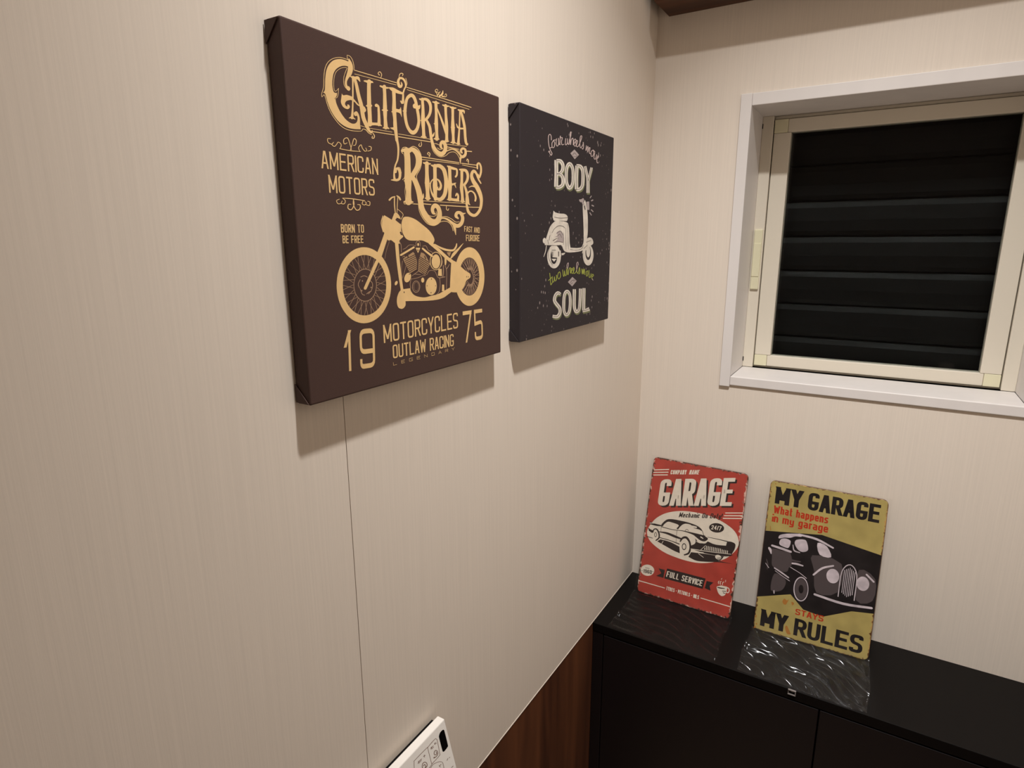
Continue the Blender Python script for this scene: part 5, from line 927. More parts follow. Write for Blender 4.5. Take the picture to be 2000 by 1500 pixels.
        '2 -224;r2444 391 38 181|2473 390 38 182;r2511 572 39 -183|2482 572 39 -183;r2516 389 32 224|2546 389 31 224;r2682 387 -1 224 72 -1 18 -3 16 -9 9 -15 2 -17 0 -44 -2 -17 -9 -14 -15 -'
        '9 -19 -2 -69 1|2711 386 0 200 40 0 9 -2 4 -3 3 -5 2 -11 0 -41 -2 -11 -3 -5 -4 -2 -9 -2 -67 1;r2760 492 45 -107|2729 492 45 -106;r2817 385 41 224 39 -1 42 -225|2846 384 37 199 -11 1'
        ' 37 -201;r2834 469 87 -1|2834 444 87 -1;r3044 533 0 30 -1 10 -3 5 -4 2 -8 1 -24 1 -9 -2 -4 -2 -4 -5 -1 -11 0 -135 2 -11 3 -5 4 -3 9 -1 24 -1 9 1 3 3 3 4 2 10 -1 30|3073 533 0 31 -2'
        ' 16 -8 14 -15 9 -18 3 -29 0 -18 -2 -15 -9 -9 -14 -2 -17 0 -138 2 -17 9 -15 16 -9 18 -3 28 0 18 2 15 9 8 13 3 16 0 31;r3087 381 0 224|3116 380 0 225;r3130 380 -1 224|3159 380 -1 224'
        ';r3154 604 99 -226|3123 604 99 -225;r3217 379 0 224|3246 378 0 225;r3355 545 0 21 -1 7 -2 2 -1 1 -5 0 -32 1 -9 -1 -4 -3 -3 -5 -2 -11 0 -135 2 -11 3 -5 4 -3 10 -1 22 0 9 1 4 2 3 5 2'
        ' 11 0 39 -37 1|3384 544 0 23 -2 12 -7 12 -13 8 -14 2 -36 1 -18 -3 -16 -9 -9 -14 -2 -17 0 -138 3 -17 8 -14 16 -10 18 -3 27 0 19 2 15 9 9 15 2 16 0 66 -66 1;r1732 340 2 -48 80 0|1726'
        ' 340 2 -53 87 0;r2011 336 -80 0 2 -43 80 0|2011 341 -87 0 3 -54 86 1;r1926 318 76 0|1926 312 76 1;r2205 329 -1 6 0 1 0 0 0 1 -1 0 -72 -1 -1 0 0 0 0 0 0 -1 2 -40 0 -1 0 0 0 0 1 -1 7'
        '2 1 1 0 0 0 0 0 0 1 0 14 -36 -1|2210 329 0 6 0 3 -2 2 -2 2 -3 0 -73 0 -3 -1 -2 -1 -1 -2 0 -3 2 -40 0 -3 2 -2 2 -2 3 0 73 0 2 1 3 1 1 2 0 3 -1 19 -42 0;r2409 337 -81 0 3 -43 80 0|24'
        '08 343 -86 -1 3 -53 86 0;r2324 319 76 1|2324 314 76 0;r2524 289 -3 54|2530 289 -3 54;r2525 343 92 -53|2514 343 92 -53;r2604 290 -2 53|2610 290 -3 53;r2723 290 -3 54 80 0 2 0 3 -2 1'
        ' -2 1 -2 2 -41 -1 -2 -1 -3 -2 -1 -3 -1 -79 0|2728 296 -2 43 73 0 1 0 0 0 1 -1 0 -1 2 -40 0 -1 0 0 -1 0 0 0 -74 0;r2919 291 35 54 16 0 40 -54|2926 291 31 48 10 0 36 -48;r2932 311 63'
        ' 0|2932 305 64 1;r3120 292 -2 53 79 1 3 -1 2 -1 2 -3 0 -2 1 -18 0 -2 -1 -3 -3 -1 -2 0 -80 -1|3126 292 -2 48 73 0 1 0 0 0 0 0 0 -1 1 -18 0 -1 0 0 0 0 -1 0 -79 0;r3171 317 42 -25|316'
        '1 317 42 -25;r3320 346 44 -29 1 -25|3311 346 47 -32 1 -22;r3409 346 -43 -31|3399 346 -43 -31;r759 366 27 615|805 364 27 615;r852 978 -115 -248|797 981 -115 -248;r1045 507 -3 -55 1 '
        '-12 3 -6 11 -7 21 -4 128 -7 34 3 19 11 9 13 4 23 16 361 -2 23 -8 14 -18 13 -34 6 -101 6 -33 -3 -20 -11 -8 -13 -5 -23 -6 -133 3 -24 7 -14 19 -13 33 -6 211 -12|998 510 -2 -64 4 -40 1'
        '7 -33 26 -18 30 -6 132 -7 42 4 35 19 26 39 10 51 17 377 -6 52 -22 42 -34 23 -41 8 -105 6 -42 -4 -36 -19 -26 -39 -10 -51 -6 -150 5 -52 22 -42 34 -23 42 -8 213 -11;r3685 986 284 -2|3'
        '687 914 284 -3;r3983 984 -169 -603|3932 984 -168 -603;r4341 909 -239 1 6 -164 136 14 39 -1 33 -17 25 -37 9 -48 6 -169 -5 -48 -22 -38 -32 -20 -39 -5 -94 1 -34 5 -29 17 -21 34 -8 43 '
        '-2 71|4338 981 -284 2 11 -314 183 19 30 -2 17 -8 6 -9 4 -20 5 -152 -2 -21 -7 -12 -17 -10 -30 -4 -91 0 -25 4 -13 8 -5 8 -3 15 -2 63'
    ),
    'motorcycle': (
        'r1766 1585 -7 -58 -13 -58 -19 -56 -25 -54 -30 -51 -35 -47 -40 -44 -43 -40 -48 -35 -50 -30 -53 -24 -55 -19 -56 -14 -57 -8 -57 -2 -56 3 -56 9 -53 15 -52 19 -50 24 -46 29 -43 33 -39 3'
        '6 -36 41 -31 43 -27 46 -22 48 -18 50 -12 51 -8 53 -3 53 2 52 8 53 12 51 16 51 22 49 26 46 30 45 34 41 38 38 41 35 45 31 47 27 50 22 52 18 53 12 55 8 55 2 55 -3 55 -8 54 -14 53 -19 '
        '51 -24 48 -30 45 -34 41 -39 37 -43 33 -47 28 -51 22 -53 17 -55 11 -57 5 -58 -1 -59|1654 1591 -5 -46 -11 -45 -15 -44 -19 -42 -24 -41 -27 -37 -32 -35 -34 -31 -37 -28 -40 -24 -42 -20 '
        '-43 -15 -45 -11 -45 -7 -45 -2 -45 2 -45 7 -43 10 -41 15 -40 19 -37 23 -35 26 -32 29 -29 32 -25 34 -22 37 -19 38 -14 41 -10 41 -7 42 -2 42 2 43 5 42 10 41 14 41 17 39 21 38 24 35 28'
        ' 33 31 31 33 28 36 24 38 21 41 18 41 14 43 9 44 6 45 1 44 -3 44 -7 43 -11 41 -16 41 -20 38 -23 35 -28 33 -31 29 -34 25 -38 22 -40 18 -42 13 -43 8 -46 4 -45 -1 -47;r1185 1551 20 1 1'
        '5 10 71 97 72 97 72 98 72 99 4 16 -11 14|1171 1556 -10 13 4 15 69 96 69 97 70 98 71 99 17 12 23 2;r1519 2061 27 3 19 14 46 66 47 66 47 66 46 67 5 19 -15 16|1500 2067 -13 15 4 19 45'
        ' 66 46 65 47 66 46 67 19 14 28 4;f1644 2606 9 15 10 13 12 11 11 13 28 -10 29 -11 27 -10 24 -9 17 -7 14 -6 12 -5 13 -6 66 103 16 3 16 3 15 2 16 -2 16 -9 16 -12 15 -14 12 -13 8 -11 5'
        ' -11 4 -11 4 -11 -88 21 -33 -40 100 -52 7 -2 7 1 7 -3 4 -12 1 -23 -3 -33 -2 -34 2 -29 7 -20 12 -16 13 -15 12 -15 -26 -16 -29 -16 -25 -15 -17 -15 -5 -13 3 -12 7 -11 4 -12 -27 1 -28 '
        '1 -27 1 -26 5 -25 10 -23 14 -23 14 -21 9 -20 1 -19 -4 -18 -3 -18 6 -18 19 -19 28 -17 29 -15 24 -12 18 -10 14 -8 14 -6 15 -5 18 -4 19 -2 20 0 20 2 21 4 22 5 22;f2155 2649 25 4 31 1 '
        '34 0 35 -4 36 -5 38 -8 39 -10 38 -12 38 -15 39 -17 38 -19 39 -19 40 -19 41 -20 40 -20 36 -21 32 -20 28 -21 25 -21 22 -21 20 -21 17 -22 13 -22 7 -20 -1 -18 -9 -16 -11 -15 -10 -16 -3'
        '6 2 -36 1 -35 2 -37 5 -39 9 -39 12 -41 12 -42 7 -45 2 -48 -2 -47 -3 -45 -1 -41 0 -41 1 -37 2 -34 5 -29 9 -26 12 -22 14 -20 18 -17 21 -15 26 -12 26 -9 25 -6 25 -3 24 -1 24 2 23 4 22'
        ' 7 21 9 20 9 17 10 13 10 10 14 8;r1654 2653 -5 -1 -3 -4 -13 -27 -15 -27 -12 -28 -6 -30 4 -32 10 -33 12 -33 11 -32 3 -3 5 -1|1658 2652 3 -2 0 -4 -13 -27 -13 -27 -12 -27 -5 -28 3 -30'
        ' 10 -32 11 -33 11 -33 0 -4 -4 -3;r1943 2691 6 4 2 4 -3 32 -3 33 -2 31 -1 31 0 28 2 28 3 27 2 28 -2 5 -6 2|1938 2691 -6 2 -3 4 -3 32 -4 32 -3 32 -1 31 0 29 3 28 2 27 3 28 2 5 7 3;r1'
        '980 2701 4 2 2 3 5 35 5 36 5 34 5 33 4 29 5 27 4 27 4 26 -1 4 -5 2|1976 2701 -3 2 -1 3 4 35 5 35 4 35 4 33 5 29 4 27 4 26 4 27 2 3 5 3;r1809 2879 13 0 13 5 12 10 12 10 11 9 11 8 14'
        ' 5 17 6 18 4 18 6 7 3 3 5|1801 2884 -2 8 6 9 14 9 13 9 16 10 18 9 19 6 20 5 19 3 19 4 7 1 6 -3;r2084 2903 7 8 -2 9 -8 9 -7 9 -9 9 -12 8 -13 6 -14 4 -13 3 -13 3 -7 1 -8 -3|2074 2899'
        ' -14 0 -10 6 -6 10 -5 9 -6 8 -5 7 -8 5 -10 4 -11 4 -12 5 -5 4 0 5;r1987 2767 -1 -2 2 -3 36 -18 39 -19 33 -19 19 -18 -1 -18 -14 -19 -21 -20 -18 -21 -1 -2 2 -3|1989 2769 4 1 3 -1 36 '
        '-19 40 -19 34 -19 21 -21 -1 -22 -16 -22 -21 -20 -17 -20 -3 -2 -4 -1;r1729 2422 -35 -7 -22 -19 -47 -81 -48 -81 -47 -81 -46 -80 -3 -25 21 -21|1753 2416 21 -18 -3 -24 -46 -82 -45 -82 '
        '-46 -82 -45 -81 -24 -21 -37 -5;r1927 2300 -21 -10 -7 -17 3 -66 4 -66 4 -66 5 -66 6 -67 8 -68 8 -65 8 -60 8 -54 9 -51 8 -44 6 -36 4 -26 3 -17 2 -13 2 -15 9 -14 20 -7|1947 2302 23 -9'
        ' 9 -16 3 -66 3 -67 3 -66 4 -66 6 -67 7 -68 7 -65 6 -60 7 -54 6 -50 6 -45 5 -36 4 -26 2 -17 3 -14 2 -15 -4 -14 -17 -9;f2002 1502 220 8 3 -12 3 -11 4 -12 7 -13 11 -14 13 -16 16 -16 1'
        '9 -14 22 -13 26 -11 29 -11 34 -9 41 -9 47 -8 50 -7 48 -3 45 1 45 4 45 5 45 5 45 3 46 3 47 3 46 6 48 10 49 13 49 13 46 13 43 12 40 11 40 11 41 11 105 -60 -36 -13 -34 -12 -36 -12 -37'
        ' -13 -38 -15 -39 -16 -41 -15 -46 -12 -49 -9 -51 -6 -57 -5 -63 -2 -73 -1 -81 2 -82 3 -80 4 -79 4 -79 6 -75 6 -66 5 -54 4 -46 3 -42 2 -43 3 0 -18 1 -17 -1 -17 -4 -15 -9 -13 -13 -11 -'
        '14 -10 -14 -8 -15 -5 -15 -3 -15 -1 -16 2 -17 4 -17 6 -17 8 -13 11 -11 13 -8 15 -6 18 -4 18 -2 21 0 22 3 23 5 22 8 22 12 23 13 21 14 18 15 15 16 11 17 10;r4438 1599 -4 -55 -9 -55 -1'
        '4 -53 -18 -52 -24 -49 -27 -46 -32 -43 -36 -39 -38 -34 -42 -30 -44 -25 -46 -20 -47 -15 -49 -9 -48 -4 -49 2 -48 6 -48 12 -45 18 -44 21 -42 27 -39 31 -36 34 -33 38 -30 42 -25 44 -22 4'
        '6 -17 49 -14 50 -9 51 -4 51 0 52 4 52 9 50 13 50 17 48 21 46 25 43 28 41 32 38 35 34 38 30 41 26 43 22 44 17 46 12 47 8 48 2 48 -3 47 -8 47 -13 46 -18 44 -24 41 -28 40 -32 36 -37 3'
        '3 -41 29 -45 25 -47 21 -51 16 -52 11 -54 7 -55 1 -56|4260 1607 -3 -35 -6 -35 -9 -35 -12 -33 -16 -32 -18 -29 -21 -28 -23 -25 -25 -22 -28 -20 -29 -16 -30 -14 -31 -9 -32 -7 -33 -3 -32'
        ' 1 -33 4 -31 7 -31 11 -29 14 -29 17 -26 20 -25 22 -22 25 -20 27 -17 29 -15 30 -12 32 -10 33 -6 33 -3 34 0 34 3 34 5 34 9 32 12 32 14 30 17 29 19 27 22 24 24 22 26 20 27 17 29 14 30'
        ' 11 31 8 32 4 32 1 32 -2 31 -6 32 -9 30 -12 29 -16 28 -19 26 -21 23 -24 22 -27 19 -29 17 -31 13 -33 10 -33 8 -35 4 -36 1 -36;f3366 1886 23 12 23 13 25 10 29 1 35 -12 39 -21 42 -26 '
        '40 -23 45 -26 46 -27 45 -26 42 -22 40 -17 39 -14 34 -13 26 -12 17 -13 9 -11 3 -12 0 -11 -1 -11 -4 -10 -8 -10 -15 -11 -23 -9 -31 -10 -32 -11 -25 -13 -17 -17 -12 -20 -12 -21 -15 -20 '
        '-19 -20 -21 -20 -23 -19 -27 -16 -30 -14 -34 -12 -37 -10 -38 -5 -40 -2 -42 3 -43 4 -42 4 -17 8 -18 6 -16 10 -10 21 -2 34 3 43 5 51 7 57 7 65 10 74 10 76;r2739 2257 -4 -17 15 -14 53 '
        '-29 54 -28 55 -29 54 -30 56 -33 58 -35 58 -35 56 -33 53 -27 49 -25 48 -23 48 -23 32 -8 32 6|2753 2266 26 5 25 -6 55 -28 55 -28 56 -29 57 -31 59 -33 58 -36 58 -34 54 -31 51 -26 49 -'
        '22 49 -22 50 -23 20 -16 -3 -20;r3194 2001 -14 -6 -5 -10 0 -17 -1 -17 0 -16 0 -15 1 -14 1 -12 1 -13 1 -13 3 -7 9 -4|3207 2001 14 -5 5 -10 2 -17 2 -17 2 -17 -1 -17 -3 -14 -4 -14 -6 -'
        '12 -5 -12 -5 -7 -10 -3;f2931 1502 -5 -30 -10 -28 -16 -26 -21 -22 -24 -17 -28 -13 -29 -7 -30 0 -30 5 -28 10 -25 16 -22 21 -18 24 -12 27 -7 29 -1 29 4 30 10 27 15 26 20 21 24 18 27 1'
        '3 29 7 30 1 29 -4 29 -10 26 -15 22 -20 19 -25 13 -27 7 -29;f2244 1666 -10 -14 -14 -13 -15 -11 -16 -8 -17 -6 -17 -3 -16 -1 -15 3 -13 6 -11 8 -8 11 -5 12 -2 14 1 15 5 15 8 14 11 14 1'
        '2 13 15 11 16 9 17 6 17 3 17 1 15 -3 13 -5 11 -9 8 -10 6 -13 2 -13 -2 -15 -5 -16;f2594 1624 -2 -9 -2 -7 -4 -8 -6 -6 -6 -5 -8 -3 -7 -2 -8 0 -8 1 -8 3 -6 4 -6 5 -5 7 -3 7 -2 8 0 9 1 '
        '8 3 8 4 7 5 6 7 5 7 3 8 2 7 1 8 -2 8 -2 7 -4 5 -6 5 -7 3 -7 2 -8;f3049 1923 -4 -24 -8 -23 -12 -20 -16 -19 -19 -14 -21 -11 -23 -6 -23 -1 -23 3 -22 7 -20 12 -17 16 -14 19 -10 21 -5 2'
        '2 -1 24 3 23 8 23 12 20 15 18 19 15 21 10 22 7 24 2 23 -3 22 -7 20 -12 17 -15 14 -19 11 -21 5 -23;f1914 1602 -5 -6 -6 -6 -6 -4 -7 -4 -8 -3 -7 -1 -6 0 -6 1 -5 3 -4 3 -3 5 -1 6 0 6 2'
        ' 6 2 7 4 6 5 6 6 6 7 4 7 4 7 3 7 1 7 0 6 -1 5 -3 4 -3 2 -5 2 -5 0 -6 -2 -7 -3 -7;r3102 1931 -5 -31 -11 -29 -18 -27 -22 -24 -28 -18 -30 -14 -33 -8 -34 -2 -33 5 -31 10 -29 15 -24 20 '
        '-20 25 -14 27 -8 29 -1 30 5 30 10 29 17 26 22 23 27 19 29 14 33 9 33 2 33 -3 32 -9 29 -15 25 -20 21 -25 15 -27 8 -30 2 -31|3083 1931 -4 -28 -10 -27 -16 -25 -20 -22 -25 -17 -27 -12 '
        '-29 -8 -30 -1 -30 3 -28 10 -25 14 -22 18 -17 23 -13 25 -7 27 -1 28 4 28 10 26 15 25 19 21 24 17 27 13 29 8 29 2 30 -3 28 -9 26 -13 23 -19 18 -22 13 -25 8 -28 1 -29;f2993 1797 93 -3'
        ' 1 -126 -112 14;f3084 1520 59 -3 4 -116 -73 1;r2012 2041 14 -5 15 3 40 14 40 15 41 15 40 15 40 15 41 15 40 15 41 15 11 7 1 10|2007 2048 1 10 11 8 40 14 40 14 41 15 40 14 40 15 40 1'
        '5 41 15 40 15 16 3 13 -5;r2562 2156 -3 -9 8 -8 27 -16 27 -16 28 -16 30 -16 31 -16 32 -17 33 -17 33 -17 16 -4 17 3|2569 2162 15 2 14 -4 28 -15 28 -15 28 -16 29 -15 31 -16 33 -16 33 '
        '-17 34 -16 10 -10 -2 -10;f2399 2163 121 -1 -63 -86;f2491 2216 -1 -5 -1 -5 -3 -4 -3 -4 -7 -5 -5 -1 -4 -1 -5 1 -4 1 -7 6 -4 8 -1 4 0 5 1 5 1 5 2 4 3 4 4 3 4 2 4 1 5 1 4 -1 4 -1 4 -2 '
        '6 -7 2 -4 1 -5;r2897 2223 0 -4 4 -4 39 -18 39 -19 41 -19 43 -16 47 -14 48 -12 49 -10 49 -7 49 -5 51 -3 49 0 46 6 38 14 27 19 18 19 14 17 10 16 3 15 0 14 2 13 -2 6 -7 4|2900 2225 6 '
        '2 7 -1 44 -14 43 -15 44 -14 43 -12 45 -11 46 -10 46 -8 45 -7 45 -4 46 -3 40 -1 31 3 21 7 19 13 17 15 15 14 11 12 7 11 5 13 7 13 5 5 9 2;r3354 1963 12 -1 10 5 29 16 29 16 28 16 28 1'
        '7 29 19 29 20 31 23 33 24 34 26 36 29 37 29 36 29 1 2 0 2|3347 1966 -4 6 4 7 17 21 17 22 19 21 25 22 32 20 36 18 38 18 39 19 42 22 44 24 46 25 45 24 3 1 4 0'
    ),
    'spokes': (
        'r1443 1605 -5 -33 -8 -32 -13 -30 -17 -28 -20 -26 -24 -23 -26 -20 -28 -16 -31 -12 -31 -8 -32 -3 -32 0 -31 5 -30 8 -29 13 -27 16 -24 20 -21 22 -19 25 -14 28 -11 29 -8 30 -3 31 1 31 4'
        ' 31 9 31 12 29 15 27 20 25 22 23 24 19 27 17 29 12 30 9 32 6 31 0 32 -3 30 -7 30 -11 28 -16 25 -18 23 -23 20 -25 16 -27 12 -30 8 -32 4 -32 0 -32|1432 1605 -5 -31 -8 -31 -13 -29 -16'
        ' -27 -19 -25 -22 -22 -25 -19 -27 -15 -29 -12 -30 -8 -30 -4 -31 1 -30 4 -29 8 -27 13 -26 15 -23 19 -20 22 -18 24 -14 26 -11 28 -6 30 -4 30 1 30 4 30 8 29 12 28 15 26 18 24 22 22 23 '
        '19 26 16 28 12 29 9 29 5 31 1 29 -3 30 -7 28 -11 26 -15 25 -18 21 -21 19 -25 16 -26 11 -29 8 -30 4 -31 0 -32;r1441 1649 215 -60|1443 1654 216 -60;r1422 1519 224 -4|1422 1524 224 -4'
        ';r1436 1572 184 -127|1442 1576 183 -127;r1377 1454 209 -76|1380 1458 209 -75;r1408 1500 131 -181|1415 1502 131 -181;r1315 1406 171 -140|1320 1409 172 -139;r1359 1439 65 -214|1366 1'
        '440 65 -214;r1242 1379 115 -187|1248 1381 116 -187;r1293 1397 -7 -225|1301 1397 -7 -226;r1165 1376 49 -215|1172 1377 49 -215;r1219 1377 -78 -213|1227 1376 -79 -214;r1092 1397 -22 -'
        '221|1100 1397 -22 -222;r1144 1382 -141 -181|1150 1379 -140 -181;r1031 1439 -90 -206|1038 1437 -90 -206;r1074 1409 -188 -132|1079 1405 -187 -132;r985 1498 -147 -172|992 1495 -148 -1'
        '72;r1017 1456 -217 -73|1021 1451 -218 -72;r961 1568 -191 -123|966 1564 -192 -123;r979 1518 -227 -7|979 1513 -227 -8;r959 1643 -218 -65|962 1638 -218 -65;r961 1590 -217 56|959 1585 '
        '-217 56;r980 1715 -226 -1|980 1709 -226 0;r966 1663 -188 116|961 1660 -188 115;r1022 1777 -215 64|1019 1773 -214 63;r993 1733 -144 163|987 1730 -144 164;r1081 1825 -185 122|1076 18'
        '22 -184 121;r1039 1792 -87 197|1032 1790 -86 197;r1151 1854 -138 170|1145 1851 -138 170;r1101 1834 -21 214|1094 1834 -21 214;r1227 1860 -78 204|1219 1858 -77 204;r1173 1856 47 211|'
        '1166 1857 47 211;r1300 1842 -8 219|1293 1842 -9 218;r1248 1856 113 186|1241 1858 113 186;r1365 1802 62 212|1357 1804 62 211;r1319 1831 168 143|1314 1835 167 142;r1414 1744 127 182|'
        '1407 1746 127 182;r1379 1786 206 82|1375 1790 206 83;r1441 1672 181 133|1435 1676 181 133;r1421 1723 223 12|1420 1728 223 13;r1444 1594 214 69|1441 1599 214 69;r1099 1710 -3 0 -3 -'
        '2 -13 -16 -14 -17 -12 -16 -7 -17 0 -16 7 -16 8 -14 7 -15 2 -2 4 -1|1101 1709 2 -2 -1 -3 -12 -16 -14 -17 -12 -16 -6 -14 1 -14 6 -14 7 -15 7 -14 0 -3 -2 -2;r1109 1741 3 -2 4 1 18 5 1'
        '7 5 16 4 15 1 15 -2 16 -6 16 -7 17 -6 4 -1 4 1|1108 1743 1 3 3 2 17 5 17 5 18 5 19 1 18 -3 18 -6 17 -7 16 -7 3 -2 0 -3;r1283 1699 -1 -2 1 -3 18 -15 19 -15 16 -14 10 -16 2 -20 -3 -2'
        '2 -8 -23 -11 -20 -14 -17 -19 -16 -21 -15 -19 -15 -2 -3 1 -2|1285 1700 3 1 3 -2 19 -15 19 -14 18 -16 11 -19 2 -21 -4 -24 -8 -24 -12 -21 -15 -18 -20 -16 -20 -15 -20 -16 -3 -1 -4 0;r1'
        '211 1482 4 -1 4 1 15 6 15 7 15 6 12 5 11 3 9 2 10 2 10 1 4 2 1 2|1210 1484 -1 3 3 2 14 8 15 7 14 7 14 6 13 3 11 1 11 0 10 1 4 0 2 -2;r1084 1576 -2 -2 0 -3 7 -21 8 -22 8 -21 11 -17 '
        '13 -11 14 -6 15 -3 13 -4 4 -1 3 2|1087 1576 3 -1 2 -2 8 -21 8 -22 8 -20 10 -15 10 -9 12 -5 13 -4 14 -4 3 -2 1 -3;r1773 2268 -1 -1 -2 -1 -19 -35 -21 -35 -19 -35 -17 -33 -13 -33 -12 '
        '-32 -10 -32 -11 -32 0 -1 2 -1|1775 2267 1 -1 0 -1 -20 -35 -20 -35 -19 -35 -17 -34 -14 -32 -11 -32 -10 -32 -11 -32 -1 -1 -2 0;f1155 1684 -1 -4 -3 -4 -4 -2 -5 -1 -5 1 -5 5 -1 4 0 4 2'
        ' 4 4 3 4 2 5 0 4 -2 3 -4 2 -4;f1130 1540 -1 -4 -3 -4 -4 -2 -5 -1 -5 2 -5 4 -1 5 0 4 2 4 4 3 4 2 5 -1 4 -2 4 -5;f1332 1576 -1 -4 -3 -4 -4 -2 -5 -1 -5 2 -4 2 -2 4 -1 5 1 4 3 4 5 2 5 '
        '1 4 -1 4 -3 3 -4;r3887 1692 -176 190|3876 1689 -176 190;r3935 1740 -189 174|3925 1736 -189 174;r3908 1719 -122 219|3897 1717 -123 219;r3965 1748 -137 210|3954 1746 -137 210;r3935 1'
        '738 -62 232|3923 1737 -62 232;r3996 1746 -77 230|3984 1745 -77 230;r3964 1747 1 228|3952 1747 1 228;r4025 1734 -14 232|4013 1734 -14 232;r3995 1745 61 205|3983 1747 61 205;r4051 17'
        '11 48 217|4038 1713 48 217;r4024 1733 114 166|4012 1736 114 166;r4069 1681 104 184|4057 1684 104 183;r4048 1711 155 113|4038 1715 154 114;r4081 1645 147 136|4070 1649 147 135;r4066'
        ' 1681 179 51|4060 1687 178 51;r4082 1607 176 75|4074 1613 176 75;r4074 1645 185 -15|4075 1653 185 -16;r4073 1569 186 9|4071 1576 186 9;r4074 1609 172 -81|4082 1614 172 -81;r4056 15'
        '35 176 -57|4061 1542 176 -58;r4067 1572 140 -139|4078 1576 141 -139;r4032 1509 148 -118|4042 1513 149 -118;r4053 1539 93 -184|4065 1541 94 -185;r4004 1491 105 -168|4016 1493 105 -1'
        '68;r4032 1512 35 -214|4045 1512 35 -214;r3974 1483 49 -203|3987 1483 49 -203;r4005 1493 -28 -224|4018 1492 -28 -224;r3944 1485 -14 -220|3956 1485 -13 -221;r3976 1484 -92 -215|3988 '
        '1482 -92 -216;r3915 1498 -77 -219|3927 1496 -77 -219;r3946 1486 -152 -189|3957 1483 -152 -190;r3890 1520 -137 -200|3902 1517 -138 -200;r3917 1499 -201 -148|3927 1494 -201 -148;r387'
        '2 1550 -190 -165|3882 1546 -189 -165;r3845 1772 2 -3 5 -2 32 -3 32 -2 29 -5 25 -12 27 -26 26 -34 21 -38 11 -36 -2 -35 -12 -36 -19 -32 -24 -24 -30 -12 -40 -4 -44 -1 -43 -3 -5 -1 -2 '
        '-3|3845 1774 4 3 6 0 31 -3 33 -2 34 -6 31 -15 29 -28 27 -35 22 -39 11 -38 -2 -36 -12 -38 -20 -34 -27 -26 -36 -14 -44 -5 -45 -1 -42 -3 -6 1 -4 2;r2478 1520 -3 -20 -7 -18 -11 -17 -13'
        ' -14 -16 -12 -19 -8 -19 -4 -20 -1 -20 3 -18 7 -17 11 -14 13 -12 16 -8 18 -5 18 -1 20 4 19 6 18 11 17 13 14 16 11 18 9 19 4 20 1 19 -3 19 -6 17 -10 15 -14 12 -16 8 -17 5 -20 1 -19|2'
        '464 1521 -3 -18 -6 -17 -9 -15 -12 -13 -14 -11 -16 -7 -16 -4 -17 -1 -17 3 -16 6 -15 10 -12 12 -10 14 -7 16 -4 17 -1 18 3 17 6 17 9 15 11 13 14 11 16 7 16 4 17 1 17 -2 16 -6 15 -10 1'
        '3 -12 10 -14 7 -16 4 -17 1 -18;r2445 1524 -2 -18 -6 -16 -9 -14 -11 -11 -13 -9 -14 -5 -14 -1 -15 3 -13 7 -12 10 -9 13 -7 15 -4 16 0 17 2 17 6 16 9 14 11 12 12 8 14 5 15 1 14 -2 13 -'
        '7 12 -10 10 -12 7 -16 4 -16 0 -17|2440 1524 -3 -16 -5 -15 -8 -14 -10 -11 -12 -8 -13 -4 -13 -1 -13 3 -12 6 -11 9 -9 12 -6 14 -3 16 -1 16 3 16 5 15 8 13 10 11 11 8 13 5 13 1 13 -3 13'
        ' -6 10 -9 9 -12 6 -14 4 -16 1 -16;r2005 2265 -1 -2 0 -2 10 -13 10 -12 8 -13 7 -17 2 -23 0 -29 -2 -30 -1 -29 1 -2 3 -1|2008 2266 3 -1 3 -1 9 -13 11 -11 10 -14 6 -19 3 -24 -1 -29 -2 '
        '-30 -1 -29 -1 -2 -3 -1;r2081 2140 3 -1 4 0 16 3 16 3 18 4 19 7 20 11 20 14 21 13 21 9 26 4 28 1 29 -2 23 -2 17 -3 12 -5 11 -6 13 -5 3 -1 4 1|2081 2142 1 2 3 1 16 4 16 3 17 4 17 6 1'
        '8 10 20 14 22 13 24 10 29 5 30 1 29 -2 25 -2 19 -4 14 -5 11 -6 12 -5 2 -2 0 -2;r2579 2186 3 -2 3 0 23 2 23 4 20 2 17 -4 13 -11 12 -19 13 -21 16 -17 22 -10 25 -7 23 -6 18 -5 10 -7 6'
        ' -6 5 -7 6 -7 2 -2 4 0|2579 2187 1 3 4 1 22 2 23 4 24 2 22 -5 17 -14 12 -19 12 -21 15 -15 19 -9 24 -6 23 -6 20 -6 13 -8 7 -8 5 -7 5 -7 1 -2 -2 -2;r2417 2193 3 2 1 2 0 14 -1 14 0 13'
        ' 4 11 8 8 12 8 14 6 11 2 11 -2 12 -5 11 -8 8 -9 4 -13 1 -15 -1 -17 0 -17 1 -2 3 -1|2414 2193 -3 1 -1 3 -1 13 -1 15 1 14 4 12 10 11 14 9 16 6 16 3 16 -2 15 -7 13 -9 9 -11 4 -14 1 -1'
        '6 -1 -17 0 -17 -1 -2 -3 -1;r2259 1671 -4 -1 -1 -2 -10 -22 -10 -22 -8 -23 -6 -21 0 -20 3 -18 3 -17 4 -18 1 -2 4 -1|2262 1670 2 -1 0 -3 -9 -22 -10 -23 -8 -21 -6 -21 0 -19 2 -17 4 -18'
        ' 4 -17 -1 -3 -3 -1;r2267 1656 2 -1 4 -1 35 3 35 2 35 2 36 4 37 7 38 8 37 9 33 6 28 3 26 -1 25 2 25 6 21 15 17 20 17 19 22 12 32 4 40 1 39 -5 32 -10 22 -19 18 -29 15 -29 15 -24 19 -'
        '12 18 -4 13 -4 10 -10 7 -23 4 -29 1 -31 -2 -31 -5 -29 -8 -31 -10 -28 -13 -23 -16 -17 -20 -12 -22 -10 -21 -12 -2 -2 1 -2|2266 1658 2 2 3 1 35 3 35 2 35 2 35 4 36 7 38 8 37 9 34 6 30'
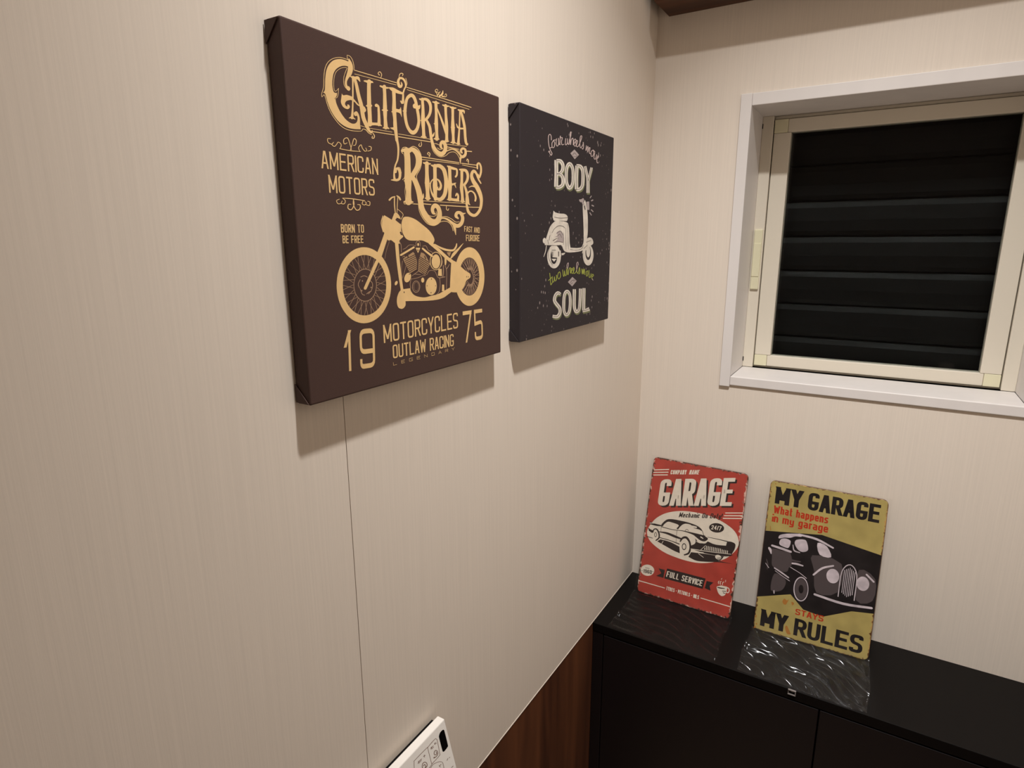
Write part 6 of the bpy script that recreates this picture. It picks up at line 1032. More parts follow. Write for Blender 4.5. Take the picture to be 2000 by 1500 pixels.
        ' 3 26 0 23 1 21 5 18 13 16 20 19 20 25 13 36 6 43 0 42 -5 36 -11 25 -22 18 -30 15 -29 15 -22 15 -10 16 -3 17 -6 13 -13 7 -24 4 -30 1 -32 -2 -31 -4 -30 -8 -31 -11 -28 -14 -25 -17 -1'
        '8 -22 -13 -21 -10 -21 -12 -4 -1 -4 1;r2327 1735 1 -2 4 -1 41 -4 42 -4 43 -4 42 -4 4 0 2 2|2327 1737 2 2 4 0 42 -4 42 -4 42 -4 42 -4 4 -1 2 -2;r2285 1708 4 -1 3 1 43 18 43 18 44 18 '
        '44 19 3 2 0 3|2284 1709 0 3 2 2 42 18 43 19 43 18 44 19 4 1 5 -1;r2442 1786 0 -2 2 -2 45 -20 46 -20 46 -20 46 -20 4 -1 3 1|2444 1788 3 1 4 -1 45 -20 45 -20 46 -20 46 -20 3 -2 0 -3;'
        'r3214 1809 -4 -2 -1 -3 4 -23 4 -20 4 -24 1 -39 -3 -57 -6 -72 -6 -76 -6 -74 1 -3 4 -2|3218 1809 5 -2 2 -3 3 -22 3 -20 3 -26 0 -38 -3 -58 -5 -71 -6 -77 -6 -74 -2 -3 -3 -1;r2061 1959 '
        '-3 -1 -1 -1 -10 -35 -11 -34 -9 -35 -5 -35 0 -35 5 -35 6 -35 6 -35 1 -2 2 -1|2063 1959 2 -1 0 -2 -10 -35 -11 -34 -9 -34 -5 -35 0 -34 5 -35 6 -36 6 -35 -1 -2 -2 -1;r2143 1878 -3 0 -1'
        ' -2 -22 -45 -21 -45 -21 -45 -21 -46 0 -1 1 -2|2145 1878 1 -1 0 -2 -21 -46 -21 -45 -22 -45 -21 -45 -1 -2 -3 0;r3137 1860 -5 -2 -2 -4 -2 -29 -1 -29 -1 -29 -3 -26 -3 -23 -4 -21 -5 -21'
        ' -4 -20 0 -3 4 -3|3142 1860 5 -2 2 -4 -1 -29 0 -30 0 -29 -3 -27 -4 -23 -6 -22 -7 -20 -6 -20 -2 -3 -5 -1;r3079 1992 -3 -2 0 -3 8 -19 9 -19 7 -19 3 -18 -4 -18 -9 -18 -11 -19 -10 -18 '
        '0 -3 3 -2|3083 1992 4 0 3 -3 8 -19 10 -19 8 -19 2 -20 -4 -20 -10 -19 -11 -19 -11 -18 -2 -3 -5 0;r3183 1856 -2 -2 0 -2 10 -18 9 -20 12 -17 22 -8 23 11 21 20 22 24 22 22 1 3 -2 2|318'
        '6 1857 4 -1 3 -2 11 -18 10 -20 11 -14 5 -3 14 7 21 19 23 23 23 22 3 2 4 0;r3009 1638 5 -4 7 0 39 3 40 3 39 4 40 3 5 1 2 3|3008 1641 3 4 7 2 39 2 40 3 39 2 41 3 5 -1 3 -2'
    ),
    'engine': (
        'f2076 1991 257 105 9 -6 8 -5 9 -7 10 -14 12 -22 15 -29 13 -32 9 -33 1 -35 -2 -36 -4 -37 -4 -37 -173 -56 -28 41 -28 41 -27 39 -22 34 -17 27 -14 22 -11 19;f2469 1964 67 123 24 -6 23 '
        '-4 25 -8 27 -18 30 -30 33 -41 34 -44 34 -43 -128 -175 -191 65;f3245 2080 129 3 -52 -81 -12 10 -13 10 -11 10 -11 9 -9 10 -7 10 -7 9;r2061 2014 4 -1 3 1 11 5 11 6 9 4 5 0 4 -2 6 -6 6'
        ' -8 6 -8 2 -1 4 0|2060 2016 0 2 2 2 10 5 11 6 11 5 13 2 11 -5 7 -8 5 -9 5 -7 1 -3 -2 -2;r2007 2369 17 0 14 8 11 11 10 12 7 7 -21 1 -5 2 0 -13 -2 -17 0 -16 4 -10 13 -5|1997 2373 -7 '
        '10 6 11 12 11 13 12 14 11 37 4 12 -17 1 -16 0 -18 0 -15 -5 -10 -13 -6'
    ),
    'engine_fins': (
        'r2109 1976 4 -2 6 1 270 75 5 3 1 3|2107 1979 1 3 4 2 271 76 5 1 5 -2;r2484 2020 0 -4 3 -3 253 -104 5 -1 6 2|2486 2022 5 1 6 -1 252 -103 4 -3 0 -4;r2120 1946 5 -2 5 1 263 75 4 2 1 4'
        '|2119 1949 1 3 4 2 263 76 5 0 5 -2;r2481 1989 0 -3 3 -3 244 -104 5 -2 6 2|2483 1991 5 2 6 -1 244 -104 3 -3 0 -4;r2132 1916 4 -2 6 1 255 75 4 2 1 4|2130 1919 1 3 4 2 255 75 6 1 4 -2'
        ';r2478 1959 -1 -4 4 -3 234 -104 6 -2 6 2|2480 1961 5 1 6 -1 235 -104 3 -3 0 -4;r2144 1886 4 -2 5 1 248 74 4 3 1 3|2142 1888 1 4 4 2 247 75 5 1 5 -2;r2475 1928 -1 -3 4 -3 225 -105 6'
        ' -1 5 1|2477 1931 5 1 6 -1 226 -105 3 -3 0 -4;r2155 1856 5 -2 5 0 240 75 4 2 1 4|2153 1858 1 4 4 2 240 75 5 0 5 -2;r2471 1898 0 -4 3 -2 217 -106 6 -1 5 1|2474 1900 5 1 6 -1 217 -10'
        '5 3 -3 0 -4;r2167 1825 5 -1 5 0 232 74 4 3 1 3|2165 1828 1 3 4 3 231 74 6 1 5 -2;r2468 1868 0 -4 3 -3 208 -106 6 -1 5 1|2471 1870 5 1 6 -2 208 -105 3 -3 0 -4;r2179 1795 4 -2 6 1 22'
        '4 74 4 2 0 4|2177 1797 0 4 4 2 224 74 6 1 4 -2;r2465 1837 0 -3 3 -3 199 -107 6 -1 5 1|2468 1839 5 1 6 -1 199 -106 3 -3 0 -4;r2190 1764 5 -1 5 0 217 74 4 3 0 3|2188 1767 1 3 4 3 216'
        ' 74 5 0 5 -1;r2462 1807 -1 -4 3 -3 191 -106 5 -2 6 1|2465 1809 5 1 5 -2 191 -106 4 -3 -1 -4;r2202 1734 5 -2 5 1 209 74 4 2 0 4|2200 1736 1 3 3 3 208 74 6 1 5 -2;r2190 2067 -7 -4 -2'
        ' -5 1 -11 1 -11 1 -11 1 -11 3 -6 8 -2|2197 2067 8 -3 3 -5 1 -11 1 -11 1 -11 1 -11 -2 -6 -7 -3;r2619 2031 -4 -4 0 -5 7 -12 6 -11 7 -12 7 -11 4 -4 8 -1|2625 2032 7 -1 5 -4 6 -12 7 -1'
        '1 7 -12 6 -11 1 -5 -5 -4;f2802 1632 -2 -4 -2 -4 -4 -2 -5 -1 -5 1 -5 5 -1 4 0 4 2 4 5 4 5 1 5 -1 5 -5 1 -4;f2777 1399 -1 -5 -4 -4 -5 -2 -5 0 -4 2 -3 4 -1 4 0 4 2 4 5 4 5 1 5 -2 5 -4'
        ' 1 -4;f2906 1509 -1 -4 -3 -4 -5 -1 -4 1 -4 3 -1 4 1 5 3 4 4 1 5 0 4 -4 1 -4;f2673 1522 -1 -5 -5 -3 -5 0 -4 2 -2 4 0 5 3 5 4 2 4 0 4 -3 2 -5;f2470 2124 -1 -5 -4 -4 -4 -3 -6 -1 -5 1 '
        '-5 3 -2 4 -1 5 1 5 3 4 5 2 6 1 5 -1 4 -3 3 -4;f2081 1453 -2 -5 -3 -5 -4 -3 -4 0 -5 1 -4 3 -2 5 0 5 1 6 3 4 4 3 4 1 5 -2 4 -3 2 -5;f3850 1621 -1 -5 -4 -5 -4 -1 -4 0 -5 3 -2 4 -1 5 1'
        ' 5 4 5 4 1 4 0 4 -2 4 -5;f3903 1619 -1 -5 -2 -4 -4 -2 -4 -1 -4 1 -4 5 -2 4 0 5 2 4 5 4 4 1 4 -1 4 -3 2 -4;r1937 2604 -1 -7 5 -6 21 -11 21 -12 22 -11 21 -12 12 -2 12 2|1943 2609 10 '
        '2 11 -2 22 -11 21 -11 23 -10 22 -11 6 -7 -1 -9;r2035 2415 -8 -6 0 -9 5 -8 5 -7 5 -8 5 -8 7 -6 11 -1|2044 2418 13 -1 7 -7 4 -8 4 -8 4 -8 4 -8 0 -8 -7 -6'
    ),
}
PRINT_SCOOTER = {
    'script_white': (
        'r1384 4377 9 4 2 6 -2 22 -3 23 -3 21 -8 18 -13 13 -18 9 -21 6 -24 0 -25 -7 -21 -11 -17 -14 -12 -17 -7 -20 -3 -24 -1 -27 2 -26 5 -29 8 -30 11 -30 13 -28 15 -23 18 -22 19 -20 19 -17 '
        '21 -16 22 -13 17 -12 9 -10 0 -11 -8 -13 -10 -10 -3 -2 2 1 -12 4 -15 9 -13 9 -10 13 -9 17 -9 17 -12 11 -34 -4 -11 -11 -8 -10 -7 -9 -1 -6 6 -3|1375 4376 -10 1 -4 4 -3 22 -2 23 -3 21 '
        '-7 16 -11 10 -13 7 -13 4 -6 0 -7 -2 -12 -6 -13 -11 -10 -14 -6 -19 -4 -23 -1 -25 3 -26 5 -28 8 -30 10 -30 13 -26 15 -23 17 -21 19 -19 18 -18 20 -14 21 -13 20 -13 11 -14 0 -16 -9 -16'
        ' -15 -14 -22 -10 -28 0 -19 7 -17 10 -14 11 -12 14 -10 18 -8 16 -6 6 18 1 -5 -5 -7 -10 -8 -10 -7 -4 -11 -2;r1305 4199 10 -1 11 2 23 8 23 8 23 8 23 7 8 5 1 5|1302 4202 1 5 8 5 23 7 2'
        '2 8 23 8 23 8 11 2 10 -1;r1492 4401 -11 -1 -9 -5 -22 -18 -24 -19 -21 -20 -14 -21 -4 -24 4 -26 8 -22 14 -16 27 -7 33 3 32 9 24 14 15 19 10 24 5 25 0 22 -10 18 -19 16 -15 13 -4 7 3 1'
        ' 16 3 26 3 25 4 11 4 6 5|1499 4400 5 -3 -2 -6 -23 -19 -23 -18 -20 -18 -11 -18 -3 -21 3 -24 8 -21 10 -12 10 -2 15 1 17 5 14 8 11 15 9 22 5 23 1 20 -9 15 -18 15 -16 14 -5 14 21 14 29'
        ' 7 27 3 24 4 12 0 7 -3;r1623 4450 -10 -4 -5 -5 -5 -29 -7 -30 -5 -28 2 -24 10 -19 17 -15 21 -11 30 -3 30 10 23 15 18 20 12 24 1 33 -7 40 -7 34 -39 9 3 -15 6 -36 9 -40 11 -29 17 -13 '
        '24 -4 20 1 15 0 12 1 10 4|1632 4450 9 -1 3 -5 -6 -29 -7 -30 -4 -27 1 -22 9 -16 14 -13 15 -8 5 -1 6 2 16 11 15 17 10 20 1 31 -6 39 -8 35 33 20 3 -15 6 -36 8 -40 10 -27 11 -8 8 -1 16'
        ' 1 19 0 10 -2 3 -5;r1793 4333 10 4 4 6 7 51 6 54 6 47 6 30 -28 -1 2 -9 6 -17 15 -14 35 2 27 8 15 4 -2 1 -5 -14 -15 -26 -17 -28 -9 -24 2 -20 8 -18 13 -15 19 -10 31 -1 29 7 25 8 22 6'
        ' 10 5 2 5|1784 4333 -10 1 -3 5 7 51 6 54 6 48 7 31 38 13 7 -14 5 -16 5 -7 4 2 23 6 32 7 27 -8 -5 -20 -16 -26 -16 -28 -9 -22 2 -17 8 -16 10 -13 11 -6 6 0 15 4 24 8 24 7 12 2 10 -2;r'
        '2089 4516 -10 -4 -5 -6 -5 -31 -7 -32 -4 -30 0 -23 9 -15 18 -9 27 -1 27 6 20 12 19 17 17 20 12 20 3 25 -2 29 -4 23 -38 2 3 -15 4 -32 6 -36 10 -25 16 -13 23 -7 30 1 27 11 10 15 6 19 '
        '3 20 4 18 3 14 2 14 3 13 2 13 -3 5 -10 2|2099 4516 9 -1 3 -5 -5 -31 -7 -33 -4 -29 1 -21 6 -11 8 -4 4 0 3 1 11 7 16 14 15 17 11 18 2 23 -2 28 -3 23 37 14 2 -16 5 -32 6 -35 8 -24 11 '
        '-9 11 -3 5 0 0 0 6 9 5 17 3 20 4 18 3 15 2 13 3 13 2 14 5 5 11 4;r2266 4409 12 3 6 6 18 37 19 37 18 37 16 36 14 38 13 40 9 33 2 21 -29 8 -32 -13 -20 -20 -12 -28 0 -41 7 -53 8 -54 6'
        ' -40 4 -26 3 -19 5 -11 41 8 7 19 7 31 9 34 11 26 15 18 19 14 17 9 1 1 0 -1 7 -9 7 -14 5 -17 3 -20 1 -24 0 -26 0 -25 4 -5 11 -1|2257 4409 -9 3 -1 5 18 37 19 37 18 37 15 35 14 38 13 '
        '39 9 32 2 18 11 0 -3 -3 -15 -15 -9 -24 0 -39 6 -53 8 -54 7 -40 3 -27 3 -18 2 -6 -31 -4 6 17 7 31 9 35 12 28 18 21 23 17 25 13 33 8 24 -6 11 -12 7 -16 6 -18 3 -21 1 -24 0 -26 0 -25 '
        '-3 -6 -11 -4;r2504 4419 13 1 10 5 37 27 40 28 36 27 22 24 3 19 -14 15 -22 9 -30 2 -30 -10 -23 -13 -20 -18 -13 -20 -3 -25 2 -30 7 -29 13 -20 25 -11 35 -2 38 6 34 13 27 22 27 29 23 3'
        '0 13 24 2 16 -8 13 -16 8 -32 0 -23 -11 -20 -14 -17 -18 -10 -19 1 -22 6 -26 12 -24 17 -16 23 -10 34 -3 41 9 36 19 39 36 44 49 42 52 32 41 19 29 11 23 4 18 -3 13 -17 9 -32 1 -34 -8 -'
        '23 -15 -13 -20 -10 -25 -7 -28 -5 -30 -2 -35 0 -39 2 -36 8 -28 12 -17 19 -12 33 -3 37 10 33 21 38 32 35 32 24 26 6 18 -8 14 -15 9 -39 -13 6 -14 11 -23 11 -25 4 -22 -2 -19 -7 -20 -9 '
        '-17 -8 -9 6 2 -2 1 -14 4 -16 3 -13 0 -13 -3|2496 4420 -5 4 3 6 38 27 39 28 34 26 19 19 1 13 -9 10 -14 5 -3 1 -4 -2 -17 -9 -16 -14 -10 -17 -3 -23 2 -29 7 -27 11 -17 13 -6 16 -1 18 3'
        ' 17 7 23 18 25 28 21 28 13 22 1 12 -5 8 -7 4 8 1 -5 -3 -15 -11 -15 -15 -7 -15 0 -20 7 -25 11 -22 13 -14 15 -5 12 -2 13 2 25 14 36 33 43 49 41 50 32 41 18 28 11 21 3 16 -1 9 -5 3 -6'
        ' 0 -9 -2 -10 -7 -10 -16 -10 -24 -7 -28 -4 -29 -3 -34 0 -38 3 -36 7 -26 10 -15 11 -8 4 0 8 2 27 17 36 30 34 32 21 23 4 13 -5 9 -5 3 31 9 6 -12 11 -23 11 -26 5 -24 -2 -21 -8 -21 -10 '
        '-19 -13 -14 -30 -10 -26 2 -16 4 -14 3 -8 3 1 6;r3248 4505 -12 -4 -6 -6 -10 -35 -12 -38 -7 -32 17 -21 43 21 29 34 30 37 22 23 5 3 -22 -1 2 -4 1 -12 -5 -27 -11 -39 -9 -35 19 -21 41 2'
        '3 28 37 31 39 22 24 0 1 -8 -1 6 -6 3 -11 -7 -20 -15 -28 -15 -29 -3 -24 17 -14 30 -6 28 -2 24 -3 15 0 13 4|3259 4505 10 -2 3 -5 -10 -35 -11 -39 -8 -30 -13 -7 -8 6 28 33 30 36 24 25 '
        '22 12 37 0 7 -11 1 -14 -5 -28 -12 -39 -9 -34 -17 -8 -5 8 28 36 30 39 25 27 33 13 34 -3 12 -12 4 -15 -8 -22 -16 -29 -14 -28 -3 -19 9 -7 17 -3 26 -2 27 -3 10 -3 0 -6;r3676 4456 -14 0'
        ' -14 -3 -33 -14 -36 -14 -35 -17 -23 -21 -8 -27 4 -31 10 -28 17 -20 33 -8 42 5 37 12 29 15 19 21 14 24 9 26 3 22 -12 19 -21 16 -17 11 -15 -7 -4 -3 30 -7 37 -10 35 -10 13 -1 15 3|368'
        '3 4453 1 -5 -8 -6 -34 -14 -35 -13 -28 -13 -16 -15 -6 -23 3 -29 10 -27 12 -15 9 -2 15 2 22 7 18 10 15 16 13 23 9 24 2 19 -9 15 -19 14 -18 12 9 18 40 0 34 -8 38 -11 34 -9 7 -4 -2 -6;'
        'r3766 4400 -13 -4 -7 -6 -13 -32 -14 -34 -11 -31 -2 -25 13 -19 24 -13 32 -7 42 3 26 16 17 21 15 22 12 18 9 14 6 13 4 12 5 11 -2 6 -11 3|3777 4400 11 -3 2 -5 -12 -32 -15 -34 -11 -30 '
        '-2 -22 11 -14 17 -10 17 -4 0 -1 7 6 15 18 14 22 12 18 8 14 6 11 4 12 6 12 7 6 13 3;r3874 4245 14 0 14 3 37 16 39 17 36 16 26 17 5 16 -11 15 -22 10 -43 -3 -25 -16 -22 -20 -21 -25 -1'
        '3 -24 -2 -26 4 -28 9 -25 12 -19 22 -10 32 0 22 3 17 1 15 3 8 6|3866 4247 -2 6 8 6 37 16 39 16 32 15 17 10 2 8 -7 9 -9 5 12 2 -10 -8 -21 -19 -19 -22 -12 -22 -2 -23 5 -27 8 -24 10 -1'
        '6 7 -4 5 1 17 3 21 2 15 0 8 -5;r2282 1537 8 2 3 4 -3 21 -4 22 -1 20 4 16 13 15 21 13 19 9 -2 2 0 -4 2 -16 -2 -20 -4 -21 -8 -20 -11 -23 -13 -24 -12 -23 1 -5 6 -3|2275 1537 -8 3 -4 4'
        ' -2 21 -4 22 -1 21 5 18 15 17 23 16 24 11 32 1 14 -13 2 -18 -2 -21 -4 -21 -8 -22 -12 -23 -12 -24 -13 -23 -5 -4 -9 -1;r2802 1424 10 0 5 4 32 49 33 51 30 48 18 38 3 26 -8 19 -17 12 -'
        '25 5 -25 -4 -22 -11 -19 -17 -11 -22 -2 -30 4 -37 7 -40 6 -38 4 -4 9 -3|2795 1425 -7 3 -1 5 32 49 33 51 29 47 18 37 3 24 -7 15 -9 6 -2 1 -5 -1 -16 -8 -16 -15 -11 -20 -1 -28 4 -37 7 '
        '-39 6 -38 -2 -5 -9 -2;r3786 1213 -3 -4 5 -4 19 -11 20 -10 19 -11 20 -10 10 -3 11 -1|3793 1215 11 0 10 -3 20 -10 19 -11 20 -10 20 -11 4 -5 -3 -4'
    ),
    'emblem': (
        'f2351 4215 217 112 265 -89 -241 -131;f2340 1197 253 114 257 -111 -260 -126'
    ),
    'emblem_lines': (
        'r2466 4181 7 1 5 2 26 19 25 20 25 16 19 8 18 -1 26 -8 27 -11 28 -10 6 -1 7 1|2461 4182 -2 2 2 3 24 19 26 20 26 18 33 12 35 -1 29 -9 27 -12 27 -10 3 -2 -2 -3;r2512 4157 4 -2 7 0 34 '
        '3 35 3 35 3 32 6 27 10 20 11 18 12 18 11 3 3 -2 2|2513 4159 4 3 6 2 35 3 35 2 32 4 26 5 21 7 18 10 17 11 18 12 6 2 8 0;r2472 1168 7 -1 6 2 31 17 32 18 29 15 25 7 17 -2 21 -8 23 -12'
        ' 25 -11 7 -2 7 1|2468 1170 -3 3 2 3 30 16 31 19 31 16 33 9 36 -2 28 -11 24 -13 23 -11 4 -3 -1 -3;r2498 1132 7 -2 7 1 27 7 27 8 27 7 28 8 4 2 -1 3|2495 1134 -1 3 4 2 27 8 28 7 27 8 '
        '27 7 7 1 7 -2;r2641 1248 0 -3 5 -2 31 -11 32 -11 32 -10 32 -11 8 -1 6 1|2644 1250 6 1 8 -1 31 -11 32 -10 32 -11 33 -10 4 -3 0 -3'
    ),
    'shade': (
        'r1563 3945 4 -72 5 -72 4 -72 2 -72 -1 -72 -3 -73 -3 -74 -4 -73|1748 3965 3 -72 4 -73 3 -73 2 -74 1 -74 0 -74 -1 -74 0 -74;r1671 3905 53 5 50 5 32 3 14 -1 21 -6 27 -13 25 -17 17 -18'
        ' 7 -20 1 -24 -7 -26 -10 -21 -14 -18 -22 -18 -26 -16 -23 -11 -18 -6 -23 -5 -35 -4 -39 -5|1668 3977 49 6 54 7 69 6 75 -4 60 -17 46 -23 34 -26 24 -30 10 -33 -2 -34 -11 -35 -20 -32 -32'
        ' -30 -42 -26 -45 -23 -48 -18 -53 -14 -49 -7 -39 -3 -35 -3;r1698 3629 58 -1 58 -1 41 -2 19 -5 16 -10 18 -18 15 -23 9 -23 4 -25 -1 -26 -8 -24 -11 -17 -16 -12 -25 -12 -31 -10 -30 -8 -'
        '26 -5 -35 -2 -46 -2 -49 -3|1717 3683 56 3 63 4 72 2 73 -10 55 -23 36 -29 23 -30 15 -31 7 -32 -2 -35 -11 -36 -25 -34 -41 -30 -52 -25 -56 -19 -58 -15 -63 -10 -59 -5 -50 -2 -46 -2;r26'
        '67 3937 -3 -68 -2 -67 -2 -68 -2 -69 0 -69 1 -70 1 -70 1 -70|2851 3952 -5 -68 -4 -69 -4 -68 -1 -69 3 -68 5 -70 6 -70 6 -70;r2728 3900 58 3 55 4 37 2 20 -2 24 -7 29 -11 26 -18 23 -23'
        ' 15 -32 10 -41 5 -46 1 -44 1 -46 -1 -46 -7 -42 -14 -35 -21 -26 -25 -21 -28 -16 -26 -11 -25 -6 -37 -5 -56 -5 -59 -7|2735 3973 54 5 61 6 74 4 79 -6 62 -17 47 -22 38 -28 29 -34 20 -41'
        ' 11 -46 5 -48 3 -47 1 -47 -3 -49 -8 -48 -16 -44 -28 -39 -37 -33 -47 -30 -59 -26 -75 -19 -74 -10 -60 -6 -54 -5;r3159 3960 38 -55 39 -57 36 -54 28 -48 18 -33 9 -23 6 -23 5 -39 4 -60 '
        '3 -73 2 -78 2 -77|3302 3988 38 -56 39 -58 37 -55 31 -48 23 -33 17 -25 14 -27 12 -42 10 -61 7 -74 6 -80 7 -76;r3558 3980 -23 -47 -23 -47 -23 -46 -22 -44 -23 -38 -22 -36 -23 -35 -22 '
        '-36|3704 3981 -27 -48 -27 -48 -26 -46 -25 -44 -23 -40 -22 -37 -20 -35 -21 -36;r2345 3984 -97 -27 -54 -35 -38 -38 -28 -41 -16 -45 -9 -50 -3 -51 0 -47 3 -46 7 -46 12 -45 21 -41 31 -3'
        '8 40 -37 54 -30 101 -17 111 25 57 37 42 40 30 44 20 46 11 51 4 53 -1 50 -5 50 -11 52 -17 48 -25 42 -35 36 -46 30 -59 23 -100 7|2349 3904 18 4 -26 -13 -33 -25 -27 -30 -15 -36 -8 -46'
        ' -1 -48 1 -47 2 -44 6 -45 11 -40 18 -33 32 -29 40 -26 34 -15 -18 1 -27 -4 28 14 37 28 29 32 18 38 9 46 3 49 -1 47 -4 47 -9 48 -15 43 -21 33 -31 25 -38 18 -29 8 17 0;r2015 906 -33 1'
        '5 -37 18 -55 19 -83 8 -67 -11 -47 -20 -37 -24 -29 -25 -24 -28 -19 -31 -10 -34 4 -37 25 -36 37 -32 38 -28 38 -27 42 -27 44 -25 35 -21 21 -19 14 -22 9 -26 0 -25 -7 -21 -18 -19 -28 -1'
        '7 -29 -12 -18 -5 -21 0 -47 6 -65 11 -67 10|1946 859 -44 12 -40 12 -19 4 10 -2 -6 -2 -28 -7 -31 -13 -23 -16 -16 -20 -11 -24 -3 -25 5 -20 15 -17 28 -20 39 -24 38 -26 37 -24 42 -26 46'
        ' -30 37 -36 21 -37 10 -37 0 -37 -13 -33 -24 -32 -36 -29 -51 -25 -75 -16 -89 3 -79 15 -67 17 -62 13;r2662 961 1 -63 0 -63 2 -62 3 -61 4 -60 4 -59 8 -57 15 -51 24 -47 33 -42 46 -38 8'
        '8 -33 106 -3 70 19 53 32 38 41 21 54 11 64 5 69 6 67 5 66 4 68 2 69 3 68|2849 947 -2 -63 -3 -64 -1 -62 1 -60 1 -60 2 -59 7 -53 13 -44 23 -38 29 -30 24 -17 -15 4 -23 1 23 5 34 15 30'
        ' 27 18 43 10 60 5 67 4 66 3 66 1 66 -1 68 0 68;r3249 951 1 -71 1 -71 1 -71 1 -71 1 -72 1 -73 1 -72 2 -73|3436 937 -1 -71 0 -72 -1 -71 1 -72 2 -73 2 -73 4 -73 3 -73;r3297 310 54 -1 '
        '55 -1 59 -1 63 0 64 2 62 2 60 3 58 2|3263 394 55 -2 54 -3 50 -1 47 0 46 5 49 6 52 8 54 8;r2333 968 -84 -6 -56 -22 -40 -29 -29 -36 -19 -43 -13 -52 -7 -55 -4 -54 1 -54 5 -58 10 -55 1'
        '8 -50 26 -44 36 -41 50 -36 89 -29 96 2 61 22 45 31 35 38 24 47 18 57 11 60 5 58 -3 58 -8 60 -16 57 -22 50 -35 42 -47 36 -62 29 -85 17|2337 888 8 0 -22 -4 -30 -14 -25 -23 -15 -36 -8'
        ' -48 -3 -54 -1 -53 -1 -53 0 -55 6 -52 15 -42 25 -34 32 -27 26 -15 -14 3 -16 1 26 6 35 17 30 26 20 40 14 51 8 57 3 55 0 55 -6 56 -11 52 -19 39 -27 27 -32 18 -24 8 6 -1'
    ),
    'block_letters': (
        'r1540 3977 5 -71 5 -72 4 -72 2 -71 -1 -73 -3 -72 -4 -74 -3 -73|1726 3998 3 -72 3 -73 3 -73 2 -74 1 -73 0 -74 -1 -74 0 -74;r1648 3938 53 5 50 5 32 3 14 -1 21 -6 27 -13 25 -17 16 -17'
        ' 8 -20 0 -25 -6 -25 -10 -22 -15 -17 -21 -18 -26 -16 -23 -12 -18 -6 -23 -4 -35 -4 -38 -6|1646 4010 48 5 55 8 68 6 75 -4 60 -17 45 -22 35 -27 23 -29 10 -33 -2 -34 -11 -35 -20 -32 -32'
        ' -30 -42 -26 -45 -23 -47 -18 -53 -14 -49 -7 -39 -3 -35 -4;r1675 3663 58 -2 58 0 40 -2 20 -5 16 -10 18 -18 14 -23 9 -23 4 -24 -1 -26 -7 -25 -12 -17 -16 -12 -24 -11 -31 -11 -30 -8 -2'
        '6 -5 -35 -2 -46 -2 -49 -3|1694 3716 56 3 63 5 71 1 74 -9 54 -23 36 -28 23 -31 15 -30 7 -33 -2 -34 -11 -36 -25 -34 -41 -30 -52 -25 -55 -19 -58 -16 -63 -10 -59 -4 -50 -2 -45 -3;r2641'
        ' 3972 -2 -68 -3 -67 -2 -68 -2 -69 0 -69 1 -69 1 -70 1 -70|2824 3987 -4 -68 -5 -68 -3 -68 -1 -69 2 -69 5 -69 7 -70 5 -70;r2701 3935 59 3 55 5 36 1 21 -2 23 -6 29 -12 26 -17 23 -24 1'
        '5 -32 10 -41 4 -45 2 -44 1 -45 -2 -46 -7 -43 -13 -34 -21 -27 -25 -20 -28 -16 -26 -11 -24 -7 -38 -5 -55 -5 -59 -7|2709 4008 54 5 60 6 75 4 78 -6 61 -16 48 -22 38 -28 29 -34 19 -40 1'
        '1 -47 6 -48 2 -46 1 -47 -3 -49 -8 -48 -16 -44 -28 -39 -37 -33 -47 -30 -59 -26 -74 -19 -73 -11 -61 -5 -54 -6;r3131 3996 38 -55 39 -57 36 -54 28 -47 18 -33 9 -23 5 -24 5 -38 5 -60 3 '
        '-72 1 -79 3 -76|3274 4024 38 -56 39 -57 37 -55 30 -48 23 -34 17 -24 14 -27 12 -42 10 -61 7 -74 6 -79 7 -76;r3529 4017 -23 -47 -23 -48 -22 -46 -23 -43 -22 -39 -23 -36 -22 -35 -23 -3'
        '5|3674 4018 -26 -48 -27 -48 -26 -47 -25 -43 -23 -40 -22 -37 -20 -35 -21 -36;r2321 4018 -97 -27 -54 -35 -38 -38 -28 -41 -16 -45 -9 -50 -3 -50 0 -48 3 -46 7 -46 12 -45 21 -40 30 -38 '
        '41 -36 53 -31 101 -16 110 25 58 36 41 41 31 43 19 47 11 51 4 53 -1 50 -5 50 -11 51 -17 48 -24 42 -35 35 -46 30 -59 23 -99 7|2324 3938 18 4 -26 -13 -33 -25 -26 -29 -16 -37 -7 -45 -2'
        ' -49 1 -46 3 -45 5 -44 11 -40 19 -33 31 -29 40 -26 34 -14 -18 0 -27 -4 28 15 37 28 29 32 18 37 9 46 3 49 -1 47 -5 47 -8 48 -15 43 -21 33 -31 24 -38 18 -29 8 17 0;r1990 947 -33 15 -'
        '36 17 -56 20 -82 8 -67 -12 -47 -20 -37 -24 -29 -25 -23 -27 -19 -32 -10 -34 4 -36 24 -36 37 -32 39 -28 37 -26 42 -28 44 -25 34 -21 22 -18 14 -22 8 -26 1 -25 -8 -21 -18 -18 -27 -18 -'
        '29 -12 -18 -5 -21 0 -47 6 -65 10 -67 10|1921 901 -43 11 -40 12 -19 3 9 -1 -6 -2 -27 -7 -31 -13 -23 -16 -16 -20 -11 -25 -3 -24 5 -20 15 -16 28 -21 39 -24 38 -25 36 -24 43 -26 45 -31'
        ' 37 -35 21 -37 10 -37 0 -36 -13 -34 -24 -31 -36 -30 -51 -25 -74 -16 -89 3 -79 15 -67 16 -61 14;r2635 1003 1 -62 0 -63 2 -62 3 -61 3 -59 5 -60 8 -57 15 -51 24 -45 32 -43 46 -38 88 -'
        '33 106 -2 69 20 53 31 38 41 21 54 10 64 6 69 6 67 5 66 4 68 2 68 3 67|2821 990 -2 -63 -2 -63 -2 -62 1 -60 1 -60 3 -59 6 -53 13 -44 23 -37 29 -31 24 -17 -16 5 -22 1 23 4 34 16 29 27'
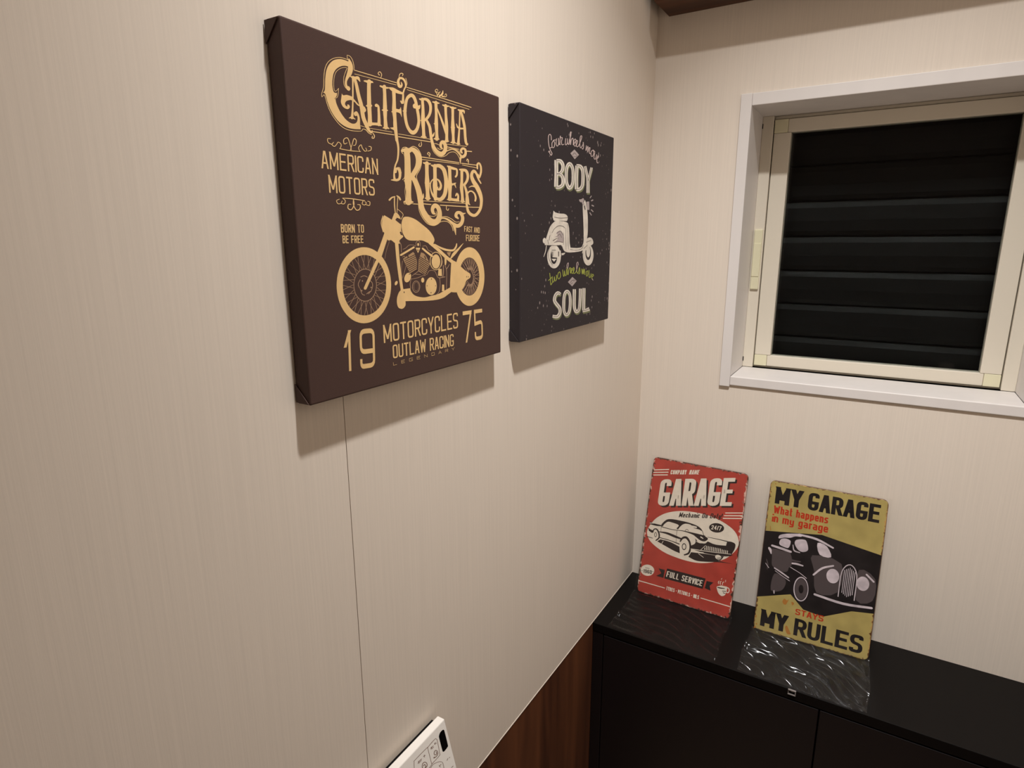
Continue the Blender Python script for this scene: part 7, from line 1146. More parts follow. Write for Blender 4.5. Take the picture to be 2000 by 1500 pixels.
        ' 18 43 10 59 5 67 4 67 4 65 0 66 0 68 0 67;r3220 995 1 -71 1 -70 1 -71 1 -72 1 -71 1 -73 1 -72 1 -72|3406 982 0 -72 -1 -71 -1 -71 1 -72 2 -72 2 -73 4 -73 3 -73;r3268 356 53 -1 55 -'
        '1 59 -1 63 0 63 2 62 3 59 2 58 3|3233 439 55 -2 54 -2 50 -2 47 1 46 5 49 7 51 8 54 7;r2307 1010 -84 -7 -55 -21 -40 -29 -29 -36 -19 -44 -13 -51 -7 -55 -4 -54 1 -54 5 -57 10 -56 17 -'
        '49 27 -44 35 -41 50 -36 89 -29 96 3 60 22 46 30 34 39 25 47 17 56 11 60 5 58 -2 58 -9 60 -15 57 -23 49 -34 42 -47 36 -62 29 -85 17|2311 930 8 0 -22 -4 -30 -14 -25 -23 -15 -36 -8 -4'
        '8 -3 -54 -1 -53 -1 -53 1 -55 6 -51 14 -42 25 -34 32 -27 25 -15 -13 4 -16 0 26 6 35 17 29 27 21 39 14 52 8 56 3 55 -1 55 -5 56 -11 51 -19 40 -27 26 -32 18 -24 8 6 -1'
    ),
    'inline': (
        'r1630 3992 -6 -3 -2 -3 4 -72 4 -72 3 -72 2 -72 0 -73 -1 -74 -3 -73 -2 -74 3 -3 5 -1|1635 3992 6 -1 2 -2 4 -72 4 -72 4 -73 2 -73 0 -73 -2 -73 -2 -74 -2 -73 -2 -4 -6 -2;r1637 3971 3 '
        '-2 7 0 51 5 52 7 48 4 41 -2 37 -11 35 -17 29 -21 20 -23 8 -25 -1 -29 -8 -30 -15 -26 -22 -23 -31 -21 -34 -19 -34 -14 -32 -9 -34 -5 -37 -4 -37 -5 -6 -1 -4 -3|1636 3974 4 3 7 1 50 6 5'
        '3 7 52 4 48 -3 43 -12 37 -18 31 -23 20 -24 9 -27 -1 -30 -8 -30 -16 -28 -24 -25 -33 -22 -36 -20 -37 -16 -38 -11 -38 -6 -37 -3 -37 -5 -7 0 -4 2;r1673 3688 3 -2 7 -1 58 1 59 2 54 -1 4'
        '3 -6 33 -16 25 -22 19 -26 12 -27 5 -27 -1 -30 -10 -29 -17 -25 -27 -20 -36 -17 -42 -15 -42 -11 -42 -7 -46 -3 -47 -2 -47 -3 -7 -2 -4 -2|1674 3691 5 2 7 1 57 1 60 2 59 0 49 -8 38 -17 '
        '27 -24 20 -27 12 -28 6 -28 -2 -32 -10 -30 -18 -27 -30 -22 -40 -19 -45 -15 -46 -13 -46 -7 -49 -4 -48 -2 -47 -3 -7 1 -4 2;r2729 3984 -6 -2 -3 -4 -3 -67 -4 -68 -3 -68 -1 -69 1 -69 3 -'
        '69 4 -70 3 -70 2 -3 7 -1|2735 3985 7 -2 2 -3 -3 -67 -4 -68 -3 -68 -1 -69 2 -69 2 -69 4 -70 3 -70 -2 -3 -7 -3;r2693 3969 4 -2 8 -1 56 4 57 6 53 3 46 -4 40 -11 36 -16 32 -22 25 -28 1'
        '7 -36 10 -43 5 -46 2 -46 1 -46 -2 -47 -8 -45 -15 -38 -23 -32 -30 -26 -36 -22 -40 -18 -46 -12 -53 -7 -58 -5 -56 -7 -8 -2 -3 -3|2693 3972 5 3 8 1 56 4 58 6 57 3 53 -4 45 -13 40 -17 3'
        '3 -23 26 -30 18 -36 10 -44 5 -47 2 -46 1 -46 -2 -48 -7 -45 -16 -40 -25 -33 -32 -28 -39 -24 -44 -19 -52 -14 -58 -8 -58 -5 -56 -7 -8 0 -6 3;r3196 4014 -5 -3 -1 -4 38 -55 39 -57 36 -5'
        '5 29 -47 20 -33 13 -23 10 -26 8 -39 7 -60 5 -74 4 -78 5 -76 2 -4 8 -1|3203 4015 8 0 4 -3 38 -55 39 -57 36 -55 30 -48 20 -33 13 -24 10 -26 8 -40 7 -60 5 -74 4 -78 5 -77 -3 -3 -7 -3;'
        'r3601 4023 -8 -2 -5 -4 -24 -47 -25 -48 -25 -46 -23 -44 -23 -39 -22 -36 -21 -35 -22 -36 1 -3 5 -2|3607 4023 7 -2 0 -4 -24 -47 -25 -48 -25 -46 -24 -44 -22 -39 -22 -37 -22 -35 -22 -35'
        ' -4 -4 -8 -1;r2322 3983 -47 -14 -42 -25 -36 -32 -28 -36 -16 -41 -8 -48 -3 -50 1 -47 3 -45 6 -46 11 -42 20 -38 32 -34 40 -31 46 -24 49 -8 50 12 45 27 40 35 30 38 19 43 10 49 4 50 -1'
        ' 49 -5 49 -10 50 -16 46 -23 38 -34 30 -42 25 -47 16 -48 4|2322 3973 -32 -10 -38 -22 -34 -31 -27 -35 -15 -40 -8 -47 -3 -49 1 -47 3 -45 6 -45 11 -42 19 -36 31 -33 39 -31 42 -22 35 -7'
        ' 33 9 40 25 38 33 29 37 19 41 10 48 3 51 -1 48 -5 48 -9 50 -16 45 -22 37 -33 29 -40 24 -42 14 -34 3;r1967 921 0 4 -5 3 -38 13 -39 15 -40 12 -42 4 -41 -8 -39 -14 -35 -19 -27 -21 -20'
        ' -24 -15 -29 -7 -30 5 -29 21 -28 33 -27 39 -26 38 -26 39 -26 43 -25 39 -25 28 -26 17 -29 9 -30 0 -30 -9 -26 -21 -24 -31 -23 -38 -18 -42 -10 -51 1 -61 10 -66 14 -64 11 -7 1 -5 -2|19'
        '64 919 -7 -1 -7 2 -39 13 -37 15 -35 10 -30 3 -33 -6 -36 -13 -32 -18 -26 -20 -19 -23 -15 -27 -6 -29 4 -27 19 -25 32 -25 38 -26 38 -26 39 -25 43 -26 41 -26 30 -28 18 -31 10 -32 0 -31'
        ' -11 -28 -22 -26 -32 -24 -42 -19 -49 -11 -59 1 -65 10 -67 14 -63 12 -7 2 -3 3;r2724 1002 -7 -1 -2 -4 -1 -62 -1 -63 0 -62 2 -60 3 -60 3 -59 7 -56 15 -48 24 -42 31 -37 37 -29 43 -17 '
        '50 0 50 12 46 25 34 35 20 49 10 62 5 68 5 67 5 66 2 67 1 68 1 67 -2 4 -7 3|2731 1002 7 -3 2 -3 0 -63 -1 -63 0 -62 2 -60 2 -60 4 -59 7 -55 14 -47 23 -41 30 -35 33 -26 29 -12 33 0 42'
        ' 11 42 22 33 33 19 48 10 61 5 68 5 67 4 65 2 67 1 68 2 67 3 4 7 1;r3309 994 -7 -2 -3 -3 0 -71 0 -71 1 -71 0 -71 2 -72 2 -72 2 -73 2 -73 3 -4 7 -2|3316 994 8 -3 2 -4 0 -71 1 -71 0 -'
        '71 1 -71 1 -72 2 -73 2 -73 2 -72 -3 -4 -7 -1;r3238 397 6 -4 9 -1 54 -2 54 -1 55 -1 56 0 56 3 56 5 56 5 55 5 7 2 2 4|3237 400 3 3 8 1 54 -2 54 -2 54 -1 54 1 54 3 54 5 56 5 55 5 10 0'
        ' 8 -3;r2309 975 -45 -3 -41 -14 -36 -23 -28 -30 -18 -40 -10 -50 -5 -55 -2 -53 -1 -54 3 -56 8 -54 16 -46 26 -40 35 -35 40 -26 45 -15 48 1 45 15 42 25 33 33 23 44 15 54 10 59 4 57 -2 '
        '56 -6 58 -14 55 -21 45 -32 35 -41 29 -46 19 -45 9|2309 964 -32 -2 -35 -12 -34 -21 -26 -28 -17 -40 -10 -49 -6 -54 -2 -53 0 -54 3 -56 8 -53 15 -45 26 -38 33 -33 35 -24 31 -11 32 2 40'
        ' 13 39 23 31 31 22 43 16 54 9 58 4 56 -1 56 -7 58 -13 53 -20 44 -30 33 -38 26 -39 17 -34 6'
    ),
    'scooter': (
        'f1529 2872 19 -10 18 -9 21 -9 31 -8 45 -6 53 -5 59 -4 59 -2 63 -1 67 2 65 1 57 -2 47 -5 42 -8 34 -9 28 -11 19 -15 12 -16 6 -18 2 -17 -5 -16 -11 -15 -14 -16 -12 -15 -65 -1 -63 0 -67'
        ' 0 -74 -2 -93 -4 -105 -6 -98 -4 -74 1 -43 9 -23 14 -11 15 -11 15 -10 12 -6 10 -1 13 1 18 6 26 10 31 11 34;f1595 2634 58 4 56 6 60 4 71 1 91 -1 107 -3 104 -6 80 -10 48 -13 27 -15 17'
        ' -21 16 -26 16 -35 12 -40 10 -45 8 -49 8 -55 6 -61 6 -60 9 -51 11 -39 14 -31 14 -27 14 -30 83 -3 84 -4 83 -3 80 -1 78 1 78 2 70 4 56 6 37 9 22 11 15 14 16 20 19 20 18 23 15 33 7 55'
        ' -2 84 -9 107 -13 114 -14 109 -16 108 -20 111 -18 101 -11 75 -2 39 4 13 10 5 13 13 18 25 24 29 27 29 25 29 19 -18 19 -16 20 -19 19 -26 20 -36 20 -43 20 -47 18 -47 16 -44 14 -44 13 '
        '-49 10 -62 8 -83 6 -99 3 -98 -1 -78 -5 -52 -9 -34 -11 -28 -11 -31 41 8 42 9 41 7 40 4 41 -2 41 -4 38 -8 34 -12 30 -18 27 -23 20 -24 13 -21 3 -17 -4 -16 -12 -15 -21 -14 -32 -12 -42 '
        '-11 -46 -12 -46 -13 -40 -16 -39 -16 -43 -19 -55 -21 -69 -26 -79 -29 -83 -31 -81 -29 33 87 -37 -7 -30 -8 -43 -7 -75 -6 -127 -7 -160 -7 -161 -4 -132 -1 -96 4 -76 7 -63 12 -57 17 -47 '
        '30 -36 38 -34 37 -41 26 -46 10 -46 0 -57 -4 -77 -2 -112 0 -137 0 -132 0 -101 1 -62 1 -39 -1 -24 3 -14 11 -2 20 11 27 18 30 17 29 14 25 15 25 18 26 20 31 25 38 29 43 30 43 29 37 28 '
        '27 28 22 29 20 31 19 34 18 35 17 37 16;r1938 1822 -2 -40 -10 -38 -17 -36 -24 -34 -29 -31 -36 -27 -40 -22 -45 -17 -47 -13 -49 -6 -50 -1 -50 4 -48 10 -47 15 -44 20 -39 24 -35 28 -30 '
        '32 -24 34 -17 36 -11 37 -5 37 3 38 9 37 16 35 22 33 29 30 33 26 38 22 43 18 45 14 48 7 49 3 50 -3 49 -8 47 -14 45 -18 42 -24 37 -28 32 -31 25 -35 20 -37 12 -38 5 -39|1746 1836 -1 -'
        '26 -4 -25 -8 -25 -11 -23 -14 -20 -17 -18 -20 -16 -21 -11 -23 -9 -24 -5 -24 -1 -24 3 -24 6 -23 9 -22 13 -20 16 -17 19 -15 21 -12 23 -9 24 -6 26 -2 25 1 26 4 25 8 24 11 22 14 20 16 1'
        '8 19 16 21 12 22 9 24 5 24 2 24 -3 24 -5 23 -9 22 -13 20 -16 18 -18 16 -21 12 -23 10 -25 6 -26 2 -26;r3869 1830 -1 -40 -8 -38 -15 -36 -21 -34 -28 -31 -34 -27 -38 -22 -42 -18 -45 -1'
        '2 -48 -7 -48 -1 -49 4 -47 10 -46 15 -43 19 -40 24 -35 28 -30 32 -24 33 -19 36 -12 38 -5 38 1 37 8 37 14 35 21 33 26 30 32 27 36 22 41 18 44 13 46 8 47 3 49 -3 48 -8 46 -14 44 -18 4'
        '1 -24 37 -27 32 -32 26 -34 20 -37 13 -38 6 -39|3698 1888 0 -26 -4 -26 -7 -25 -11 -23 -14 -21 -17 -18 -19 -16 -22 -12 -23 -9 -24 -5 -25 -1 -25 2 -25 7 -24 9 -22 13 -21 16 -19 19 -16'
        ' 22 -13 23 -10 24 -7 26 -3 26 0 25 4 26 7 24 10 23 14 20 16 18 19 16 21 12 23 9 24 6 24 1 25 -2 25 -5 24 -9 23 -13 21 -16 19 -19 17 -21 14 -23 10 -25 7 -26 4 -26;f3646 1926 -1 -35 '
        '-7 -32 -14 -29 -19 -24 -23 -18 -26 -11 -28 -3 -29 4 -27 12 -25 19 -22 24 -16 29 -12 33 -5 33 1 34 8 32 13 29 18 24 23 18 26 11 28 3 28 -3 28 -12 25 -18 22 -24 17 -30 12 -32;f1491 2'
        '037 220 -1 26 -55 -269 2;f1445 1972 481 -4 30 -136 -31 -8 -27 -10 -33 -8 -48 -5 -68 1 -82 5 -87 6 -83 6;f1450 1781 268 -5 -133 -64;f1966 1900 219 14 -22 -14 -22 -14 -22 -13 -23 -9 '
        '-27 -6 -29 -3 -26 -1 -21 3 -12 7 -6 11 -4 13;f1183 2194 -2 -12 -4 -12 -8 -10 -10 -10 -12 -7 -15 -6 -15 -4 -16 -1 -16 1 -16 4 -14 6 -13 7 -10 10 -8 10 -5 12 -1 11 1 12 4 12 8 10 10 '
        '10 12 7 14 6 15 4 16 1 17 -1 15 -3 15 -6 12 -8 11 -9 8 -10 5 -12;r1192 2090 -10 -2 -4 -5 -7 -29 -6 -29 -7 -29 -12 -29 -17 -31 -22 -32 -23 -32 -23 -32 0 -4 5 -3|1200 2089 8 -3 2 -5 '
        '-6 -29 -6 -29 -7 -30 -13 -30 -20 -32 -24 -32 -26 -32 -25 -31 -5 -3 -7 -1'
    ),
    'scooter_soft': (
        'f3330 3166 170 15 28 -206 -148 -9;f2896 3193 15 6 29 1 34 2 33 3 32 9 34 12 33 11 27 4 20 -3 17 -9 10 -12 3 -13 -4 -15 -12 -18 -18 -16 -25 -12 -38 -6 -47 -3 -48 1 -37 4 -26 11 -21 '
        '15 -11 16;f3073 3129 18 8 31 7 33 4 26 -2 16 -11 12 -19 6 -19 -2 -13 -14 -8 -23 -5 -26 -1 -22 4 -20 10 -20 15 -13 17;r3623 3195 21 -3 24 3 18 6 19 5 19 6 18 5 16 8 0 10|3613 3200 1'
        ' 10 15 8 19 5 18 6 19 5 18 6 24 3 22 -3;r3649 3097 4 -9 18 -6 23 -3 23 -4 23 -3 23 -4 24 0 21 6|3657 3104 20 5 24 0 23 -3 24 -4 23 -3 23 -3 18 -6 4 -9;r3621 2985 -3 -7 9 -7 27 -9 2'
        '8 -10 27 -9 27 -9 18 -3 20 2|3631 2990 20 3 18 -3 27 -10 27 -9 28 -9 27 -10 10 -6 -3 -8;r3542 2912 -7 -6 5 -7 23 -14 24 -14 23 -14 24 -14 14 -5 18 1|3554 2915 17 1 14 -4 24 -14 23 '
        '-14 24 -15 24 -14 4 -6 -7 -7;r3547 3262 16 1 12 5 18 13 17 13 18 13 18 13 4 6 -7 5|3537 3264 -7 6 4 6 17 13 18 13 18 12 18 13 12 5 16 1;f1724 2393 35 12 45 14 48 10 45 -1 45 -14 46'
        ' -24 41 -31 29 -34 19 -42 11 -49 -3 -46 -21 -31 -48 -8 -71 7 -75 11 -64 7 -50 -1 -42 -2 -40 -3 -41 -2 47 26 53 27 42 25 15 18 -22 9 -49 3 -60 0 -53 1 42 13 47 15 39 13 22 11 -7 9 -'
        '26 6 -30 5 -17 7 1 9 8 10 16 10'
    ),
    'scooter_lines': (
        'r1557 2729 3 -3 6 -1 47 -5 46 -4 50 -5 53 -2 60 0 63 1 65 2 64 3 61 3 61 4 61 5 61 4 7 2 4 3|1559 2731 5 3 7 0 48 -4 46 -4 48 -4 52 -2 58 0 62 1 65 2 63 3 60 3 61 4 60 4 62 4 7 0 5'
        ' -3;r1321 2194 7 2 4 3 11 29 11 30 11 30 11 29 -1 4 -5 2|1315 2195 -5 2 -1 4 11 29 11 30 11 29 11 30 4 3 7 1;r1468 2369 6 0 5 2 24 22 22 23 26 21 33 21 46 21 55 21 58 18 55 12 55 4'
        ' 59 0 56 -5 47 -5 32 -6 24 -8 21 -10 24 -10 6 -2 8 1|1464 2369 -3 3 1 3 23 22 22 23 26 22 35 22 46 22 55 23 60 19 61 14 62 5 64 -1 59 -4 50 -6 37 -8 27 -10 21 -11 22 -10 4 -3 -2 -3'
        ';r2173 2498 -4 -2 -1 -2 8 -126 8 -126 8 -127 8 -127 2 -3 4 -1|2177 2498 5 -1 1 -3 8 -125 9 -127 8 -127 8 -128 -1 -2 -5 -1;r2274 2589 -5 -1 -1 -2 16 -149 16 -149 16 -150 16 -152 2 -'
        '2 4 -1|2278 2589 4 -1 2 -2 16 -148 16 -150 16 -150 16 -152 -1 -2 -5 -1;r2062 2384 -4 -1 -2 -2 -1 -70 0 -70 -1 -70 -1 -70 2 -2 4 -1|2066 2384 4 -1 1 -2 0 -70 -1 -70 0 -70 -1 -70 -2 '
        '-2 -4 -1;r2422 1985 4 -3 6 -1 89 -6 91 -8 91 -5 88 -2 87 3 86 6 79 10 66 14 45 20 27 23 19 25 23 24 1 3 -5 2|2423 1987 5 3 7 0 89 -6 91 -8 89 -5 86 -2 84 4 83 6 76 10 60 13 39 17 2'
        '6 22 20 24 23 23 5 3 8 0;r3200 3066 -14 -7 -2 -9 13 -19 12 -20 13 -20 13 -20 10 -6 18 -2|3215 3068 20 -2 11 -7 11 -20 11 -20 12 -20 11 -20 -1 -8 -13 -6;r1717 2373 7 -2 7 1 44 13 45'
        ' 15 41 11 33 1 31 -10 30 -20 31 -25 31 -24 6 -2 7 0|1714 2375 0 3 5 2 44 13 45 15 46 12 47 2 41 -13 33 -22 31 -25 31 -24 2 -3 -4 -3;r1511 2189 11 -2 11 2 32 10 32 10 32 10 33 9 34 '
        '7 36 6 37 5 37 6 7 2 1 3|1507 2192 -1 5 7 4 33 10 33 10 34 10 36 9 37 6 38 6 38 4 37 5 8 0 6 -2;r1573 2155 6 -3 8 0 55 5 55 5 54 4 55 2 55 -1 56 -5 57 -5 57 -5 8 1 5 2|1572 2157 3 '
        '4 7 1 55 5 55 6 56 4 57 2 58 -2 58 -4 57 -6 58 -5 6 -1 3 -3;r1745 2307 6 -1 7 1 32 11 32 13 29 9 20 1 18 -9 19 -20 17 -23 19 -22 4 -2 6 -1|1741 2309 0 3 4 3 31 11 34 13 34 10 35 0 '
        '27 -13 20 -20 18 -24 19 -22 0 -3 -4 -2;r3239 1998 9 -1 8 1 50 21 50 21 50 21 51 21 4 3 -2 3|3235 2000 -2 3 4 3 50 21 51 21 51 20 51 21 7 2 8 -1;r3360 2155 7 -1 8 0 70 12 70 12 71 1'
        '3 72 12 6 2 1 3|3358 2158 1 3 6 2 70 12 70 12 71 13 71 12 9 0 6 -1;r1501 1947 -9 -3 -3 -5 1 -24 1 -25 2 -25 1 -24 3 -5 8 -2|1510 1947 9 -3 4 -5 0 -25 0 -24 0 -25 0 -25 -3 -4 -8 -2;'
        'r1807 1947 -14 -4 -5 -7 2 -25 2 -25 2 -26 2 -25 5 -5 11 -4|1819 1946 14 -4 5 -7 0 -25 -1 -25 0 -25 0 -25 -4 -6 -11 -3;r1370 2086 -6 -1 -4 -2 -19 -35 -21 -34 -17 -35 -11 -37 -3 -40 '
        '2 -42 10 -43 19 -40 33 -36 44 -34 49 -33 46 -34 6 -2 7 0|1376 2086 4 -3 1 -3 -19 -34 -21 -35 -18 -34 -10 -36 -3 -39 2 -42 10 -42 18 -38 32 -35 43 -33 49 -33 47 -34 2 -3 -3 -3;r1104'
        ' 2092 3 -2 6 -1 160 -3 170 -4 160 -3 131 -3 85 -3 53 -3 40 -3 47 -3 7 0 4 2|1104 2094 3 2 6 1 161 -3 169 -3 161 -3 130 -4 87 -3 53 -3 40 -3 47 -3 7 -1 3 -3;r1245 2214 -4 -2 0 -3 12'
        ' -24 12 -24 12 -24 13 -24 3 -3 6 -1|1250 2215 6 -1 3 -3 12 -24 12 -24 13 -24 12 -24 -1 -3 -4 -2'
    ),
    'script_green': (
        'r1363 1460 -8 -2 -2 -5 8 -30 8 -30 8 -30 8 -33 6 -39 5 -45 7 -40 11 -26 39 -7 22 14 20 19 19 15 2 4 -5 5|1371 1460 9 -2 4 -5 8 -30 8 -29 8 -31 8 -33 6 -40 5 -45 7 -39 9 -22 -9 2 13'
        ' 10 20 18 19 15 8 3 10 0;r1304 1282 10 -1 9 1 40 16 40 15 40 15 40 15 5 4 -1 5|1299 1285 -2 5 5 4 40 15 40 15 39 16 41 15 9 2 10 -2;r1491 1378 -8 -3 -3 -4 6 -38 6 -41 6 -36 12 -24 '
        '38 -7 27 12 22 17 15 19 7 25 1 31 -1 25 -24 7 3 -11 9 -33 11 -34 15 -24 35 -8 30 8 23 13 15 18 5 22 -1 26 -4 28 -3 27 -3 5 -9 3|1499 1377 9 -2 4 -5 6 -38 5 -41 7 -34 8 -20 -5 2 15 '
        '7 19 16 14 16 6 23 1 30 -1 25 31 14 11 -20 9 -32 11 -34 11 -19 0 1 14 4 18 11 12 14 5 19 -2 25 -3 28 -3 27 3 5 8 2;r1816 1454 -10 -1 -6 -4 -12 -23 -15 -23 -11 -23 -2 -22 8 -22 17 -'
        '22 23 -17 36 -9 33 8 31 18 27 22 15 24 -2 28 -13 31 -17 29 -18 19 -32 8 -23 -9 -15 -10 -14 -8 -4 -4 3 -5|1824 1453 7 -4 1 -5 -13 -23 -14 -23 -10 -22 -3 -19 8 -19 15 -19 17 -13 6 -3'
        ' 15 5 27 15 24 20 12 20 -1 25 -12 29 -17 28 -14 15 5 0 -6 -4 -14 -9 -15 -9 -9 -2 -11 1;r2038 1513 -9 -3 -2 -4 11 -43 11 -45 11 -40 12 -27 25 -14 32 6 15 14 10 17 4 26 -1 35 0 31 -2'
        '5 8 3 -13 11 -36 13 -40 16 -26 35 -9 30 8 21 14 13 19 5 25 -2 30 -4 32 -3 31 -4 5 -10 3|2046 1513 10 -2 4 -5 11 -43 11 -45 12 -39 10 -25 1 -3 -4 2 10 10 9 15 4 24 -1 35 0 31 32 16 '
        '14 -22 11 -37 13 -39 12 -22 -1 1 9 3 16 12 11 16 4 22 -2 29 -3 32 -3 31 3 5 9 2;r2280 1551 -9 -3 -2 -5 13 -51 14 -56 13 -47 17 -27 40 15 9 37 10 44 13 33 20 22 23 19 18 10 -9 2 5 -'
        '18 1 -36 -2 -42 0 -39 3 -5 10 -3|2288 1551 11 -3 4 -5 14 -51 13 -56 13 -46 8 -18 -19 9 9 36 10 45 14 34 20 24 26 21 28 14 43 -6 8 -24 1 -37 -1 -42 -1 -39 -3 -5 -10 -2;r2467 1401 11'
        ' -1 9 3 34 24 36 25 32 23 19 20 -3 19 -22 14 -33 8 -32 -7 -9 -19 -6 -28 -1 -30 6 -24 16 -17 26 -14 35 -8 37 5 28 20 28 30 23 32 12 26 -5 21 -18 18 -29 13 -35 -9 -4 -24 -1 -39 3 -40'
        ' 8 -30 16 -17 28 -9 28 0 24 2 24 6 22 10 22 11 21 10 4 4 -4 5|2459 1403 -5 5 2 5 34 23 36 25 31 22 16 17 -2 10 -13 8 -10 3 3 0 -7 -14 -5 -27 -1 -29 4 -21 13 -12 17 -10 13 -4 10 2 2'
        '2 16 26 29 23 30 11 24 -4 15 -14 14 -8 5 10 1 -4 -21 0 -38 3 -40 7 -28 10 -10 7 -2 12 0 15 2 16 4 19 8 21 11 21 10 10 2 12 -1;r2830 1485 -9 -3 -3 -5 4 -16 3 -16 4 -16 7 -14 11 -13 '
        '15 -12 23 -10 34 2 20 13 19 19 17 22 14 21 10 22 5 24 5 19 -12 1 -10 -1 9 -19 9 -24 5 -21 1 -19 -2 -21 -5 -18 -6 -13 -7 -4 -7 -1 -16 1 -17 -1 -11 -3 -4 -4|2839 1485 11 -3 5 -5 3 -1'
        '6 3 -17 4 -14 6 -12 10 -11 11 -9 6 -4 -5 0 13 9 17 18 17 22 13 19 9 21 5 23 5 20 24 13 27 -15 10 -20 9 -24 5 -23 2 -20 -2 -22 -5 -20 -9 -15 -17 -10 -23 -3 -18 0 -15 -1 -12 1 -9 4;r'
        '3130 1498 -9 -3 -3 -5 11 -41 11 -45 11 -37 41 -22 16 26 8 47 8 47 -11 15 -9 -14 10 -48 11 -48 34 -29 23 29 8 50 9 48 -2 15 -14 -11 13 -41 14 -51 14 -47 6 -5 11 -3|3140 1498 11 -3 5'
        ' -5 11 -41 11 -45 11 -36 -21 -9 2 16 8 46 8 47 27 27 29 -29 10 -48 11 -48 -15 -13 -5 17 9 49 9 49 22 27 38 -26 14 -42 14 -51 14 -47 -2 -5 -10 -3;r3407 1415 -10 -3 -2 -5 8 -33 8 -34'
        ' 9 -31 14 -21 43 -8 31 10 23 16 13 19 3 25 -4 31 -9 29 -13 21 -39 8 -27 -9 -21 -10 -20 -8 -5 -5 4 -5|3417 1414 11 -2 6 -6 8 -32 8 -35 9 -29 9 -16 -6 2 13 5 19 13 11 16 3 22 -4 30 -'
        '9 27 -9 16 9 -2 -11 -5 -20 -10 -20 -8 -11 -2 -13 1;r3588 1445 -10 -3 -4 -5 6 -44 4 -48 6 -43 10 -32 20 -20 34 -11 37 1 25 10 15 17 10 23 9 27 9 24 -2 6 -10 4|3598 1445 12 -3 4 -6 5'
        ' -45 5 -47 6 -42 10 -30 13 -14 9 -3 7 0 11 5 11 13 10 22 9 26 9 25 6 4 12 2;r3779 1247 13 -2 12 1 31 8 34 8 30 9 21 12 -3 16 -18 16 -25 13 -35 7 -28 -8 -17 -14 -15 -16 -9 -16 -2 -1'
        '8 3 -18 5 -18 5 -18 5 -6 12 -3|3773 1251 -2 5 8 4 31 8 33 8 26 8 11 5 -3 8 -13 11 -16 9 0 1 -3 -2 -14 -11 -13 -14 -8 -15 -1 -15 3 -17 5 -18 4 -18 -3 -5 -10 -3'
    ),
}
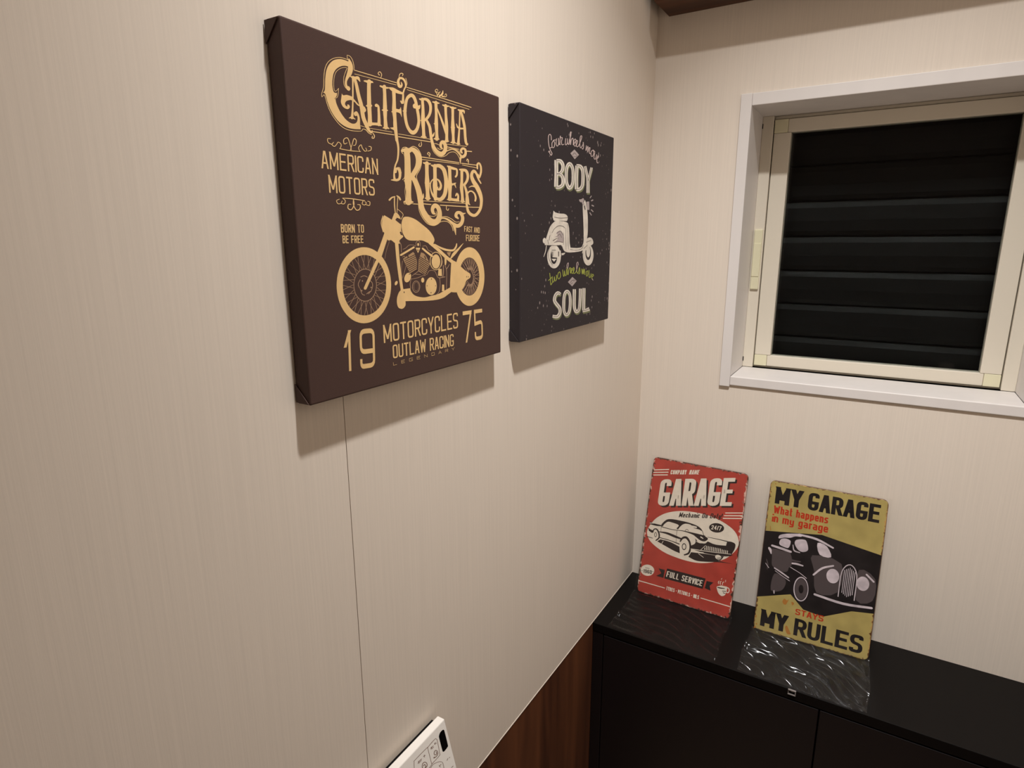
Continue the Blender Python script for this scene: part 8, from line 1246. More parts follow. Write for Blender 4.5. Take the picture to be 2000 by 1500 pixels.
PRINT_GARAGE = {
    'cream': (
        'r58 4430 136 30 136 30 135 30 134 29|52 4465 137 30 135 30 135 30 134 29;r50 4336 136 29 134 28 134 28 133 28|45 4372 135 28 135 28 134 28 133 28;r57 4243 131 28 130 27 130 27 128 '
        '26|52 4279 131 27 130 27 130 27 128 26;r2675 3465 141 32 139 33 139 32 138 32|2671 3498 140 32 140 33 139 32 137 31;r2644 3366 148 34 147 33 147 33 145 33|2640 3399 148 34 147 33 1'
        '47 33 145 33;r2621 3269 153 34 152 34 150 33 150 34|2617 3303 153 33 152 34 150 33 150 33;r700 4516 0 20 0 5 -1 0 1 0 -2 0 -1 0 0 0 0 -1 -1 -4 -2 -93 1 -4 0 -1 -1 0 2 1 2 0 -1 0 0 '
        '0 1 5 0 20|730 4522 1 22 -1 11 -6 9 -12 5 -13 -1 -14 -5 -11 -9 -7 -11 -1 -12 -3 -95 2 -11 6 -9 11 -5 13 1 14 4 11 9 7 12 2 11 0 22;r774 4427 -14 -1 -11 5 -6 9 -1 11 2 96 2 11 6 11 '
        '12 9 13 5 14 1 11 -5 6 -9 1 -11 -2 -96 -2 -11 -6 -12 -12 -9 -13 -4|774 4454 -1 0 0 -1 0 1 -1 4 2 93 1 5 0 0 0 0 2 0 1 0 0 0 0 0 0 -4 -2 -93 -1 -5 0 0 1 0 -2 0;r819 4436 4 156|850 4'
        '442 3 156;r851 4597 25 -118|819 4591 26 -118;r845 4473 31 129|876 4479 32 129;r904 4607 -3 -155|874 4602 -4 -156;r914 4454 3 156 34 7 12 0 11 -5 6 -9 2 -10 -1 -38 -2 -11 -6 -12 -12'
        ' -9 -12 -4 -32 -6|944 4460 3 129 1 1 3 0 -1 0 0 -1 1 -4 -1 -34 -1 -5 0 -1 1 1 -3 -1 -29 -6;r990 4469 21 159 34 7 13 -153|1021 4475 18 132 -23 -4 12 -127;r1000 4536 51 10|1000 4509 '
        '51 10;r1070 4484 4 156|1101 4490 3 156;r1101 4646 38 -148|1070 4639 38 -147;r1104 4491 4 156|1135 4497 4 156;r1180 4661 18 -83 -2 -69|1148 4655 19 -86 -2 -66;r1220 4669 -22 -93|118'
        '9 4663 -22 -93;r1304 4530 26 160|1336 4536 26 160;r1359 4696 18 -152|1326 4689 18 -151;r1341 4537 26 160|1373 4544 25 160;r1385 4546 44 164 34 7 -7 -157|1417 4552 36 136 -23 -4 -6 '
        '-130;r1405 4615 53 10|1400 4588 53 10;r1468 4562 26 161|1500 4569 26 160;r1523 4728 9 -120|1490 4722 10 -121;r1500 4601 50 133|1532 4608 51 132;r1579 4739 -26 -160|1547 4733 -25 -1'
        '60;r1654 4728 -34 -7 -17 -105 34 6|1659 4755 -66 -13 -26 -160 66 13;r1585 4679 59 11|1581 4652 59 11;f97 2165 -4 42 4 40 8 39 11 41 13 41 17 41 20 44 27 49 33 58 39 65 44 66 51 62 '
        '58 60 66 59 70 56 72 51 74 44 77 40 79 35 80 32 81 29 81 25 84 22 86 20 87 16 89 13 93 10 100 8 111 5 119 3 119 0 111 -5 99 -10 94 -14 89 -18 86 -20 84 -23 81 -27 78 -28 72 -31 69 '
        '-32 65 -34 59 -37 52 -39 45 -41 39 -44 33 -46 27 -48 23 -49 17 -52 12 -52 5 -51 -2 -49 -8 -48 -13 -48 -18 -48 -22 -48 -26 -48 -31 -48 -35 -50 -39 -53 -44 -55 -48 -53 -52 -50 -57 -4'
        '5 -61 -42 -64 -39 -63 -37 -60 -33 -60 -31 -63 -29 -70 -28 -80 -30 -88 -30 -92 -27 -91 -21 -90 -16 -91 -10 -92 -7 -93 -4 -93 -1 -95 1 -95 5 -96 6 -99 8 -101 11 -99 13 -93 16 -83 20 '
        '-78 22 -74 25 -70 27 -70 29 -67 32 -63 34 -55 33 -48 32 -42 32 -36 34 -32 38 -29 45 -26 51 -19 51;f535 876 -5 -40 -15 -40 -23 -38 -31 -34 -38 -31 -42 -24 -47 -18 -48 -11 -48 -2 -46'
        ' 5 -43 13 -37 20 -30 27 -22 32 -14 37 -4 39 6 41 15 40 24 38 31 35 39 30 43 24 47 18 48 10 48 2 45 -6 42 -13 37 -20 30 -27 22 -32 13 -36;r5 384 5 -9 10 -4 243 4 241 3 237 3 235 3 9'
        ' 3 7 8|6 393 8 9 11 4 243 2 240 2 238 1 234 2 9 -2 4 -8;r2234 423 4 -7 8 -3 241 0 239 1 236 0 233 0 10 4 7 8|2235 430 6 8 9 3 242 1 239 2 236 1 233 1 9 -3 4 -9;r1042 479 44 1|1042 '
        '459 44 0;r1077 480 -2 -130|1051 480 -2 -130;r1125 481 13 -73 -1 -57|1099 480 13 -74 -1 -55;r1152 481 -14 -74|1126 481 -15 -74;r1161 351 2 130 25 0 10 -1 8 -5 5 -7 0 -8 0 -36 -1 -7 '
        '-5 -7 -9 -6 -9 -1 -23 -1|1186 352 2 109 -2 0 1 -1 -2 1 0 1 0 -3 0 -34 -1 -2 1 0 1 1 -1 0 -21 -1;r1200 413 12 -61|1174 413 12 -61;r1270 462 -20 -1 -2 -88 21 0|1271 482 -47 0 -2 -130'
        ' 46 1;r1226 430 41 0|1225 409 42 0;r1308 451 0 10 0 2 0 0 2 -1 -1 0 2 0 -1 0 1 1 1 0 -1 -3 0 -25 0 -4 1 -1 0 0 3 -2 7 -3 7 -6 3 -7 1 -7 0 -30 -1 -8 -5 -7 -9 -5 -9 -2 -3 0 -9 1 -8 5'
        ' -4 7 -1 7 0 12|1334 451 0 12 -1 7 -4 7 -8 5 -9 1 -3 0 -9 -2 -9 -5 -5 -7 -1 -8 0 -27 1 -8 3 -7 7 -6 7 -3 3 -1 0 -1 1 -1 0 -4 0 -27 -1 -3 1 0 1 1 -1 0 2 0 -1 0 2 -1 0 0 0 2 0 10;r14'
        '08 409 -29 0|1409 430 -30 -1;r1453 355 2 130 26 0 9 -1 9 -5 4 -8 1 -7 -1 -38 -1 -7 -5 -8 -8 -5 -10 -2 -23 0|1479 355 2 109 -3 0 1 0 -1 1 -1 0 1 -2 -1 -36 0 -3 0 0 1 1 -1 0 -20 0;r1'
        '563 465 -21 0 -1 -88 20 0|1563 486 -47 0 -2 -130 47 0;r1518 433 41 1|1518 413 41 0;r1580 486 44 1|1580 466 44 0;r1615 487 -2 -130|1589 487 -2 -130;r1637 357 2 130 26 0 9 -1 9 -5 4 '
        '-7 1 -8 -1 -35 -1 -8 -4 -7 -9 -6 -9 -1 -23 0|1663 358 2 109 -3 0 1 0 -1 0 0 1 0 -3 0 -34 -1 -2 0 0 2 1 -1 0 -21 -1;r1677 419 11 -61|1651 419 11 -61;r1723 358 -10 2 -9 5 -4 7 -1 8 1'
        ' 87 2 7 4 8 9 5 10 1 11 -1 8 -5 5 -7 0 -8 -1 -87 -1 -7 -5 -8 -9 -5 -10 -2|1723 379 1 0 1 0 0 -1 0 3 1 85 1 2 0 0 -2 -1 0 0 0 0 -2 1 0 0 0 -2 -1 -85 0 -3 0 0 1 1 0 0;r1788 489 -2 -1'
        '09 21 0|1762 489 -2 -130 46 1;r1846 458 0 10 0 2 0 0 2 -1 -1 0 2 0 -1 0 1 1 1 0 -1 -3 0 -25 0 -4 1 -1 0 0 3 -2 7 -3 7 -6 3 -7 1 -7 0 -30 -1 -8 -5 -7 -9 -6 -9 -1 -3 0 -9 1 -8 5 -4 7'
        ' -1 7 0 12|1872 458 0 11 -1 8 -4 7 -8 5 -9 1 -3 0 -9 -2 -9 -5 -5 -7 -1 -8 0 -28 1 -7 3 -7 7 -6 7 -3 3 -1 0 -1 1 -1 0 -4 0 -27 -1 -3 1 0 1 1 -1 0 2 0 -1 0 2 -1 0 -1 0 3 0 10;r1946 4'
        '16 -29 -1|1947 437 -30 -1;r2015 362 -10 1 -9 5 -4 8 -1 7 2 87 1 8 4 7 9 6 11 1 10 -1 9 -5 4 -8 1 -7 -2 -87 -1 -7 -4 -8 -9 -5 -11 -2|2016 383 0 0 1 -1 1 0 -1 3 2 84 0 3 0 0 -1 -1 -1'
        ' 0 0 0 -1 1 -1 0 1 -3 -2 -84 0 -3 0 0 2 1 0 0;r2042 363 2 129|2068 363 2 130;r2099 493 -2 -109 20 0|2073 493 -3 -130 47 1;r2157 462 0 10 0 2 0 0 1 -1 0 0 1 0 0 0 1 1 0 0 0 -3 -1 -2'
        '5 1 -4 0 -1 1 0 3 -2 7 -3 6 -6 4 -7 1 -7 -1 -30 -1 -8 -4 -7 -9 -6 -9 -1 -3 0 -9 1 -9 5 -4 7 -1 7 0 12|2183 462 0 11 -1 8 -4 7 -9 5 -9 1 -3 0 -9 -2 -9 -5 -4 -7 -1 -8 -1 -28 1 -7 4 -'
        '7 6 -6 7 -3 3 -1 1 -1 0 -1 1 -4 -1 -27 0 -3 0 0 2 1 -1 0 1 0 0 0 1 -1 0 -1 0 3 0 10;f2714 925 0 46 134 74 194 12 3 -11 2 -11 2 -13 0 -20 -1 -29 -3 -37 -4 -39 -6 -35 -7 -32 -8 -31 -'
        '10 -29 -15 -23 -21 -19 -26 -16 -29 -11 -27 -1 -28 8 -28 17 -28 22 -25 27 -20 33 -17 38 -16 41;r3136 965 1 -31 -6 -29 -11 -26 -15 -19 -19 -10 -20 -1 -19 8 -17 17 -12 24 -7 29 -1 31 '
        '6 30 11 25 16 19 18 10 20 2 20 -9 16 -17 12 -24 7 -29|3107 956 1 -21 -3 -20 -7 -17 -9 -12 -11 -7 -12 0 -12 6 -10 12 -8 17 -4 20 -1 21 3 19 7 17 9 13 11 7 12 0 12 -6 10 -12 8 -17 4 '
        '-20;r2766 1069 4 6 -1 6 -4 14 -6 13 -4 13 -1 9 2 7 5 8 6 10 7 10 2 7 -2 6|2761 1066 -6 1 -4 5 -5 13 -5 14 -4 14 -2 15 4 15 6 12 7 10 6 10 5 4 7 1;r2828 1063 5 7 -1 7 -6 17 -6 16 -5'
        ' 15 -1 11 2 7 6 8 8 9 9 11 3 7 -2 7|2823 1061 -6 0 -5 6 -5 16 -7 16 -6 18 -1 17 5 17 8 13 9 10 8 10 6 5 7 -1;r2890 1070 5 5 2 6 -1 22 -1 22 0 20 2 13 2 4 5 2 8 3 8 3 6 5 2 7|2885 1'
        '069 -5 3 -3 6 0 21 -1 23 0 21 3 19 8 14 11 7 10 3 7 3 7 1 4 -4;r2825 1236 5 2 3 4 5 10 4 10 4 9 4 10 1 6 -3 4|2822 1238 -3 4 1 5 4 10 4 10 5 9 4 10 3 5 5 1;r2973 1188 3 3 2 6 -1 17'
        ' 0 16 -1 17 0 17 -2 5 -4 2|2969 1187 -4 2 -2 5 -1 17 0 17 -1 17 0 17 1 5 4 3'
    ),
    'dark': (
        'r651 3921 2 87 -4 25 -2 4 3 -1 -12 -1 -10 -3 -23 -8 -4 -4 -8 -14 -5 -38 -10 -587 4 -36 8 -11 4 -2 15 2 16 5 4 4 8 14 5 38 3 163 -84 -19|815 3957 1 95 -6 52 -30 45 -59 23 -65 -5 -41'
        ' -9 -77 -28 -67 -56 -37 -68 -10 -68 -10 -601 8 -63 35 -52 66 -26 84 6 85 31 67 56 37 69 10 67 5 299 -248 -56;r826 3252 127 982 185 41 95 -932|990 3289 110 849 -113 -25 82 -807;r891'
        ' 3643 290 64|889 3513 290 65;r1257 3348 16 957 203 45 76 6 67 -26 34 -52 8 -64 -3 -212 -11 -67 -36 -68 -68 -56 -77 -28 -184 -42|1420 3385 14 827 25 6 23 2 4 -2 7 -11 5 -36 -4 -198 '
        '-6 -38 -7 -15 -4 -3 -23 -9 -170 -37;r1555 3867 112 -427|1388 3829 112 -426;r1672 3441 126 981 186 42 95 -932|1836 3478 109 848 -112 -25 82 -806;r1736 3831 291 65|1734 3702 290 65;r'
        '2342 4298 1 87 -3 25 -2 4 3 -1 -12 -1 -10 -2 -23 -9 -4 -3 -8 -15 -6 -38 -9 -587 4 -36 7 -11 5 -1 15 1 15 6 5 3 7 15 6 38 3 162 -84 -18|2505 4334 2 95 -7 52 -29 45 -59 24 -66 -5 -40'
        ' -9 -77 -29 -67 -56 -37 -68 -10 -67 -10 -601 8 -63 34 -53 67 -26 84 7 84 31 68 56 36 68 11 67 4 299 -247 -55;r2911 4542 -209 -47 -12 -698 210 47|2913 4671 -372 -83 -16 -957 373 84;'
        'r2553 4195 326 73|2551 4066 326 73;r1147 2976 29 177|1181 2983 29 177;r1207 3159 19 -134|1172 3152 20 -134;r1192 3018 65 151|1226 3025 65 151;r1287 3175 -28 -177|1254 3169 -29 -177'
        ';r1294 3078 37 8 3 19 0 7 -1 2 0 0 -2 0 -1 -1 -1 0 -2 -3 -2 -7 -10 -61 0 -7 1 -2 1 0 3 0 6 1 -1 0 -3 -3 0 0 0 3 2 11|1290 3055 71 14 7 44 0 11 -5 9 -11 5 -17 0 -17 -6 -14 -11 -9 -1'
        '2 -3 -12 -10 -63 -1 -11 5 -10 12 -5 14 1 14 3 11 3 11 8 5 9 3 7 2 13;r1421 3114 3 14 0 5 0 0 1 0 -1 0 0 0 -2 -1 0 0 -1 -2 -2 -6 -11 -66 0 -6 1 -1 0 0 2 0 0 0 1 0 -2 -1 1 1 1 5 2 14'
        '|1455 3120 3 16 0 9 -4 8 -10 4 -12 0 -7 -2 -15 -5 -13 -10 -8 -11 -3 -11 -11 -68 -1 -10 5 -9 11 -5 14 1 7 2 13 4 12 9 7 10 2 9 3 16;r1459 3038 29 178|1492 3045 29 177;r1485 3167 34 '
        '7 15 1 12 -5 4 -10 0 -11 -16 -96|1481 3144 31 6 3 1 0 -1 2 -2 -1 -7 -15 -94;r1580 3186 34 7 14 1 11 -5 5 -9 0 -11 -16 -97|1577 3163 29 6 3 0 0 0 1 -2 0 -6 -16 -96;r1604 3124 -3 0 -'
        '3 -2 0 0 -2 -3 -2 -7 -3 -15 0 -7 1 -2 0 0 4 0 2 0 6 36|1641 3154 -39 -8 -16 -5 -14 -11 -8 -12 -4 -12 -2 -17 -1 -11 5 -9 11 -6 15 1 40 8 13 82;r1646 3076 21 128 39 8 15 0 12 -5 4 -9'
        ' 0 -11 -16 -96|1679 3082 17 105 3 1 3 0 0 0 1 -2 0 -7 -15 -95;r1729 3092 19 117|1762 3099 19 116;r1753 3243 5 27|1787 3249 4 27;r1821 3194 3 14 0 5 -1 0 2 0 -1 0 0 0 -2 -1 0 0 -2 -'
        '2 -1 -6 -11 -66 0 -6 1 -1 -1 0 3 0 0 0 0 0 -1 -1 0 1 2 5 2 14|1855 3200 2 16 0 9 -4 8 -9 4 -13 0 -7 -2 -14 -5 -14 -10 -7 -11 -4 -11 -11 -68 0 -10 4 -9 11 -5 14 1 7 2 13 4 12 9 7 10'
        ' 3 9 3 16;r1965 3140 -17 -1 -12 5 -5 11 0 12 17 106 4 14 9 13 16 11 17 6 9 2 17 1 12 -6 5 -10 0 -13 -17 -106 -4 -13 -9 -13 -15 -12 -17 -5 -10 -2|1972 3163 -5 0 -1 1 -2 3 1 8 16 104'
        ' 3 9 3 4 1 1 5 1 3 1 5 0 1 0 2 -4 0 -8 -17 -103 -3 -9 -3 -4 -1 -1 -5 -2 -3 -1;r2032 3153 21 128 39 8 15 1 12 -6 4 -9 0 -11 -15 -96|2065 3160 17 105 3 0 3 0 1 0 1 -2 0 -7 -16 -95;r2'
        '192 3185 29 177 49 10 17 1 12 -6 5 -10 0 -13 -17 -105 -4 -14 -9 -13 -15 -11 -17 -6 -50 -10|2229 3215 22 131 12 2 5 1 1 -1 2 -3 0 -8 -17 -104 -3 -9 -3 -4 -1 -1 -5 -2 -13 -2;r2351 33'
        '30 -13 -84 0 -6 1 -3 0 0 3 0 31 7|2318 3323 -14 -84 0 -12 5 -9 11 -5 15 1 34 7;r2394 3338 -19 -116|2360 3331 -19 -116;r2462 3410 -26 -158 0 -1 -1 2 -4 2 -3 0 16 3|2428 3404 -26 -16'
        '0 0 -5 3 -5 7 -4 9 1 20 4;r2419 3354 42 9|2415 3331 43 9;r2516 3362 -13 -83 -1 -6 1 -3 1 0 3 0 31 7|2483 3356 -14 -84 0 -12 4 -9 12 -5 15 1 34 6;r2558 3371 -21 -131 -4 -11 -8 -12 -'
        '14 -11 -15 -5 -35 -7|2525 3364 -21 -129 -2 -7 -2 -3 -1 0 -3 -2 -31 -6;r2557 3321 18 112|2591 3328 18 112;r2547 3256 4 27|2580 3263 4 27;f161 2597 27 -11 25 -10 30 -10 43 -6 60 -3 7'
        '4 0 78 1 75 1 7 19 6 18 9 20 16 26 26 36 33 44 37 43 40 33 41 23 43 16 47 12 55 9 65 7 72 5 75 2 73 2 71 2 71 2 71 0 71 -3 74 -5 76 -8 72 -10 62 -12 49 -14 41 -15 35 -18 31 -19 27 '
        '-21 22 -24 19 -25 21 -24 -33 11 -33 11 -34 11 -37 8 -45 3 -51 0 -49 1 -42 7 -30 17 -22 25 -22 24 -30 16 -42 8 -50 2 -50 -3 -45 -8 -37 -14 -33 -20 -31 -25 -29 -30 -29 -38 -28 -44 -2'
        '7 -48 -27 -46 -54 21 22 36 28 37 18 35 -5 26 -40 17 -64 10 -71 5 -60 4 -45 3 -40 2 -35 -3 -34 -10 -34 -22 -32 -31 -28 -33 -24 -30 -15 -24 -10 -21 -7 -21 -9 -21 -61 -11 -61 -12 -60 '
        '-10 -59 -6 -57 -2 -55 1 -54 3 -54 3;r577 2498 3 -8 9 -2 98 -2 98 -3 98 -1 97 3 97 9 97 14 94 13 88 7 83 -1 79 -6 72 -9 63 -8 47 -8 35 -11 38 -8 49 -4 64 4 70 9 73 11 70 10 19 7 11 '
        '17|578 2505 5 7 9 3 99 -3 97 -4 97 -2 96 2 96 9 97 13 94 14 89 11 85 5 81 2 75 2 65 1 51 1 39 0 35 1 44 0 59 0 69 0 72 -1 70 0 18 -5 9 -15;r506 2301 4 -7 7 -1 73 -1 73 0 71 -1 70 -'
        '5 72 -9 75 -14 74 -13 69 -11 61 -5 53 -3 51 -2 53 -3 18 4 14 15|506 2306 5 7 7 3 73 13 74 14 74 11 76 5 79 -3 79 -10 75 -12 67 -11 58 -10 52 -10 49 -10 50 -10 16 -7 7 -17;r569 2104'
        ' 4 -8 8 -3 89 -1 88 0 88 -1 87 -5 88 -9 87 -12 88 -13 87 -13 11 2 8 8|570 2110 6 8 9 2 88 -1 89 0 88 -2 88 -4 89 -8 88 -10 89 -11 87 -11 10 -5 3 -10;r324 2205 9 7 3 10 2 32 0 33 2 '
        '28 7 16 13 11 20 10 21 4 17 -3 21 -16 25 -28 24 -35 17 -34 12 -35 9 -40 2 -38 -2 -31 -11 -24 -19 -25 -25 -27 -24 -28 -7 -14 3 -13|317 2204 -9 5 -3 10 0 31 -2 34 1 34 11 31 23 25 31'
        ' 18 36 9 36 -5 32 -22 31 -32 27 -38 21 -39 14 -41 10 -45 3 -46 -5 -44 -18 -39 -27 -32 -27 -26 -25 -27 -13 -8 -14 1;r101 2029 4 -8 8 -3 53 -2 53 -1 53 -1 53 -1 7 1 4 5|102 2035 6 8 '
        '9 2 53 -3 53 -3 53 -4 52 -3 6 -2 3 -6;r1308 2138 14 4 10 13 16 33 15 33 14 26 16 18 22 16 27 15 23 7 18 0 24 -11 31 -23 31 -32 26 -34 20 -39 16 -46 11 -48 6 -47 0 -49 -5 -50 -9 -45'
        ' -13 -34 -18 -22 -27 -19 -35 -19 -35 -22 -14 -14 -2 -19|1297 2141 -8 12 2 15 10 33 10 36 14 38 23 35 31 29 37 25 45 17 48 0 43 -21 38 -33 34 -41 28 -43 23 -48 17 -52 12 -54 6 -54 0'
        ' -56 -5 -57 -12 -55 -20 -50 -34 -40 -39 -25 -37 -18 -34 -19 -19 -5 -15 8;r2002 2703 -3 -5 1 -6 19 -40 20 -39 19 -40 20 -40 4 -4 6 0|2005 2705 5 0 4 -4 20 -39 20 -40 20 -39 20 -40 1'
        ' -6 -3 -5;r1422 2560 4 0 5 3 13 17 12 18 12 14 11 6 12 -1 16 -7 18 -10 18 -9 5 -1 4 3|1419 2562 -2 5 2 5 13 17 12 18 14 17 19 11 20 -1 19 -9 18 -11 17 -9 3 -4 0 -5;r1148 2530 -4 -3'
        ' -2 -5 2 -63 1 -63 1 -62 3 -60 4 -58 5 -57 5 -55 6 -56 1 -2 3 -2|1152 2530 4 -2 1 -4 0 -63 0 -63 0 -62 1 -61 4 -58 5 -56 6 -55 5 -56 -1 -3 -2 -2;r579 2504 -3 -2 -1 -4 2 -53 3 -53 2'
        ' -53 2 -53 1 -3 3 -1|582 2505 3 -2 2 -3 1 -53 2 -53 2 -53 2 -53 -1 -3 -3 -2;r2206 2537 2 -4 5 -2 85 2 86 2 84 2 81 2 78 0 74 0 74 0 74 -1 9 3 6 8|2206 2540 3 4 5 2 85 4 86 4 84 4 8'
        '2 3 78 2 75 2 74 1 74 2 8 -3 4 -8;f505 1954 105 101 88 0 88 2 88 -1 88 -7 87 -16 87 -21 86 -24 86 -22 38 -220 -61 9 -58 7 -66 11 -89 20 -120 32 -144 41 -153 45;f111 2365 27 -14 27 '
        '-15 26 -13 28 -11 27 -5 28 -3 28 -1 28 -2 -10 -27 -9 -29 -11 -25 -18 -13 -26 2 -32 13 -34 17 -34 15;f1659 2525 65 5 65 6 64 4 64 3 66 -1 68 -1 61 -5 48 -7 32 -11 21 -15 9 -17 0 -20'
        ' -12 -24 -24 -30 -31 -27 -32 -19 -34 -9 -36 -2 -39 3 -38 8 -38 13 -38 19 -38 21 -39 21 -40 20 -41 22 -41 22;f1678 2407 41 -9 41 -9 39 -10 33 -12 23 -18 15 -21 17 -20 28 -14 48 -8 6'
        '0 -3 60 2 49 9 32 17 24 26 19 29 21 27 63 -12 60 -14 64 -11 71 -4 81 6 88 13 91 16 88 15 19 155 35 6 35 7 35 4 33 0 36 -4 36 -6 33 -13 22 -21 12 -31 3 -40 -4 -45 -7 -47 -14 -50 -20'
        ' -54 -22 -55 -21 -55 53 -8 -47 -25 -43 -26 -53 -25 -75 -23 -113 -21 -140 -19 -145 -16 -128 -12 -104 -6 -93 -2 -85 2 -82 3 -79 6 -74 9 -71 10 -73 9 -3 24 -4 23 0 24 9 25 25 25 36 25'
        ' 35 27 24 30 11 36 3 42 -5 40 -13 31 -24 19 -34 11 -38 7;f1654 1700 70 185 116 17 117 17 113 16 106 15 98 11 91 10 86 9 81 9 76 10 70 10 68 10 69 10 -22 -41 -21 -43 -22 -39 -22 -30'
        ' -21 -18 -22 -10 -22 -6 -22 -8 493 25 -98 -13 -99 -12 -100 -13 -103 -17 -108 -23 -112 -28 -111 -27 -104 -24 -97 -20 -92 -20 -87 -14 -82 -6 -77 6 -71 15 -69 19;f2701 2953 -3 -32 -13'
        ' -32 -22 -30 -29 -29 -36 -25 -42 -21 -46 -16 -47 -10 -48 -3 -46 2 -43 9 -38 15 -32 20 -24 25 -15 28 -5 31 3 33 14 32 22 31 30 29 36 25 43 21 45 15 48 10 48 3 46 -3 43 -9 37 -15 31 '
        '-20 23 -25 15 -28;f678 1023 230 7 -18 -293 -260 -2 169 144;f982 1104 1338 24 -53 -375 -1344 -25;f2363 1057 228 11 -108 -147 51 -153 -203 32'
    ),
    'cream_top': (
        'r582 3968 2 88 -3 25 -3 4 4 -1 -12 -1 -11 -3 -23 -8 -4 -4 -8 -14 -6 -39 -10 -587 5 -36 7 -11 5 -2 15 1 16 6 4 4 8 14 6 39 2 162 -84 -18|746 4005 2 94 -7 53 -30 45 -58 23 -66 -5 -41'
        ' -9 -77 -28 -68 -56 -36 -68 -10 -68 -10 -601 8 -63 34 -53 66 -26 85 6 85 31 68 56 36 69 10 67 5 299 -248 -55;r758 3299 127 983 186 41 95 -934|922 3335 110 850 -113 -25 83 -807;r823'
        ' 3690 291 64|821 3560 291 65;r1190 3395 16 958 203 45 77 6 67 -27 34 -52 8 -64 -3 -212 -10 -67 -37 -68 -68 -56 -77 -29 -185 -41|1353 3431 14 829 25 5 23 2 5 -2 7 -11 4 -36 -3 -198 '
        '-6 -38 -7 -15 -5 -3 -23 -9 -170 -37;r1489 3913 112 -427|1321 3876 113 -427;r1606 3487 127 983 186 41 95 -934|1770 3523 110 850 -113 -25 83 -807;r1671 3878 291 64|1669 3748 291 65;r'
        '2278 4344 2 88 -3 25 -3 4 4 -1 -12 -1 -11 -3 -23 -8 -4 -4 -8 -14 -6 -39 -9 -587 4 -36 7 -11 5 -2 15 2 16 5 4 4 8 14 6 39 2 162 -84 -18|2442 4381 2 94 -7 53 -30 45 -58 23 -66 -5 -41'
        ' -9 -77 -28 -68 -56 -36 -68 -10 -68 -10 -601 8 -63 34 -53 67 -26 84 6 85 31 68 56 36 69 10 67 5 299 -248 -55;r2850 4588 -211 -46 -11 -700 210 47|2852 4718 -374 -83 -16 -958 374 82;'
        'r2490 4241 328 73|2488 4112 327 72;f505 2188 3 -37 -2 -37 -7 -34 -11 -30 -15 -24 -18 -18 -20 -9 -21 -1 -21 7 -20 16 -18 22 -15 29 -12 34 -7 36 -3 38 3 37 6 34 12 30 15 24 17 17 20 '
        '10 22 1 21 -8 20 -15 18 -23 15 -29 11 -33;f1628 2049 3 -44 -2 -43 -6 -43 -10 -39 -15 -36 -19 -31 -21 -25 -25 -18 -26 -11 -27 -3 -27 4 -27 12 -25 19 -23 26 -20 32 -16 37 -13 40 -8 4'
        '3 -3 44 1 45 6 42 11 40 15 36 19 31 22 24 24 18 26 11 27 3 28 -5 26 -12 25 -20 23 -25 20 -32 16 -37 13 -40;f2734 1951 -7 -20 -13 -18 -18 -15 -22 -12 -25 -6 -27 -2 -25 4 -23 9 -18 1'
        '3 -14 17 -7 19 0 21 7 20 13 18 18 15 23 11 25 7 26 1 25 -4 23 -9 18 -13 14 -17 7 -19;r2146 2156 3 -78|2171 2160 3 -78;r2195 2231 12 -148|2220 2236 12 -147;r2254 2234 11 -145|2279 2'
        '239 11 -145;r2312 2237 12 -142|2337 2243 11 -143;r2371 2241 10 -140|2395 2246 11 -140;r2429 2244 10 -138|2453 2249 11 -138;r2487 2247 10 -135|2511 2252 10 -135;r2544 2250 10 -133|2'
        '569 2255 10 -132;r2602 2253 10 -130|2626 2258 10 -130;r2659 2256 10 -127|2684 2261 9 -127;r2719 2242 7 -108|2743 2246 7 -107;r2776 2245 6 -105|2800 2249 6 -104;r2833 2248 6 -102|28'
        '57 2252 6 -102;r2890 2251 5 -100|2914 2255 5 -99;r1697 1991 5 -7 7 -1 90 10 88 9 90 10 97 12 104 12 110 13 114 15 117 16 123 17 127 19 128 19 126 19 4 2 2 5|1698 1997 4 7 8 3 89 10'
        ' 88 9 90 9 97 11 104 12 110 13 114 14 117 15 122 16 127 17 128 18 127 18 4 -1 2 -4;r2032 2039 5 0 5 3 35 48 35 48 35 47 35 48 2 5 -2 5|2029 2041 -2 5 2 6 36 47 35 48 35 48 34 47 5 '
        '4 5 0;r1846 2301 2 -6 5 -3 31 -8 31 -9 34 -7 38 -1 43 9 45 16 45 17 45 16 5 4 1 5|1848 2305 4 5 6 0 33 -7 31 -8 31 -5 35 0 39 7 44 14 45 16 46 14 5 0 4 -3;r1961 2485 2 -12 9 -8 19 '
        '-6 20 -6 19 -7 20 -6 10 0 9 7|1965 2494 10 7 12 0 19 -7 19 -8 19 -7 19 -7 8 -7 2 -10;r2256 2405 1 -5 4 -2 63 -9 61 -10 64 -8 69 -2 75 8 79 15 80 17 79 16 4 2 3 4|2256 2409 4 3 5 1 '
        '62 -8 62 -9 63 -7 67 -1 73 7 79 14 80 16 79 14 5 0 2 -4;r1727 1937 2 -5 5 -1 68 0 68 -1 66 1 56 3 45 8 36 10 31 10 32 11 5 2 2 5|1727 1941 4 5 5 2 68 5 69 5 65 5 55 5 43 5 34 5 32 '
        '4 33 5 5 0 3 -4;r1633 2764 10 -17 19 -6 30 1 30 1 30 1 31 1 17 6 12 16|1635 2780 12 18 21 7 30 -1 30 -1 30 0 30 -1 17 -6 8 -15;r716 2018 -7 -2 -4 -5 -10 -27 -11 -28 -11 -27 -11 -27'
        ' 0 -5 3 -4|720 2017 3 -5 0 -7 -12 -27 -11 -27 -12 -26 -12 -28 -3 -4 -5 -1;r2164 1816 -1 5 -3 3 -43 21 -44 22 -44 21 -44 22 -5 0 -6 -3|2162 1812 -4 -2 -5 0 -44 21 -44 20 -44 21 -45 '
